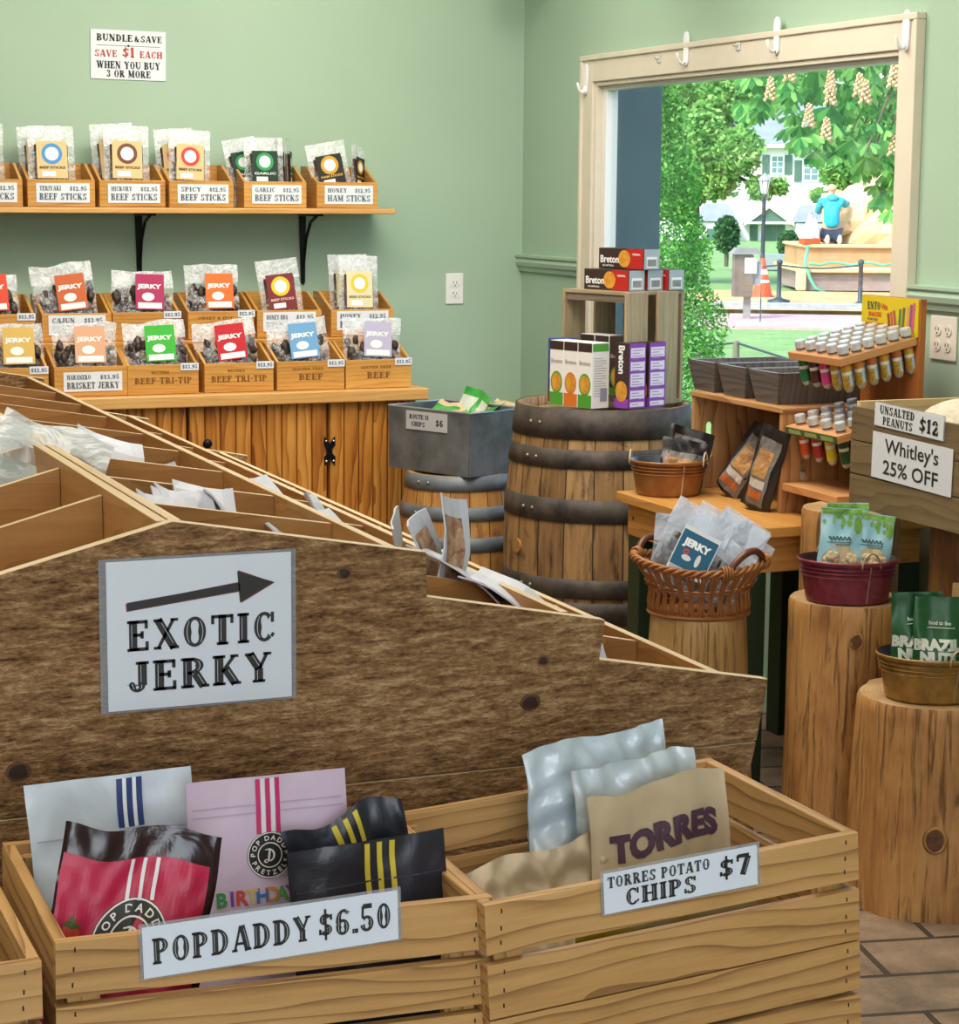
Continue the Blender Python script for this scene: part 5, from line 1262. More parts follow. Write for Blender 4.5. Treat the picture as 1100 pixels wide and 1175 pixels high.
tub('copper_bucket', 'rust orange ribbed bucket of dark pouches on the bench corner', (2.655, 5.115, .7252), -22, .105, .095, .096, metal_mat('rust_enamel', '#80502a', '#a06a38', .4, .25, 24), metal_mat('bucket_inside', '#3a434a', '#6a7880', .3, .6), plain('handle_cream', '#c9b9a0', .4), 'bucket', (-20, 168))
GPB = 'black pouches in the rust orange bucket'
dark_pouch('front black pouch with wide tan label in the rust orange bucket', (2.672, 5.085, .738), (-20, 10, -24), .125, .145, .025, GPB, True)
dark_pouch('rear black pouch sticking up in the rust orange bucket', (2.700, 5.150, .735), (-14, 16, -24), .13, .172, .028, GPB)
MACF = film('pale_blue_pouch', '#8fc0cf', .38, 12, .4, 0, '#a9d2da'); GRNL = film('leaf_green_print', '#5f9a34', .45, 40, .2, 0, '#8dbb4a'); NUTC = film('nut_print', '#b89a6c', .5, 90, .3, 0, '#d8c09a'); DKG = col('#2f4a44')
def nut_pouch(label, loc, rot, w, h, full=True):
    t = thing('nut_pouch', label, 'pouch', loc, rot[2], 'pale blue nut pouches in the maroon tub', rot[0], rot[1])
    o, Sf = pouch('pouch_body', w, h, .03, MACF, t, 14, 16, seal=.12, wob=.008, seed=random.random() * 20)
    r = random.Random(w * 1000)
    deco('leaf_print', [rect2(-.495, .495, .915, .99, 8, 2)] + [disc2(r.uniform(-.42, .44), r.uniform(.74, .93), r.uniform(.03, .075), 9, ry=r.uniform(.03, .06)) for k in range(9)] + [disc2(.40, .78, .10, 10, ry=.12)], lambda a, c: Sf(max(-.5, min(.5, a)), min(.995, c), .0012), GRNL, t)
    deco('clear_window', [disc2(0, .30, .42, 24, ry=.22)], lambda a, c: Sf(a, c, .0012), col('#c7b58f'), t)
    b = MB()
    for k in range(22):
        a, c = r.uniform(-.34, .34), r.uniform(.12, .38); p_ = Sf(a, c, .001); b.sphere(p_, .0085, 8, 6, (1, .35, 1))
    b.build('nuts', NUTC, t, smooth=True)
    pts = [Sf(-.30 + .55 * k / 30, .60 + .025 * math.sin(k * 1.25), .0025) for k in range(31)]
    MB().tube(pts, .0013, 5).build('script_lettering', DKG, t)
    MB().tube([Sf(-.34 + .6 * k / 10, .545 + .004 * k / 10, .0022) for k in range(11)], .0008, 5).build('script_underline', DKG, t)
    write(t, [(sans('unsalted', 0), .004, 0, .008, .034, 'c')], DKG, lambda x, y: Sf(x / w, .50 + y / h, .002))
    return t
nut_pouch('pale blue nut pouch with round nuts at the left of the maroon tub', (2.552, 4.062, .668), (-4, 2, -24), .098, .172)
nut_pouch('pale blue nut pouch at the right of the maroon tub', (2.618, 4.045, .668), (-4, 7, -22), .092, .158)
nut_pouch('pale blue nut pouch behind, its green top edge showing', (2.60, 4.105, .664), (-2, 0, -22), .10, .180)
BRZ = film('bottle_green_pouch', '#154a22', .4, 12, .45, 0, '#1f5a2c'); WLET = plain('pale_letter_print', '#cfd3c4', .55)
def brazil(label, loc, rot, w, h, sd):
    t = thing('nut_pouch', label, 'pouch', loc, rot[2], 'dark green nut pouches in the bronze tub', rot[0], rot[1])
    o, Sf = pouch('pouch_body', w, h, .035, BRZ, t, 14, 16, seal=.12, wob=.008, seed=sd)
    write(t, [(sans('BRAZIL', .07), -.006, 0, .0225, w * .94, 'c'), (sans('NUTS', .07), -.004, -.0275, .0225, w * .70, 'c')], WLET, lambda x, y: Sf(max(-.49, min(.49, x / w)), .475 + y / h, .0025))
    write(t, [(sans('food to live', .02), 0, 0, .0085, .045, 'c')], WLET, lambda x, y: Sf(x / w, .72 + y / h, .002), name='small_lettering')
    MB().tube([Sf(-.22 + .5 * k / 8, .69, .002) for k in range(9)], .0009, 5).build('print_underline', WLET, t)
    return t
brazil('front dark green nut pouch with pale lettering in the bronze tub', (2.580, 3.700, .482), (-3, 1, -22), .112, .216, 3)
brazil('rear dark green nut pouch peeking out behind the front one', (2.562, 3.745, .482), (-2, -2, -22), .112, .220, 6)
t = thing('kraft_pouch', 'plain tan kraft pouch at the right end of the bronze tub', 'pouch', (2.655, 3.695, .482), -22, None, -2, 1)
pouch('pouch_body', .085, .242, .03, film('kraft_paper', '#b9905c', .6, 12, .3), t, seal=.1, wob=.005, seed=4)

# ------------------------------------------------------------------ log stumps
def log_mat(name, dark, mid, light, crack=.5):
    t = NT(name); g = t.noise(t.coords('UV', (9, 90, 1)), 1.0, 6, .7, .5); big = t.noise(t.coords('UV', (3, 7, 1)), 1.0, 4, .6, .8)
    f = t.math('ADD', t.math('MULTIPLY', g, .4), t.math('MULTIPLY', big, .6)); colr = t.ramp(f, [(.30, C(dark)), (.48, C(mid)), (.70, C(light))])
    ck = t.noise(t.coords('UV', (4.5, 62, 1), loc=(7, 3, 0)), 1.0, 5, .65, .8); m = t.ramp(ck, [(.54, (0, 0, 0, 1)), (.64, (crack, crack, crack, 1))])
    colr = t.mix(m, colr, C('#4a2c14'))
    vo = t.n('TexVoronoi'); t.l(t.coords('UV', (3.6, 5.0, 1), loc=(.2, .35, 0)), vo.inputs['Vector']); vo.inputs['Scale'].default_value = 1
    sep = t.n('SeparateColor'); t.l(vo.outputs['Color'], sep.inputs[0]); on = t.math('GREATER_THAN', sep.outputs[0], .74); kd = vo.outputs['Distance']
    colr = t.mix(t.math('MULTIPLY', on, t.math('MULTIPLY', t.math('LESS_THAN', kd, .15), .55)), colr, C('#6a4020')); colr = t.mix(t.math('MULTIPLY', on, t.math('LESS_THAN', kd, .075)), colr, C('#3a2212'))
    t.l(colr, t.b.inputs['Base Color']); t.b.inputs['Roughness'].default_value = .5; t.bump(t.math('SUBTRACT', f, m), .6, .006); return t.mat
LOG = log_mat('peeled_log', '#784c24', '#a97842', '#c7985a', .75); LOGD = log_mat('dark_peeled_log', '#563318', '#7d5228', '#966838'); LOGP = log_mat('pale_log', '#80602f', '#a9844e', '#c4a06c', .6)
def end_mat():
    t = NT('log_end_grain'); xyz = t.n('SeparateXYZ'); t.l(t.coords('Object'), xyz.inputs[0])
    d = t.math('SQRT', t.math('ADD', t.math('POWER', xyz.outputs[0], 2), t.math('POWER', xyz.outputs[1], 2)))
    nz = t.noise(t.coords('Object'), 12, 4); s = t.math('SINE', t.math('ADD', t.math('MULTIPLY', d, 700), t.math('MULTIPLY', nz, 9)))
    t.l(t.mix(.65, t.ramp(s, [(.0, C('#9d7848')), (1, C('#bd9a68'))]), t.ramp(nz, [(.35, C('#94754e')), (.65, C('#b79a70'))])), t.b.inputs['Base Color']); t.b.inputs['Roughness'].default_value = .7; return t.mat
LOGE = end_mat()
def stump(label, x, y, h, r, mat, sd, flare=.06, knots=(), lump=.05, group='peeled log stumps used as display stands'):
    t = thing('log_stump', label, 'log stump', (x, y, 0), 0, group)
    def fn(a, z):
        k = 1 + lump * noise.noise(Vector((math.cos(a) * 1.3 + sd, math.sin(a) * 1.3, z * 1.1))) * 1.6 + lump * .5 * noise.noise(Vector((math.cos(a) * 4 + sd, math.sin(a) * 4, z * 2)))
        g = noise.noise(Vector((math.cos(a) * 2.2 + sd * 3, math.sin(a) * 2.2, .3)))
        if g > .28: k -= (g - .28) * .25
        return k
    N = 22; pr = [(r * (1 + flare * (1 - k / N)), (h - .008) * k / N) for k in range(N + 1)] + [(r * .975, h)]
    b = MB(); b.lathe(pr, 64, fn=fn); b.build('trunk', mat, t, smooth=True)
    e = MB(); e.lathe([(.0001, h), (r * .975, h)], 64, fn=lambda a, z: fn(a, h)); e.build('cut_top', LOGE, t)
    for (a, z, s) in knots:
        rr = r * (1 + flare * (1 - z / h)) * fn(R(a), z); d = Vector((math.cos(R(a)), math.sin(R(a)), 0)); c = d * (rr + .0005); c.z = z
        u = Vector((-d.y, d.x, 0)); w = Vector((0, 0, 1))
        k = MB()
        pts = [c + u * s * math.cos(q) + w * s * 1.25 * math.sin(q) + d * .003 for q in [2 * PI * i / 18 for i in range(18)]]
        k.tube([p + d * .002 * math.sin(i * 1.3) for i, p in enumerate(pts)], s * .17, 7, closed=True); k.build('knot', mat, t, smooth=True)
        k = MB(); k.v = [tuple(c + d * .005)] + [tuple(p + d * .001) for p in pts]
        for i in range(18): k.face([0, 1 + i, 1 + (i + 1) % 18])
        k.build('knot_centre', plain('knot_brown', '#5c381e', .6, var=.4, vscale=70), t)
    return t
stump('pale tapering log stump under the wicker basket', 2.322, 4.305, .5665, .113, LOGP, 1.3, .28, (), .03)
stump('tall peeled log stump under the maroon tub', 2.607, 4.108, .6215, .134, LOG, 4.7, .05, ((-112, .545, .014), (-106, .335, .012)))
stump('nearest peeled log stump under the bronze tub, with big knot', 2.615, 3.772, .4695, .164, LOG, 8.2, .03, ((-117, .185, .022),), .06)
stump('light log stump holding the tube rack behind the maroon tub', 2.785, 4.385, .7845, .122, LOG, 12.4, .02, (), .03)
stump('dark knotted log stump under the olive peanut crate', 2.925, 3.985, .8105, .150, LOGD, 15.9, .02, ((-128, .655, .024),), .03)

# ------------------------------------------------------------------ wicker basket of jerky bags
WICK = wood('wicker', '#4e2a12', '#8a5228', '#b07a45', freq=2, rough=.4, ring=.1, knots=0, bump=.1)
t = thing('wicker_basket', 'reddish brown wicker basket full of jerky bags on a pale stump', 'basket', (2.322, 4.303, .5685), -22)
RX, RY, HB = .156, .135, .125
def bk(a, f, o=0):
    k = .74 + .10 * f + (.17 * max(0, (f - .45) / .55) ** 1.5) - .02 * math.sin(f * PI)
    lift = .010 * math.cos(2 * a) * f
    return Vector(((RX * k + o) * math.cos(a), (RY * k + o) * math.sin(a), HB * f + lift))
b = MB(); n = 64
for k in range(n):
    for da in (-.026, .026):
        a = 2 * PI * k / n + da
        tw = .05 * (1 if k % 2 else -1)
        b.tube([bk(a + tw * math.sin(f * PI), f, .004 * math.sin(f * PI * 3)) for f in (0, .2, .4, .6, .8, 1)], .0030, 6)
b.build('stakes', WICK, t, smooth=True)
b = MB()
for f in (.07, .13, .52, .58):
    b.tube([bk(2 * PI * k / 88, f, .004 * (1 if k % 2 else -1)) for k in range(88)], .0026, 6, closed=True)
b.build('weavers', WICK, t, smooth=True)
b = MB()
for ph in (0, 2.1, 4.2):
    b.tube([bk(2 * PI * k / 132, 1.0) + Vector((math.cos(2 * PI * k / 132) *   .006 * math.cos(k * .72 + ph), math.sin(2 * PI * k / 132) * .006 * math.cos(k * .72 + ph), .006 * math.sin(k * .72 + ph))) for k in range(132)], .0047, 6, closed=True)
b.build('braided_rim', WICK, t, smooth=True)
b = MB(); b.lathe([(.0001, .003), (RX * .73, .003)], 40, sy=RY / RX); b.tube([bk(2 * PI * k / 60, 0.0, .003) + Vector((0, 0, .004)) for k in range(60)], .005, 6, closed=True); b.build('base', WICK, t)
HAND = plain('handle_brown_wood', '#5f3424', .35, var=.2)
for am in (-48, 132):
    pts = []
    for k in range(17):
        q = k / 16; a = R(am - 24 + 48 * q); p = bk(a, 1.0); p.z += -.008 + .048 * math.sin(q * PI) ** .7; pts.append(p)
    MB().tube(pts, .0085, 10).build('handle', HAND, t, smooth=True)
    b = MB()
    for e in (0, 1):
        a = R(am - 24 + 48 * e); c = bk(a, 1.0)
        for j in range(4): b.tube([c + Vector((0, 0, .0)) + Vector((math.cos(a) * .011 * math.cos(q) - math.sin(a) * (j - 1.5) * .007, math.sin(a) * .011 * math.cos(q) + math.cos(a) * (j - 1.5) * .007, .015 * math.sin(q))) for q in [2 * PI * i / 12 for i in range(12)]], .003, 5, closed=True)
    b.build('handle_binding', WICK, t, smooth=True)
BLUEL = col('#1f5c7e'); GRJ = 'zip bags of jerky in the wicker basket'
def basket_bag(label, loc, rot, w, h, lab=False, sd=1):
    t = thing('jerky_bag', label, 'snack bag', loc, rot[2], GRJ, rot[0], rot[1])
    pouch('clear_bag', w, h, .028, CLEAR3, t, 12, 12, seal=.3, wob=.008, seed=sd)
    b = MB(); r = random.Random(sd)
    for k in range(14): b.sphere(((r.random() - .5) * w * .74, (r.random() - .5) * .004, .012 + r.random() * h * .52), .015, 7, 5, (1, .4, 1.3), fn=lambda p: 1 + .3 * noise.noise(p * 2 + Vector((k, 0, 0))))
    b.build('jerky_pieces', MEAT, t, smooth=True)
    if lab:
        f = lambda o: (lambda x, y: Vector((x, -.0185 - o, y)))
        k = MB().box(-.036, .058, -.0185, -.0175, .030, .143).build('label_card', col('#d5dade'), t)
        deco('blue_panel', [rect2(-.0335, .0555, .044, .1325)], f(.0006), BLUEL, k)
        write(k, [(sans('JERKY', .06), .012, .098, .017, .066, 'c')], WHITEP, f(.0012))
        deco('pale_swirl', [disc2(-.002, .070, .012, 14, ry=.007), disc2(.026, .074, .006, 12, ry=.016)], f(.0011), col('#cfd6da'), k)
        deco('red_swirl', [disc2(-.008, .083, .007, 12, .003)], f(.0013), col('#c8443a'), k)
        deco('fine_print', [rect2(-.031, .04, .040 - i * .004, .0415 - i * .004) for i in range(4)], f(.0006), col('#8d949a'), k)
    return t
basket_bag('front jerky bag with blue label card in the wicker basket', (2.232, 4.268, .645), (-17, 27, -22), .150, .200, True, 3)
for i, (dx, dy, rx, ry, w, h, lb) in enumerate(((.0, .055, -14, 18, .17, .205, 'tall zip bag just behind the blue label bag in the basket'), (.028, .085, -10, 30, .17, .22, 'zip bag with pale top further behind the blue label bag'), (.004, .085, -8, 6, .15, .19, 'zip bag leaning at the back left of the basket'), (.062, .04, -12, 30, .15, .21, 'zip bag fanned to the right in the middle of the basket'),
     (.072, .07, -8, 32, .15, .215, 'zip bag fanned right, behind the middle of the basket'), (.090, .015, -14, 36, .13, .18, 'zip bag with dark jerky by the right basket handle'), (.05, .0, -16, 40, .13, .15, 'zip bag wedged edge on beside the blue label bag'))):
    basket_bag(lb, (2.275 + dx * .80, 4.272 + dy * .9 - dx * .33, .606), (rx, ry, -22 + (i % 3 - 1) * 6), w * .84, h, False, 10 + i)

# ------------------------------------------------------------------ olive crate of peanuts
t = crate('olive stained crate of burlap peanut bags on the dark stump', (2.700, 4.262, .8115), -90, .56, .40, [(.0, .078), (.081, .158), (.161, .240)], OLIVE, None, wallm=OLIVE)
MB().box(2.7135, 3.085, 4.2485, 4.2625, .822, 1.063).build('pale_end_lining', wood('pale_lining', '#b09468', '#c9b080', '#d8c298', freq=3, ring=.3, knots=.1), None); o = bpy.data.objects['pale_end_lining']
o.name = 'lining_board'; o.parent = t; o.matrix_parent_inverse = (Matrix.Translation(t.location) @ Matrix.Rotation(R(-90), 4, 'Z')).inverted()
SIGNW = plain('plain_paper', '#cfd2d6', .6)
price_sign('white unsalted peanuts sign reading twelve dollars on the olive crate', (2.6985, 4.0205, 1.0405), -90, .277, .0535, [(slab('UNSALTED', .08), -.046, .003, .019, .142, 'c'), (slab('PEANUTS', .08), -.042, -.022, .019, .122, 'c'), (slab('$12', .06), .083, -.018, .032, .076, 'c')], ry=1.6, inline=None, mat=SIGNW)
price_sign('white paper twenty five percent off sign below on the olive crate', (2.6985, 4.0035, .9455), -90, .322, .108, [(sans("Whitley's", .012), 0, .010, .034, .215, 'c'), (sans('25% OFF', .012), -.002, -.040, .034, .222, 'c')], ry=1.2, inline=None, mat=SIGNW, sleeve=False)
BURL = film('cream_burlap', '#cfc6b2', .85, 60, .4, 0, '#bdb39c')
for i, (x, y, rz, lb) in enumerate(((2.92, 4.08, 20, 'cream burlap peanut bag at the far end of the olive crate'), (2.90, 3.86, -10, 'cream burlap peanut bag nearer in the olive crate'))):
    t = thing('burlap_bag', lb, 'bag', (x, y, .995), rz, 'burlap peanut bags in the olive crate')
    b = MB(); b.sphere((0, 0, .02), 1, 26, 14, (.165, .105, .068), fn=lambda p: 1 + .12 * noise.noise(p * 2.2 + Vector((i * 5, 0, 0)))); b.build('sack', BURL, t, smooth=True)
    MB().tube([(-.06 + .012 * k, -.015 + .010 * math.sin(k * 1.1), .0885 - .0004 * (k - 5) ** 2) for k in range(11)], .003, 5).build('printed_mark', col('#6f6a60'), t)

# ------------------------------------------------------------------ test tube rack
RACKW = wood('rack_pine', '#a06a3c', '#c28a58', '#d09c6a', freq=3, rough=.5, ring=.35, knots=.05, bump=.06); RACKD = wood('rack_pine_panel', '#8a4c22', '#a8632f', '#b87440', freq=2, rough=.45, ring=.35, knots=.05, bump=.05)
t = thing('tube_rack', 'pine tiered rack of capped tubes with yellow header card before the window', 'rack', (2.9, 4.57, .8055))
MB().box(3.0, 3.017, 4.435, 4.700, .8065, 1.292).build('back_panel', RACKD, t, world=True, bevel=.001)
MB().box(2.772, 3.0, 4.432, 4.70, .7855, .8055).build('base', RACKW, t, world=True, bevel=.002)
TILT = math.atan2(.050, .222)
def shelf_pt(x, y, z, zc): return Vector((3.0 + (x - 3.0) * math.cos(TILT) , y, zc + (x - 3.0) * math.sin(TILT))) + Vector((-math.sin(TILT), 0, math.cos(TILT))) * z
for zc, x0 in ((1.1985, 2.772), (1.006, 2.772)):
    M4 = Matrix.Translation((3.0, 0, zc)) @ Matrix.Rotation(-TILT, 4, 'Y')
    MB().box(x0 - 3.0 - .004, -.006, 4.442, 4.694, -.020, 0, mat=M4).build('tier_shelf', RACKW, t, world=True, bevel=.0015)
M4 = Matrix.Translation((3.0, 0, 1.006)) @ Matrix.Rotation(-TILT, 4, 'Y')
k = MB().box(2.772 - 3.0 - .0065, 2.772 - 3.0 - .0045, 4.445, 4.690, -.0195, -.001, mat=M4).build('green_label_strip', col('#3f5c2c'), t, world=True)
for j in range(3): MB().box(2.772 - 3.0 - .0072, 2.772 - 3.0 - .0066, 4.46 + j * .078, 4.518 + j * .078, -.016, -.005, mat=M4).build('label_patch', col('#8da06a'), k)
for c in kids(k): c.location = -t.location; 
hc = MB().box(2.9965, 2.9995, 4.441, 4.700, 1.196, 1.291).build('header_card', col('#c9b21f'), t, world=True)
f = lambda o: (lambda x, y: (2.9962 - o - t.location.x, 4.700 - x - t.location.y, y + 1.196 - t.location.z))
write(hc, [(slab('ENTO'), .028, .060, .020, .060, 'l')], DKG, f(.0006)); write(hc, [(sans('Vita', .03), .092, .062, .016, .03, 'l'), (sans('SNACKS', .05), .034, .043, .011, .06, 'l'), (sans('SEASONED BUGS', .04), .022, .018, .009, .085, 'l'), (sans('TASTE & CRUNCH', .04), .022, .006, .008, .085, 'l')], col('#c24a2a'), f(.0006), name='red_lettering')
write(hc, [(sans('TRY ME TODAY', .03), .03, .032, .006, .05, 'l')], DKG, f(.0006), name='small_lettering')
tubecols = ['#8a3a3a', '#b05a4a', '#a8503a', '#3f7a4a', '#6a5a3a', '#c9a04a', '#8d4a78', '#c0527a']
for j, cx in enumerate((.128, .142, .156, .178, .194, .210, .226, .238)):
    hh = .034 + j * .0045; g = rot2(rect2(cx - .005, cx + .005, .020 + (j > 2) * -.008, .020 + hh + (j > 2) * .0), 12 if j < 3 else -4, cx, .04)
    deco('pictured_tube', [g], f(.0007), col(tubecols[j]), hc)
CAPM = metal_mat('aluminium_cap', '#c3c8cc', '#e2e5e8', .28, .35, 40); GLT = plastic('tube_glass', '#e8eee8', .25, .35, 5, .05)
tnames = {'#1f6a3c': 'green', '#4a2a1c': 'dark brown', '#c23a78': 'pink', '#b98a1f': 'mustard', '#c9962a': 'amber', '#c27a2a': 'orange', '#b8622f': 'rust', '#c9a52a': 'yellow', '#a82a2a': 'red', '#d2c02a': 'bright yellow', '#1f4a2c': 'bottle green', '#c8501f': 'orange red'}
def mk_tube(colr, spec='#d8c060'):
    t = thing('sample_tube', 'x', 'tube', (0, 0, 0)); yl_ = colr in ('#c9962a', '#b98a1f', '#c9a52a', '#c27a2a', '#b8622f')
    pr = [(.0001, -.098), (.006, -.097), (.0105, -.092), (.0125, -.084), (.0125, .004)]
    MB().lathe(pr, 14).build('glass_tube', GLT, t, smooth=True)
    pr2 = [(.0001, -.0965), (.006, -.0955), (.0095, -.091), (.0115, -.083)]
    MB().lathe(pr2, 14).build('contents', film('tube_filling_' + colr.lstrip('#'), '#a8862f' if colr in ('#c9962a', '#b98a1f', '#c9a52a', '#c27a2a', '#b8622f') else colr, .4, 60, .5, 0, '#6a4a1c' if colr not in ('#c23a78',) else '#8a2a58'), t, smooth=True)
    MB().lathe([(.01285, -.084), (.01285, -.052), (.0129, -.0515), (.0129, -.044), (.01285, -.0435), (.01285, -.030), (.01285, -.004)], 14, mfn=lambda i: [3, 1, 1, 1, 0, 2][i]).build('label_wrap', [film('tube_label_' + colr.lstrip('#'), colr, .4, 45, .1, 0, None), col('#d9d6c8'), film('tube_top_' + colr.lstrip('#'), '#c2641f' if yl_ else colr, .4, 45, .1), film('tube_low_' + colr.lstrip('#'), '#8f6f22' if yl_ else colr, .4, 60, .2, 0, '#c9a23a' if yl_ else None)], t, smooth=True)
    if yl_:
        b = MB(); b.grid(lambda u, v: (.0133 * math.cos(R(-100 + 40 * u)), .0133 * math.sin(R(-100 + 40 * u)), -.080 + .03 * v), 4, 1); b.build('blue_label_patch', col('#9fbfd8'), t)
    MB().lathe([(.0136, .003), (.0142, .006), (.0142, .020), (.013, .023), (.0001, .023)], 18).build('cap', CAPM, t, smooth=False)
    MB().lathe([(.0132, .0), (.0132, .003)], 14).build('dark_seal', plain('seal_dark', '#4a3428', .5), t)
    return t
protos = {}
def put_tube(colr, x, y, zc, label, group):
    p = shelf_pt(x, y, .004, zc); rot = (0, -math.degrees(TILT), 0)
    if colr not in protos:
        o = protos[colr] = mk_tube(colr); o.location = p; o.rotation_euler = [R(a) for a in rot]; o['label'] = label; o['group'] = group; return o
    return dup(protos[colr], p, label=label, group=group, rot=rot)
rowf = ['#b98a1f', '#c9962a', '#c27a2a', '#b8622f', '#c9a52a', '#b8622f', '#c9a52a']
colf = ['#c9962a', '#b98a1f', '#c23a78', '#4a2a1c', '#1f6a3c']
ordn = ['first', 'second', 'third', 'fourth', 'fifth', 'sixth', 'seventh']
for i in range(6):
    for j in range(5):
        x = 2.793 + i * .037; y = 4.462 + j * .051
        if j == 0: c = ['#c9962a', '#c27a2a', '#b8622f', '#c9962a', '#b8622f', '#c9a52a'][i]; lb = '%s %s tube in the near row of the upper tier' % (ordn[i], tnames[c])
        elif i == 0: c = colf[j]; lb = '%s tube on the aisle end of the upper tier of the rack' % tnames[c]
        else: c = '#c9a52a'; lb = 'capped yellow tube among the inner rows of the upper rack tier'
        put_tube(c, x, y, 1.1985, lb, 'tubes in the upper tier of the rack')
colg = ['#1f4a2c', '#d2c02a', '#a82a2a', '#c8501f']
for i in range(5):
    for j in range(4):
        x = 2.797 + i * .040; y = 4.470 + j * .064
        if i == 0: c = colg[j]; lb = '%s tube on the aisle end of the lower tier of the rack' % tnames[c]
        elif j == 0: c = '#1f4a2c'; lb = '%s bottle green tube in the near row of the lower tier' % ordn[i]
        else: c = '#1f4a2c'; lb = 'capped tube among the inner rows of the lower rack tier'
        put_tube(c, x, y, 1.006, lb, 'tubes in the lower tier of the rack')
# ------------------------------------------------------------------ outside the window
def at(px, py, d):
    """a point d metres along the view axis"""
    return Vector((0, 0, 1.55)) + _r * ((px - 550) * d / 2400) - _u * ((py - 587.5) * d / 2400) + _f * d
VR = -22.2      # things out there that face the shop
GZ = -.1
def ground_mat(name, a, b_, sc, rough=.9, bump=.3):
    t = NT(name); n1 = t.noise(t.coords('Object'), sc, 6, .7); n2 = t.noise(t.coords('Object'), sc * .12, 3)
    t.l(t.ramp(t.math('ADD', t.math('MULTIPLY', n1, .6), t.math('MULTIPLY', n2, .4)), [(.35, C(a)), (.65, C(b_))]), t.b.inputs['Base Color']); t.b.inputs['Roughness'].default_value = rough
    t.bump(n1, bump, .03); return t.mat
GRASS = ground_mat('lawn_green', '#557f48', '#86a868', 26); PATHM = ground_mat('pink_brick_path', '#a8848a', '#c4a6a6', 9); MULCH = ground_mat('tan_mulch', '#a8875a', '#ccb083', 14); KERB = ground_mat('grey_kerb', '#8a8f92', '#abb0b2', 8)
u0, v0 = Vector((_r.x, _r.y)).normalized(), Vector((_f.x, _f.y)).normalized()
def band(name, d0, d1, mat, label, x0=-30, x1=40, z=GZ, dz=.02, skew=0.0, kind='structure'):
    b = MB(); P4 = [(v0 * (d0 + skew * x0) + u0 * x0), (v0 * (d0 + skew * x1) + u0 * x1), (v0 * (d1 + skew * x1) + u0 * x1), (v0 * (d1 + skew * x0) + u0 * x0)]
    pts = [(p.x, p.y) for p in P4]
    b.prism(pts, z - dz - .05, z, 'xy'); o = b.build(name, mat); o['kind'] = kind; o['label'] = label; o['category'] = 'ground'; return o
# ground runs only beyond the window wall
b = MB(); b.prism([(3.4, -2), (60, -2), (60, 90), (3.4, 90)], GZ - .3, GZ - .03, 'xy'); o = b.build('garden_soil', GRASS); tag(o, 'green lawn outside the window', 'ground', kind='structure')
band('brick_path', 26.6, 29.6, PATHM, 'pinkish brick path beyond the lawn', -2, 20, GZ, .02, -.12)
band('mulch_bed', 30.0, 36, MULCH, 'tan mulch bed behind the grey kerb', 3.2, 20, GZ + .03, .02, -.12)
band('far_path', 30.0, 44, PATHM, 'pale path under the far trees', -8, 3.1, GZ - .0, .02, 0)
o = band('kerb', 29.6, 30.0, KERB, 'grey stone kerb between the brick path and the mulch bed', 3.0, 20, GZ + .14, .02, -.12)
# neighbouring wall of the shop seen edge on through the left of the window
o = MB().box(XW + .075, 3.488, 6.83, 7.1, GZ, 3.4).build('outer_wall', plain('slate_blue_siding', '#4f6272', .6, var=.05)); tag(o, 'slate blue outer wall just left of the window', 'wall', kind='structure')

def leaf_mat(name, a, b_, c):
    t = NT(name); n1 = t.noise(t.coords('Object'), 1.6, 4, .6); oi = t.n('NewGeometry'); n2 = t.n('TexWhiteNoise'); n2.noise_dimensions = '1D'; t.l(oi.outputs['Random Per Island'], n2.inputs['W'])
    f = t.math('ADD', t.math('MULTIPLY', n1, .5), t.math('MULTIPLY', n2.outputs[0], .5))
    colr = t.ramp(f, [(.28, C(a)), (.5, C(b_)), (.74, C(c))]); t.l(colr, t.b.inputs['Base Color']); t.b.inputs['Roughness'].default_value = .85; t.b.inputs['Specular IOR Level'].default_value = .08
    tr = t.n('BsdfTranslucent'); mx = t.n('MixShader'); t.l(colr, tr.inputs[0]); mx.inputs[0].default_value = .45
    t.l(t.b.outputs[0], mx.inputs[1]); t.l(tr.outputs[0], mx.inputs[2]); t.l(mx.outputs[0], t.out.inputs[0]); return t.mat
LF1 = leaf_mat('arborvitae_leaf', '#38793e', '#5da54e', '#95cc6a'); LF2 = leaf_mat('maple_leaf', '#4d8f48', '#7ab662', '#b2da88'); LF3 = leaf_mat('chestnut_leaf', '#2f7440', '#559a50', '#94c870'); LF4 = leaf_mat('shrub_leaf', '#2c5a3a', '#47754c', '#6a9a66')
BARK = plain('grey_bark', '#5a5148', .9, var=.3, vscale=6)
def leaves(pts, size, rng, asp=.55):
    b = MB()
    for p in pts:
        s = size * rng.uniform(.65, 1.3); d = Vector((rng.gauss(0, 1), rng.gauss(0, 1), rng.gauss(-.3, .8))).normalized(); w = d.cross(Vector((rng.gauss(0, 1), rng.gauss(0, 1), rng.gauss(0, 1)))).normalized()
        b.poly([p - d * s * .5, p + w * s * asp * .5 + d * s * .08, p + d * s * .5, p - w * s * asp * .5 + d * s * .08])
    return b
rng = random.Random(11)
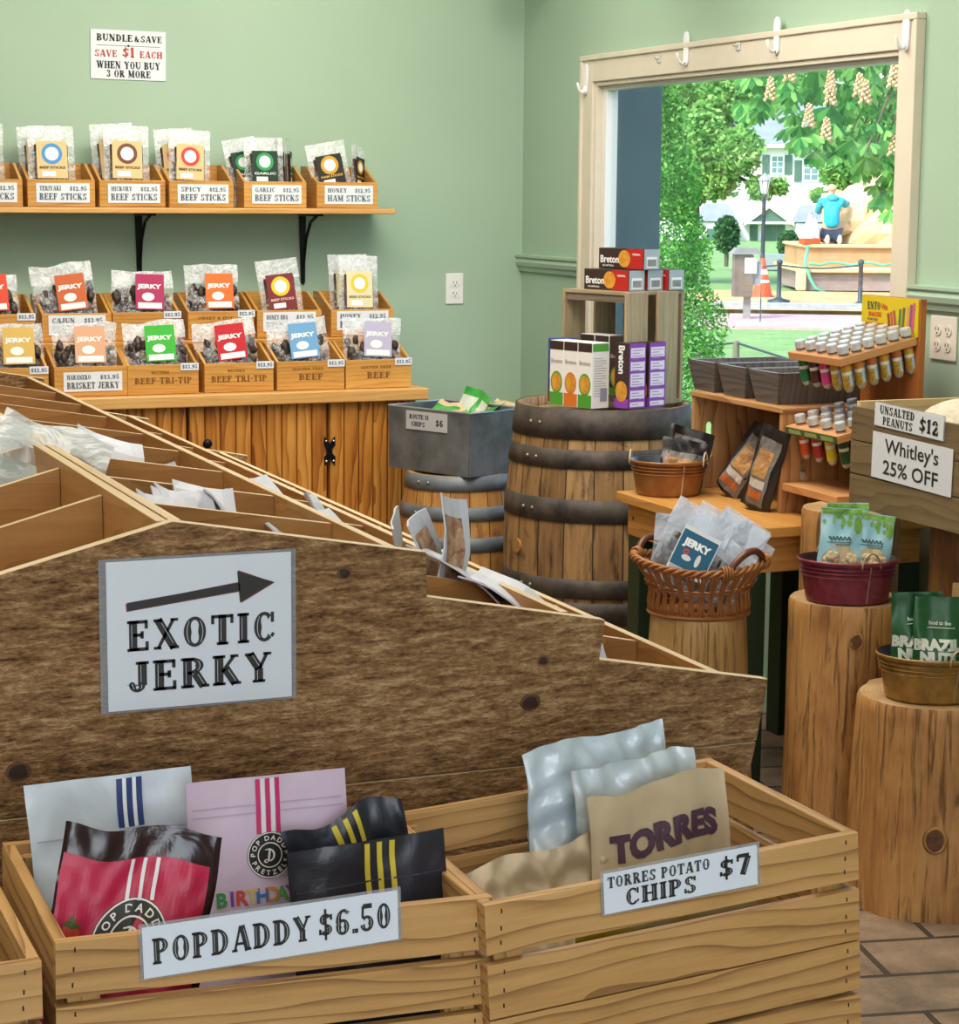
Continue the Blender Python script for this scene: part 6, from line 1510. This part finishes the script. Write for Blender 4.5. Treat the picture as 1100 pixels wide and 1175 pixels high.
# arborvitae
base = at(740, 455, 16.0); base.z = GZ
t = thing('arborvitae', 'tall bright green cone shaped arborvitae just outside the window', 'evergreen', base)
pts = []; Ht = 2.68
while len(pts) < 30000:
    h = rng.random(); rr = (.64 * (1 - h) ** .66 * (1 + .10 * math.sin(h * 31))) + .02; a = rng.uniform(0, 2 * PI); k = rng.uniform(.35, 1.06) ** .6 * (1 + .16 * noise.noise(Vector((math.cos(a) * 3, math.sin(a) * 3, h * 9))))
    pts.append(Vector((rr * k * math.cos(a), rr * k * math.sin(a), .04 + h * Ht)))
leaves(pts, .042, rng, .45).build('foliage', LF1, t)
MB().tube([(0, 0, 0), (0, 0, 2.2)], lambda f: .04 * (1 - .7 * f), 8).build('trunk', BARK, t)
# leafy tree behind
def tree(label, base, blobs, n, size, mat, trunk_h, tr=.16, name='shade_tree', lean=None):
    t = thing(name, label, 'tree', base); pts = []
    tot = sum(b_[3] ** 2 for b_ in blobs)
    for (x, y, z, r) in blobs:
        m = int(n * r * r / tot); c = Vector((x, y, z)) - base
        for _ in range(m):
            d = Vector((rng.gauss(0, 1), rng.gauss(0, 1), rng.gauss(0, 1))).normalized()
            q = c + d * r * rng.uniform(.55, 1.05) * (1 + .3 * noise.noise(d * 2 + c)); pts.append(Vector((q.x, q.y, max(.3, q.z))))
    leaves(pts, size, rng).build('foliage', mat, t)
    MB().tube([(0, 0, 0), (.05, .02, trunk_h * .6), (0, 0, trunk_h)], lambda f: tr * (1 - .5 * f), 8).build('trunk', BARK, t)
    b = MB()
    for (x, y, z, r) in blobs:
        c = Vector((x, y, z)) - base; b.tube([(0, 0, trunk_h * .7), c * .5 + Vector((0, 0, trunk_h * .35)), c], lambda f: tr * .45 * (1 - .7 * f), 6)
    b.build('branches', BARK, t)
    return t
def blob(px, py, d, rpx): p = at(px, py, d); return (p.x, p.y, p.z, rpx * d / 2400)
bs = at(792, 300, 40); bs.z = GZ
tree('leafy green tree in front of the white house, left of the lamp post', bs, [blob(790, 105, 39, 48), blob(840, 100, 38, 42), blob(805, 165, 38, 40), blob(848, 172, 37.5, 28), blob(770, 150, 39, 45), blob(872, 216, 37.5, 15), blob(893, 214, 37.5, 11), blob(825, 205, 38, 24), blob(860, 110, 38, 30), blob(775, 215, 38.5, 36)], 30000, .115, LF2, 3.4)
bs = at(1010, 320, 46); bs.z = GZ
tree('round leafy tree beside the white house behind the rock pile', bs, [blob(962, 196, 46, 22), blob(985, 200, 46, 24), blob(1010, 150, 48, 50), blob(938, 224, 46, 9), blob(972, 172, 46, 28)], 15000, .13, LF2, 3.0)
for (px, dd, lb) in ((600, 92, 'hazy far tree left behind the white house'), (1150, 96, 'hazy far tree right behind the white house'), (900, 110, 'hazy far tree rising above the house roof')):
    bs = at(px, 280, dd); bs.z = GZ
    tree(lb, bs, [blob(px, 150, dd, 90), blob(px - 60, 120, dd, 80), blob(px + 60, 110, dd, 80), blob(px, 40, dd, 90)], 9000, .34, LF2, 4, .3)
# chestnut boughs with flower candles
def chestnut():
    tb = at(1150, 330, 17.5); tb.z = GZ
    t = thing('horse_chestnut', 'horse chestnut boughs with cream flower candles hanging at the top right', 'tree', tb)
    lf = MB(); br = MB(); top = Vector((0, 0, 4.2))
    br.tube([(0, 0, 0), (.1, 0, 2.2), top], lambda f: .2 * (1 - .4 * f), 9)
    spots = []
    R2 = random.Random(5)
    while len(spots) < 380:
        px, py = R2.uniform(850, 1075), R2.uniform(40, 235)
        lim = 150 + (px - 850) * .30 if px < 950 else 215 + (px - 950) * .12
        if 925 < px < 985: lim = 178
        if px < 905: lim = 130
        if 985 < px < 1020: lim = 205
        if py < lim: spots.append((px, py, R2.uniform(16.0, 18.4)))
    spots += [(1012, 222, 16.4), (998, 232, 16.6), (1022, 240, 16.2), (1030, 215, 16.5), (1005, 212, 16.9), (1018, 196, 16.4)]
    for (px, py, d) in spots:
        c = at(px, py, d) - tb; ax = Vector((R2.gauss(-.3, .5), R2.gauss(-.4, .4), R2.gauss(-.5, .25))).normalized()
        u = ax.cross(Vector((R2.gauss(0, .3), R2.gauss(0, .3), 1))).normalized(); n_ = ax.cross(u)
        L = R2.uniform(.09, .165)
        for k in range(6):
            a = R(-85 + 34 * k); d1 = (ax * math.cos(a) + u * math.sin(a)); d1 = (d1 + n_ * .15 + Vector((0, 0, -.35))).normalized(); w = d1.cross(n_).normalized()
            p0, p1, p2, p3 = c, c + d1 * L * .55, c + d1 * L * .8, c + d1 * L; dr = Vector((0, 0, -L * .12))
            bI = len(lf.v); lf.v += [tuple(p0), tuple(p1 + w * L * .13), tuple(p2 + w * L * .18 + dr * .5), tuple(p3 + dr), tuple(p2 - w * L * .18 + dr * .5), tuple(p1 - w * L * .13)]
            lf.face([bI, bI + 1, bI + 2, bI + 3, bI + 4, bI + 5])
    for k in range(26):
        px, py, d = spots[k * 8]; e = at(px, py - 6, d) - tb
        br.tube([top * .85, top * .5 + e * .5 + Vector((0, 0, .5)), e], lambda f: .035 * (1 - .8 * f), 6)
    lf.build('leaves', LF3, t); br.build('branches', BARK, t)
    FL = film('flower_cream', '#dcc3a0', .6, 40, .2, 0, '#b98a68')
    for (px, py) in ((953, 88), (986, 92), (993, 100), (1025, 82), (948, 143), (928, 127), (1028, 70), (1026, 160), (906, 75), (884, 97), (953, 102)):
        c = at(px, py, 16.0) - tb; b = MB()
        for k in range(34):
            f = k / 33; a = k * 2.4; rr = .042 * (1 - .65 * f); b.sphere(c + Vector((rr * math.cos(a), rr * math.sin(a), .05 - .17 * (1 - f) )), .016 * (1 - .3 * f), 6, 4)
        b.build('flower_candle', FL, t)
chestnut()
# white house
hs = 75.0 / 2400
hb = at(878, 300, 75); 
t = thing('white_house', 'white two storey house with slate roof and green shutters beyond the trees', 'house', (hb.x, hb.y, hb.z - .6), VR)
HZ = hb.z - .6
def HX(px): return (px - 878) * hs
def HZZ(py): return at(878, py, 75).z - HZ
WALLH = plain('white_stucco', '#e2e4e6', .7); ROOFM = plain('slate_roof', '#7d8894', .7, var=.12, vscale=3); SHUT = plain('dark_green_shutter', '#4b6b5f', .6); PANE = plain('house_pane', '#6d8a94', .15); TRIMH = plain('white_house_trim', '#f0f0ee', .6)
ez = HZZ(163)
MB().box(HX(640), HX(1010), 0, 7, 0, ez).build('wall', WALLH, t)
MB().prism([(-.5, ez - .05), (3.6, HZZ(95)), (7.5, ez - .05)], HX(620), HX(1030), 'yz').build('roof', ROOFM, t)
MB().box(HX(625), HX(1025), -.45, -.05, ez - .22, ez - .02).build('eave', TRIMH, t)
def hwin(x0, x1, y0, y1, name='window', sh=True):
    f = MB().box(HX(x0), HX(x1), -.06, -.002, HZZ(y1), HZZ(y0)).build(name, TRIMH, t)
    p = MB()
    for i in range(2):
        for j in range(3):
            a = HX(x0) + .06 + i * (HX(x1) - HX(x0) - .08) / 2; c = HZZ(y1) + .06 + j * (HZZ(y0) - HZZ(y1) - .08) / 3
            p.box(a, a + (HX(x1) - HX(x0)) / 2 - .08, -.075, -.062, c, c + (HZZ(y0) - HZZ(y1)) / 3 - .06)
    p.build('pane', PANE, f)
    if sh:
        for a in (x0 - 9, x1 + 1): MB().box(HX(a), HX(a + 8), -.07, -.003, HZZ(y1), HZZ(y0)).build('shutter', SHUT, t)
hwin(880, 896, 178, 200); hwin(917, 936, 184, 208); hwin(800, 816, 178, 202); hwin(760, 776, 178, 202)
MB().prism([(HX(852), HZZ(254)), (HX(905), HZZ(254)), (HX(878), HZZ(236))], -.5, -.01).build('door_pediment', [SHUT], t)
MB().box(HX(850), HX(907), -.62, -.02, HZZ(256.5), HZZ(254)).build('pediment_cornice', TRIMH, t)
b = MB()
for s_ in (0, 1):
    p, q = ((HX(850), HZZ(255)), (HX(878), HZZ(234.5))) if s_ == 0 else ((HX(878), HZZ(234.5)), (HX(907), HZZ(255)))
    b.prism([p, q, (q[0], q[1] - .12), (p[0], p[1] - .12)], -.62, -.5)
b.build('pediment_rake', TRIMH, t)
MB().box(HX(874), HX(889), -.05, -.002, HZZ(304), HZZ(258)).build('door', SHUT, t)
for a in (859, 890): MB().box(HX(a), HX(a + 9), -.06, -.003, HZZ(300), HZZ(258)).build('shutter', SHUT, t)
for x0, x1 in ((796, 842), (907, 952)):
    MB().box(HX(x0 + 2), HX(x1 - 2), -1.0, -.003, HZZ(305), HZZ(255)).build('bay', WALLH, t)
    b = MB(); b.v = [(HX(x0), -1.15, HZZ(254)), (HX(x1), -1.15, HZZ(254)), (HX(x1), 0, HZZ(254)), (HX(x0), 0, HZZ(254)), (HX(x0 + 9), -.25, HZZ(234)), (HX(x1 - 9), -.25, HZZ(234)), (HX(x1 - 9), 0, HZZ(234)), (HX(x0 + 9), 0, HZZ(234))]
    for f_ in ((0, 1, 5, 4), (1, 2, 6, 5), (3, 0, 4, 7), (4, 5, 6, 7), (3, 2, 1, 0)): b.face(list(f_))
    b.build('bay_roof', ROOFM, t)
    p = MB().box(HX(x0 + 8), HX(x1 - 8), -1.06, -1.003, HZZ(292), HZZ(260)).build('bay_window', TRIMH, t)
    MB().box(HX(x0 + 10), HX(x1 - 10), -1.075, -1.062, HZZ(290), HZZ(262)).build('pane', SHUT, p)
# lamp post
bp = at(873.5, 335, 36); bp.z = GZ; POST = plain('post_dark_blue', '#2f3d48', .5)
t = thing('street_lamp', 'dark street lamp with glass lantern in front of the white house', 'lamp post', bp, VR)
zz = lambda py: at(873, py, 36).z - GZ
MB().lathe([(.085, 0), (.085, .12), (.05, .2), (.038, .3), (.034, zz(226)), (.05, zz(223))], 12, cap1=True).build('post', POST, t, smooth=True)
MB().lathe([(.055, zz(222)), (.10, zz(207))], 6).build('lantern_glass', plain('lantern_glass', '#cfdbe0', .2), t)
MB().lathe([(.125, zz(207)), (.12, zz(206)), (.06, zz(202)), (.02, zz(200.5)), (.012, zz(198.5)), (.001, zz(198))], 12).build('lantern_cap', plain('lamp_cap', '#8d9ca6', .4), t, smooth=True)
b = MB()
for q in range(6):
    a = 2 * PI * q / 6; b.tube([(.056 * math.cos(a), .056 * math.sin(a), zz(222)), (.102 * math.cos(a), .102 * math.sin(a), zz(207))], .006, 5)
b.build('lantern_frame', POST, t)
# notice box
kb = at(856, 364, 27.9); kb.z = GZ; kk = 27.9 / 2400; KB = plain('grey_brown_wood', '#6a5f58', .8, var=.15)
t = thing('notice_box', 'grey brown wooden box with white notice on a post beside the path', 'notice box', kb, VR)
zk = lambda py: at(856, py, 27.9).z - GZ
MB().box(-.04, .05, -.04, .05, 0, zk(339)).build('post', plain('kiosk_post', '#8a8684', .8), t)
MB().box(-.19, .06, -.14, .14, zk(340), zk(292)).build('box_body', KB, t)
MB().prism([(-.24, zk(291)), (.16, zk(291)), (.10, zk(284)), (-.16, zk(284))], -.2, .2).build('box_roof', plain('kiosk_roof', '#7d7f82', .7), t)
MB().box(.06, .17, -.10, .06, zk(326), zk(300)).build('side_box', plain('kiosk_grey', '#7c8890', .6), t)
n_ = MB().box(-.055, .10, -.152, -.1405, zk(313), zk(295)).build('notice_sheet', WHITEP, t)
# cone
cb_ = at(874, 343, 33.3); cb_.z = GZ + .0; kz = lambda py: at(874, py, 32.4).z - GZ; ORG = plain('cone_orange', '#e8502c', .5)
t = thing('traffic_cone', 'orange traffic cone with white band by the path', 'cone', cb_, VR); Hc = kz(298)
rc = lambda z: .17 - (.17 - .03) * z / Hc
MB().box(-.19, .19, -.19, .19, 0, .03).build('base', ORG, t)
b = MB(); b.lathe([(rc(z), z) for z in (.03, Hc * .25, Hc * .4, Hc * .46, Hc * .6, Hc * .72, Hc)], 20, mfn=lambda i: 1 if i in (2, 4) else 0); b.build('cone_body', [ORG, WHITEP], t, smooth=True)
o = MB().tube([(0, 0, 0), (0, 0, .52)], .008, 6).build('garden_stake', POST, None); o.location = at(872, 367, 27.2).x, at(872, 367, 27.2).y, GZ - .03; tag(o, 'thin dark garden stake at the edge of the lawn by the cone', 'stake')
# stanchions and rope
tops = []
for (px, pb, d, lb) in ((893, 346, 31.6, 'black rope stanchion left of the rock pile'), (986, 353, 30.5, 'black rope stanchion near the right of the mulch bed')):
    p = at(px, pb, d); p.z = GZ + (.03 if px < 900 else .03)
    t = thing('rope_stanchion', lb, 'stanchion', p, 0, 'black rope stanchions'); hh = at(px, 303, d).z - GZ - .03
    MB().lathe([(.17, 0), (.17, .03), (.06, .06), (.035, .08), (.032, hh), (.045, hh + .01), (.045, hh + .05), (.02, hh + .07)], 14, cap1=True).build('post', POST, t, smooth=True)
    tops.append(p + Vector((0, 0, hh - .01)))
L_ = tops[0] + (tops[0] - tops[1]) * .22
o = MB().tube([L_ + Vector((0, 0, -.03))] + [tops[0] + (tops[1] - tops[0]) * k_ / 10 + Vector((0, 0, -.05 * math.sin(PI * k_ / 10))) for k_ in range(11)], .014, 6).build('barrier_rope', POST, None, loc=tops[0]); tag(o, 'dark rope strung between the black stanchions', 'rope')
# little rope fence on the lawn
t = thing('rope_fence', 'low wooden peg with black rope at the edge of the near lawn', 'rope fence', at(844, 415, 20.5)); pz = t.location
t.location.z = GZ - .03
MB().lathe([(.035, 0), (.032, .24), (.02, .255)], 10, cap1=True).build('peg', plain('peg_grey', '#6f6a60', .8), t)
e1, e2 = at(800, 398, 21.5) - t.location, at(985, 425, 19) - t.location
MB().tube([e1, Vector((0, 0, .235)), Vector((0, 0, .235)) * .5 + e2 * .5 + Vector((0, 0, -.05)), e2], .012, 6).build('rope', POST, t)
MB().lathe([(.03, 0), (.03, .01)], 8).build('rope_knot', POST, t); kids(t)[-1].location = (0, 0, .22)
o2 = MB().lathe([(.035, -.4), (.032, .05)], 10, (e2.x, e2.y, e2.z)).build('peg', plain('peg_grey', '#6f6a60', .8), t)
o2 = MB().lathe([(.035, -.5), (.032, .05)], 10, (e1.x, e1.y, e1.z)).build('peg', plain('peg_grey', '#6f6a60', .8), t)
# fountain wall with rock and worker
ft = at(985, 335, 35.5); ft.z = GZ + .03; fk = 35.5 / 2400; fz = lambda py: at(985, py, 35.5).z - ft.z; fx = lambda px: (px - 985) * fk
STONE1 = plain('tan_stone_wall', '#b58e66', .8, var=.15, vscale=3); STONE2 = plain('grey_pink_stone', '#9a8580', .8, var=.15, vscale=3); CAPST = plain('sandy_coping', '#d0b48a', .8, var=.1); ROCK = plain('sandy_rock', '#d2b58c', .85, var=.12, vscale=2)
t = thing('stone_planter', 'lower tier of the stone planter with sandy coping and corner pillar', 'planter', ft, VR)
MB().box(fx(922), fx(1075), 0, 3.0, 0, fz(313)).build('lower_wall', STONE2, t); MB().box(fx(914), fx(1080), -.12, 3.05, fz(313), fz(307)).build('coping', CAPST, t, bevel=.02)
tu = thing('stone_planter', 'upper tan tier of the stone planter on which the worker kneels', 'planter', ft, VR)
MB().box(fx(926), fx(1070), .35, 2.8, fz(307) + .001, fz(285)).build('upper_wall', STONE1, tu); MB().box(fx(923), fx(1075), .27, 2.85, fz(285), fz(281)).build('coping', CAPST, tu, bevel=.02)
MB().box(fx(913), fx(923), -.16, .1, 0, fz(311)).build('corner_pillar', CAPST, t, bevel=.02)
th_ = thing('garden_hose', 'green garden hose hanging over the stone planter wall', 'hose', ft, VR)
MB().tube([(fx(925), -.02, fz(283)), (fx(920), -.22, fz(300)), (fx(926), -.2, fz(318)), (fx(932), -.25, fz(330)), (fx(945), -.28, fz(336))], .03, 8).build('hanging_hose', plain('hose_green', '#5fa88a', .5), th_, smooth=True)
MB().tube([(fx(930 + 12 * k_), -.02 + .25, fz(303 + 2 * math.sin(k_ * 2))) for k_ in range(11)], .022, 8).build('running_hose', plain('hose_green', '#5fa88a', .5), th_, smooth=True)
b = MB(); b.sphere((fx(1012), 1.5, fz(268)), 1.0, 24, 16, (fx(1046) - fx(985), .8, fz(195) - fz(268)), fn=lambda p: .92 + .34 * noise.noise(p * 1.7 + Vector((3, 1, 0))) + .15 * noise.noise(p * 4)); b.v = [(x, y, max(z, fz(281) + .001)) for x, y, z in b.v]; rk = b.build('rock_mound', ROCK, None, loc=(fx(1012), 1.5, fz(281)))
rk.matrix_world = Matrix.Translation(ft) @ Matrix.Rotation(R(VR), 4, 'Z') @ Matrix.Translation((fx(1012), 1.5, fz(281))); tag(rk, 'big sandy rock mound on the stone planter beside the worker', 'rock')
b = MB(); b.sphere((fx(978), 1.35, fz(258)), 1.0, 16, 12, (.34, .5, .4), fn=lambda p: .95 + .3 * noise.noise(p * 2 + Vector((9, 1, 0)))); kk_ = b.build('rock_ledge', ROCK, rk, loc=None); kk_.location = (-fx(1012), -1.5, -fz(281))
MB().box(fx(1024), fx(1028), .29, .32, fz(278), fz(252)).build('spirit_level', plain('level_yellow', '#d8c23a', .5), None); kl = bpy.data.objects['spirit_level']; kl.matrix_world = Matrix.Translation(ft) @ Matrix.Rotation(R(VR), 4, 'Z'); tag(kl, 'yellow spirit level leaning on the rock mound', 'tool')
JUG = plain('jug_white', '#e4eaee', .4); tb_ = t.location
def on_planter(px, py, y): 
    c, s = math.cos(R(VR)), math.sin(R(VR)); x = fx(px); return Vector((tb_.x + x * c - y * s, tb_.y + x * s + y * c, tb_.z + fz(281)))
for (px, y, h, lb) in ((931, .5, .26, 'white plastic jug left on the planter coping'), (939, .62, .42, 'taller white jug beside the worker on the planter'), (937, .98, .5, 'pale jug at the back of the planter left of the worker')):
    g = thing('plastic_jug', lb, 'jug', on_planter(px, 281, y), 0, 'white jugs on the planter')
    MB().lathe([(.0001, 0), (.09, 0), (.095, .03), (.095, h * .62), (.04, h * .85), (.03, h)], 14, cap1=True).build('jug_body', JUG, g, smooth=True)
    MB().lathe([(.034, h), (.034, h + .03)], 10, cap1=True).build('jug_cap', plain('jug_cap_blue', '#9ab0c0', .4), g)
o = MB().box(-.16, .16, -.1, .1, 0, .10).build('orange_tray', ORG, None, bevel=.01); o.location = on_planter(931, 281, .38); tag(o, 'low orange tray on the left end of the planter coping', 'tray')
# shrubs by the house
def shrub(label, px, py, d, rpx, hpx, n, mat, group=None, trunk=0):
    bs = at(px, py, d); bs.z = max(bs.z, GZ - .03) if d < 44 else bs.z
    t = thing('garden_shrub', label, 'shrub', bs, 0, group); r, h = rpx * d / 2400, hpx * d / 2400; pts = []
    for _ in range(n):
        dd = Vector((rng.gauss(0, 1), rng.gauss(0, 1), rng.gauss(0, 1))).normalized() * rng.uniform(.7, 1.03); pts.append(Vector((dd.x * r, dd.y * r, trunk + h / 2 + dd.z * h / 2)))
    leaves(pts, .13, rng).build('foliage', mat, t)
    MB().tube([(0, 0, 0), (0, 0, trunk + h * .7)], .05, 7).build('stem', BARK, t); return t
shrub('clipped round dark green shrub beside the green house door', 904, 297, 48, 12, 32, 1500, LF4)
shrub('small grey green shrub tree in front of the left bay window', 833, 306, 46, 14, 42, 1300, LF4, trunk=.3)
o = MB().box(-.5, .5, -.2, .2, 0, .34).build('planter_trough', plain('trough_grey', '#8a979a', .7), None, bevel=.01); p = at(898, 304, 46); o.location = (p.x, p.y, GZ); o.rotation_euler = (0, 0, R(VR)); tag(o, 'long grey planter trough before the house door', 'planter')

# worker in turquoise hoodie kneeling on the planter, seen from behind
SKIN = plain('skin', '#c99a80', .55); HOOD = film('turquoise_hoodie', '#25a5bd', .8, 12, .3, 0, '#1c93ad'); JEAN = plain('navy_jeans', '#2a3448', .8, var=.15); SOLE = plain('shoe_sole', '#b9b0a0', .7); CAPB = plain('tan_cap', '#c8a484', .7)
def skin_mesh(name, verts, edges, radii, mat, parent, root=0, sub=2):
    me = bpy.data.meshes.new(name); me.from_pydata(verts, edges, []); me.update()
    o = bpy.data.objects.new(name, me); COL.objects.link(o); o.parent = parent
    m = o.modifiers.new('skin', 'SKIN'); m.use_smooth_shade = True
    for i, r_ in enumerate(radii): me.skin_vertices[0].data[i].radius = (r_, r_) if not isinstance(r_, tuple) else r_
    me.skin_vertices[0].data[root].use_root = True
    s = o.modifiers.new('sub', 'SUBSURF'); s.levels = sub; s.render_levels = sub; me.materials.append(mat); return o
wp = on_planter(958, 281, .52)
w = thing('worker', 'person in turquoise hoodie and tan cap kneeling on the planter, seen from behind', 'person', wp, VR); w.scale = (.96, .96, .96)
# local: +y is away from the viewer; knees forward, shins back, soles toward the viewer
DW = .20
V_ = [(0, .08, .50), (0, .10, .66), (0, .14, .84), (0, .15, .96), (0, .17, 1.04), (0, .18, 1.13), (0, .19, 1.20),
      (-.10, .09, .46), (-.12, .40, .32), (-.12, .44, .28), (-.10, .10, .265), (-.10, -.14, .26),
      (.10, .09, .46), (.12, .40, .32), (.12, .44, .28), (.11, .10, .265), (.12, -.14, .26),
      (-.17, .16, .95), (-.21, .30, .78), (-.15, .48, .76), (.17, .16, .95), (.27, .26, .88), (.33, .46, .95)]
V_ = [(x, y, z - DW) for x, y, z in V_]
E_ = [(0, 1), (1, 2), (2, 3), (3, 4), (4, 5), (5, 6), (0, 7), (7, 8), (8, 9), (9, 10), (10, 11), (0, 12), (12, 13), (13, 14), (14, 15), (15, 16), (3, 17), (17, 18), (18, 19), (3, 20), (20, 21), (21, 22)]
Rd = [.12, .115, .125, .105, .05, .078, .07, .08, .065, .055, .05, .032, .08, .065, .055, .05, .032, .062, .045, .03, .062, .045, .03]
skin_mesh('body', V_, E_, Rd, SKIN, w)
# hoodie (torso, hood, sleeves)
V2 = [(0, .075, .45), (0, .09, .62), (0, .13, .82), (0, .14, .95), (-.18, .15, .955), (-.22, .29, .78), (-.165, .44, .765), (.18, .15, .955), (.28, .255, .885), (.33, .42, .94)]
skin_mesh('hoodie', [(x, y, z - DW) for x, y, z in V2], [(0, 1), (1, 2), (2, 3), (3, 4), (4, 5), (5, 6), (3, 7), (7, 8), (8, 9)], [.165, .15, .158, .115, .083, .065, .05, .083, .065, .05], HOOD, w)
MB().sphere((0, .08, 1.01 - DW), .115, 14, 10, (1.05, .62, .62)).build('hood', HOOD, w, smooth=True)
V3 = [(0, .08, .42), (-.10, .10, .37), (-.12, .39, .32), (-.12, .40, .285), (-.10, .02, .275), (.10, .10, .37), (.12, .39, .32), (.12, .40, .285), (.11, .02, .275)]
skin_mesh('jeans', [(x, y, z - DW) for x, y, z in V3], [(0, 1), (1, 2), (2, 3), (3, 4), (0, 5), (5, 6), (6, 7), (7, 8)], [.14, .09, .08, .07, .066, .09, .08, .07, .066], JEAN, w)
for s_, x in ((-1, -.10), (1, .12)):
    MB().sphere((x, -.13, .075), 1, 14, 8, (.045, .035, .095)).build('shoe', SOLE, w, smooth=True)
MB().sphere((0, .185, 1.185 - DW), .098, 16, 10, (.95, 1.05, .75)).build('cap', CAPB, w, smooth=True)
b = MB()
for (hx_, hy, hz) in ((-.15, .50, .76 - DW), (.33, .48, .955 - DW)):
    for q in range(4): b.tube([(hx_ + (q - 1.5) * .018, hy, hz), (hx_ + (q - 1.5) * .02, hy + .05, hz + .005), (hx_ + (q - 1.5) * .021, hy + .085 - abs(q - 1.4) * .01, hz - .015)], .009, 6)
    b.tube([(hx_ + .03, hy - .02, hz), (hx_ + .05, hy + .02, hz - .01), (hx_ + .052, hy + .045, hz - .015)], .009, 6)
b.build('fingers', SKIN, w, smooth=True)
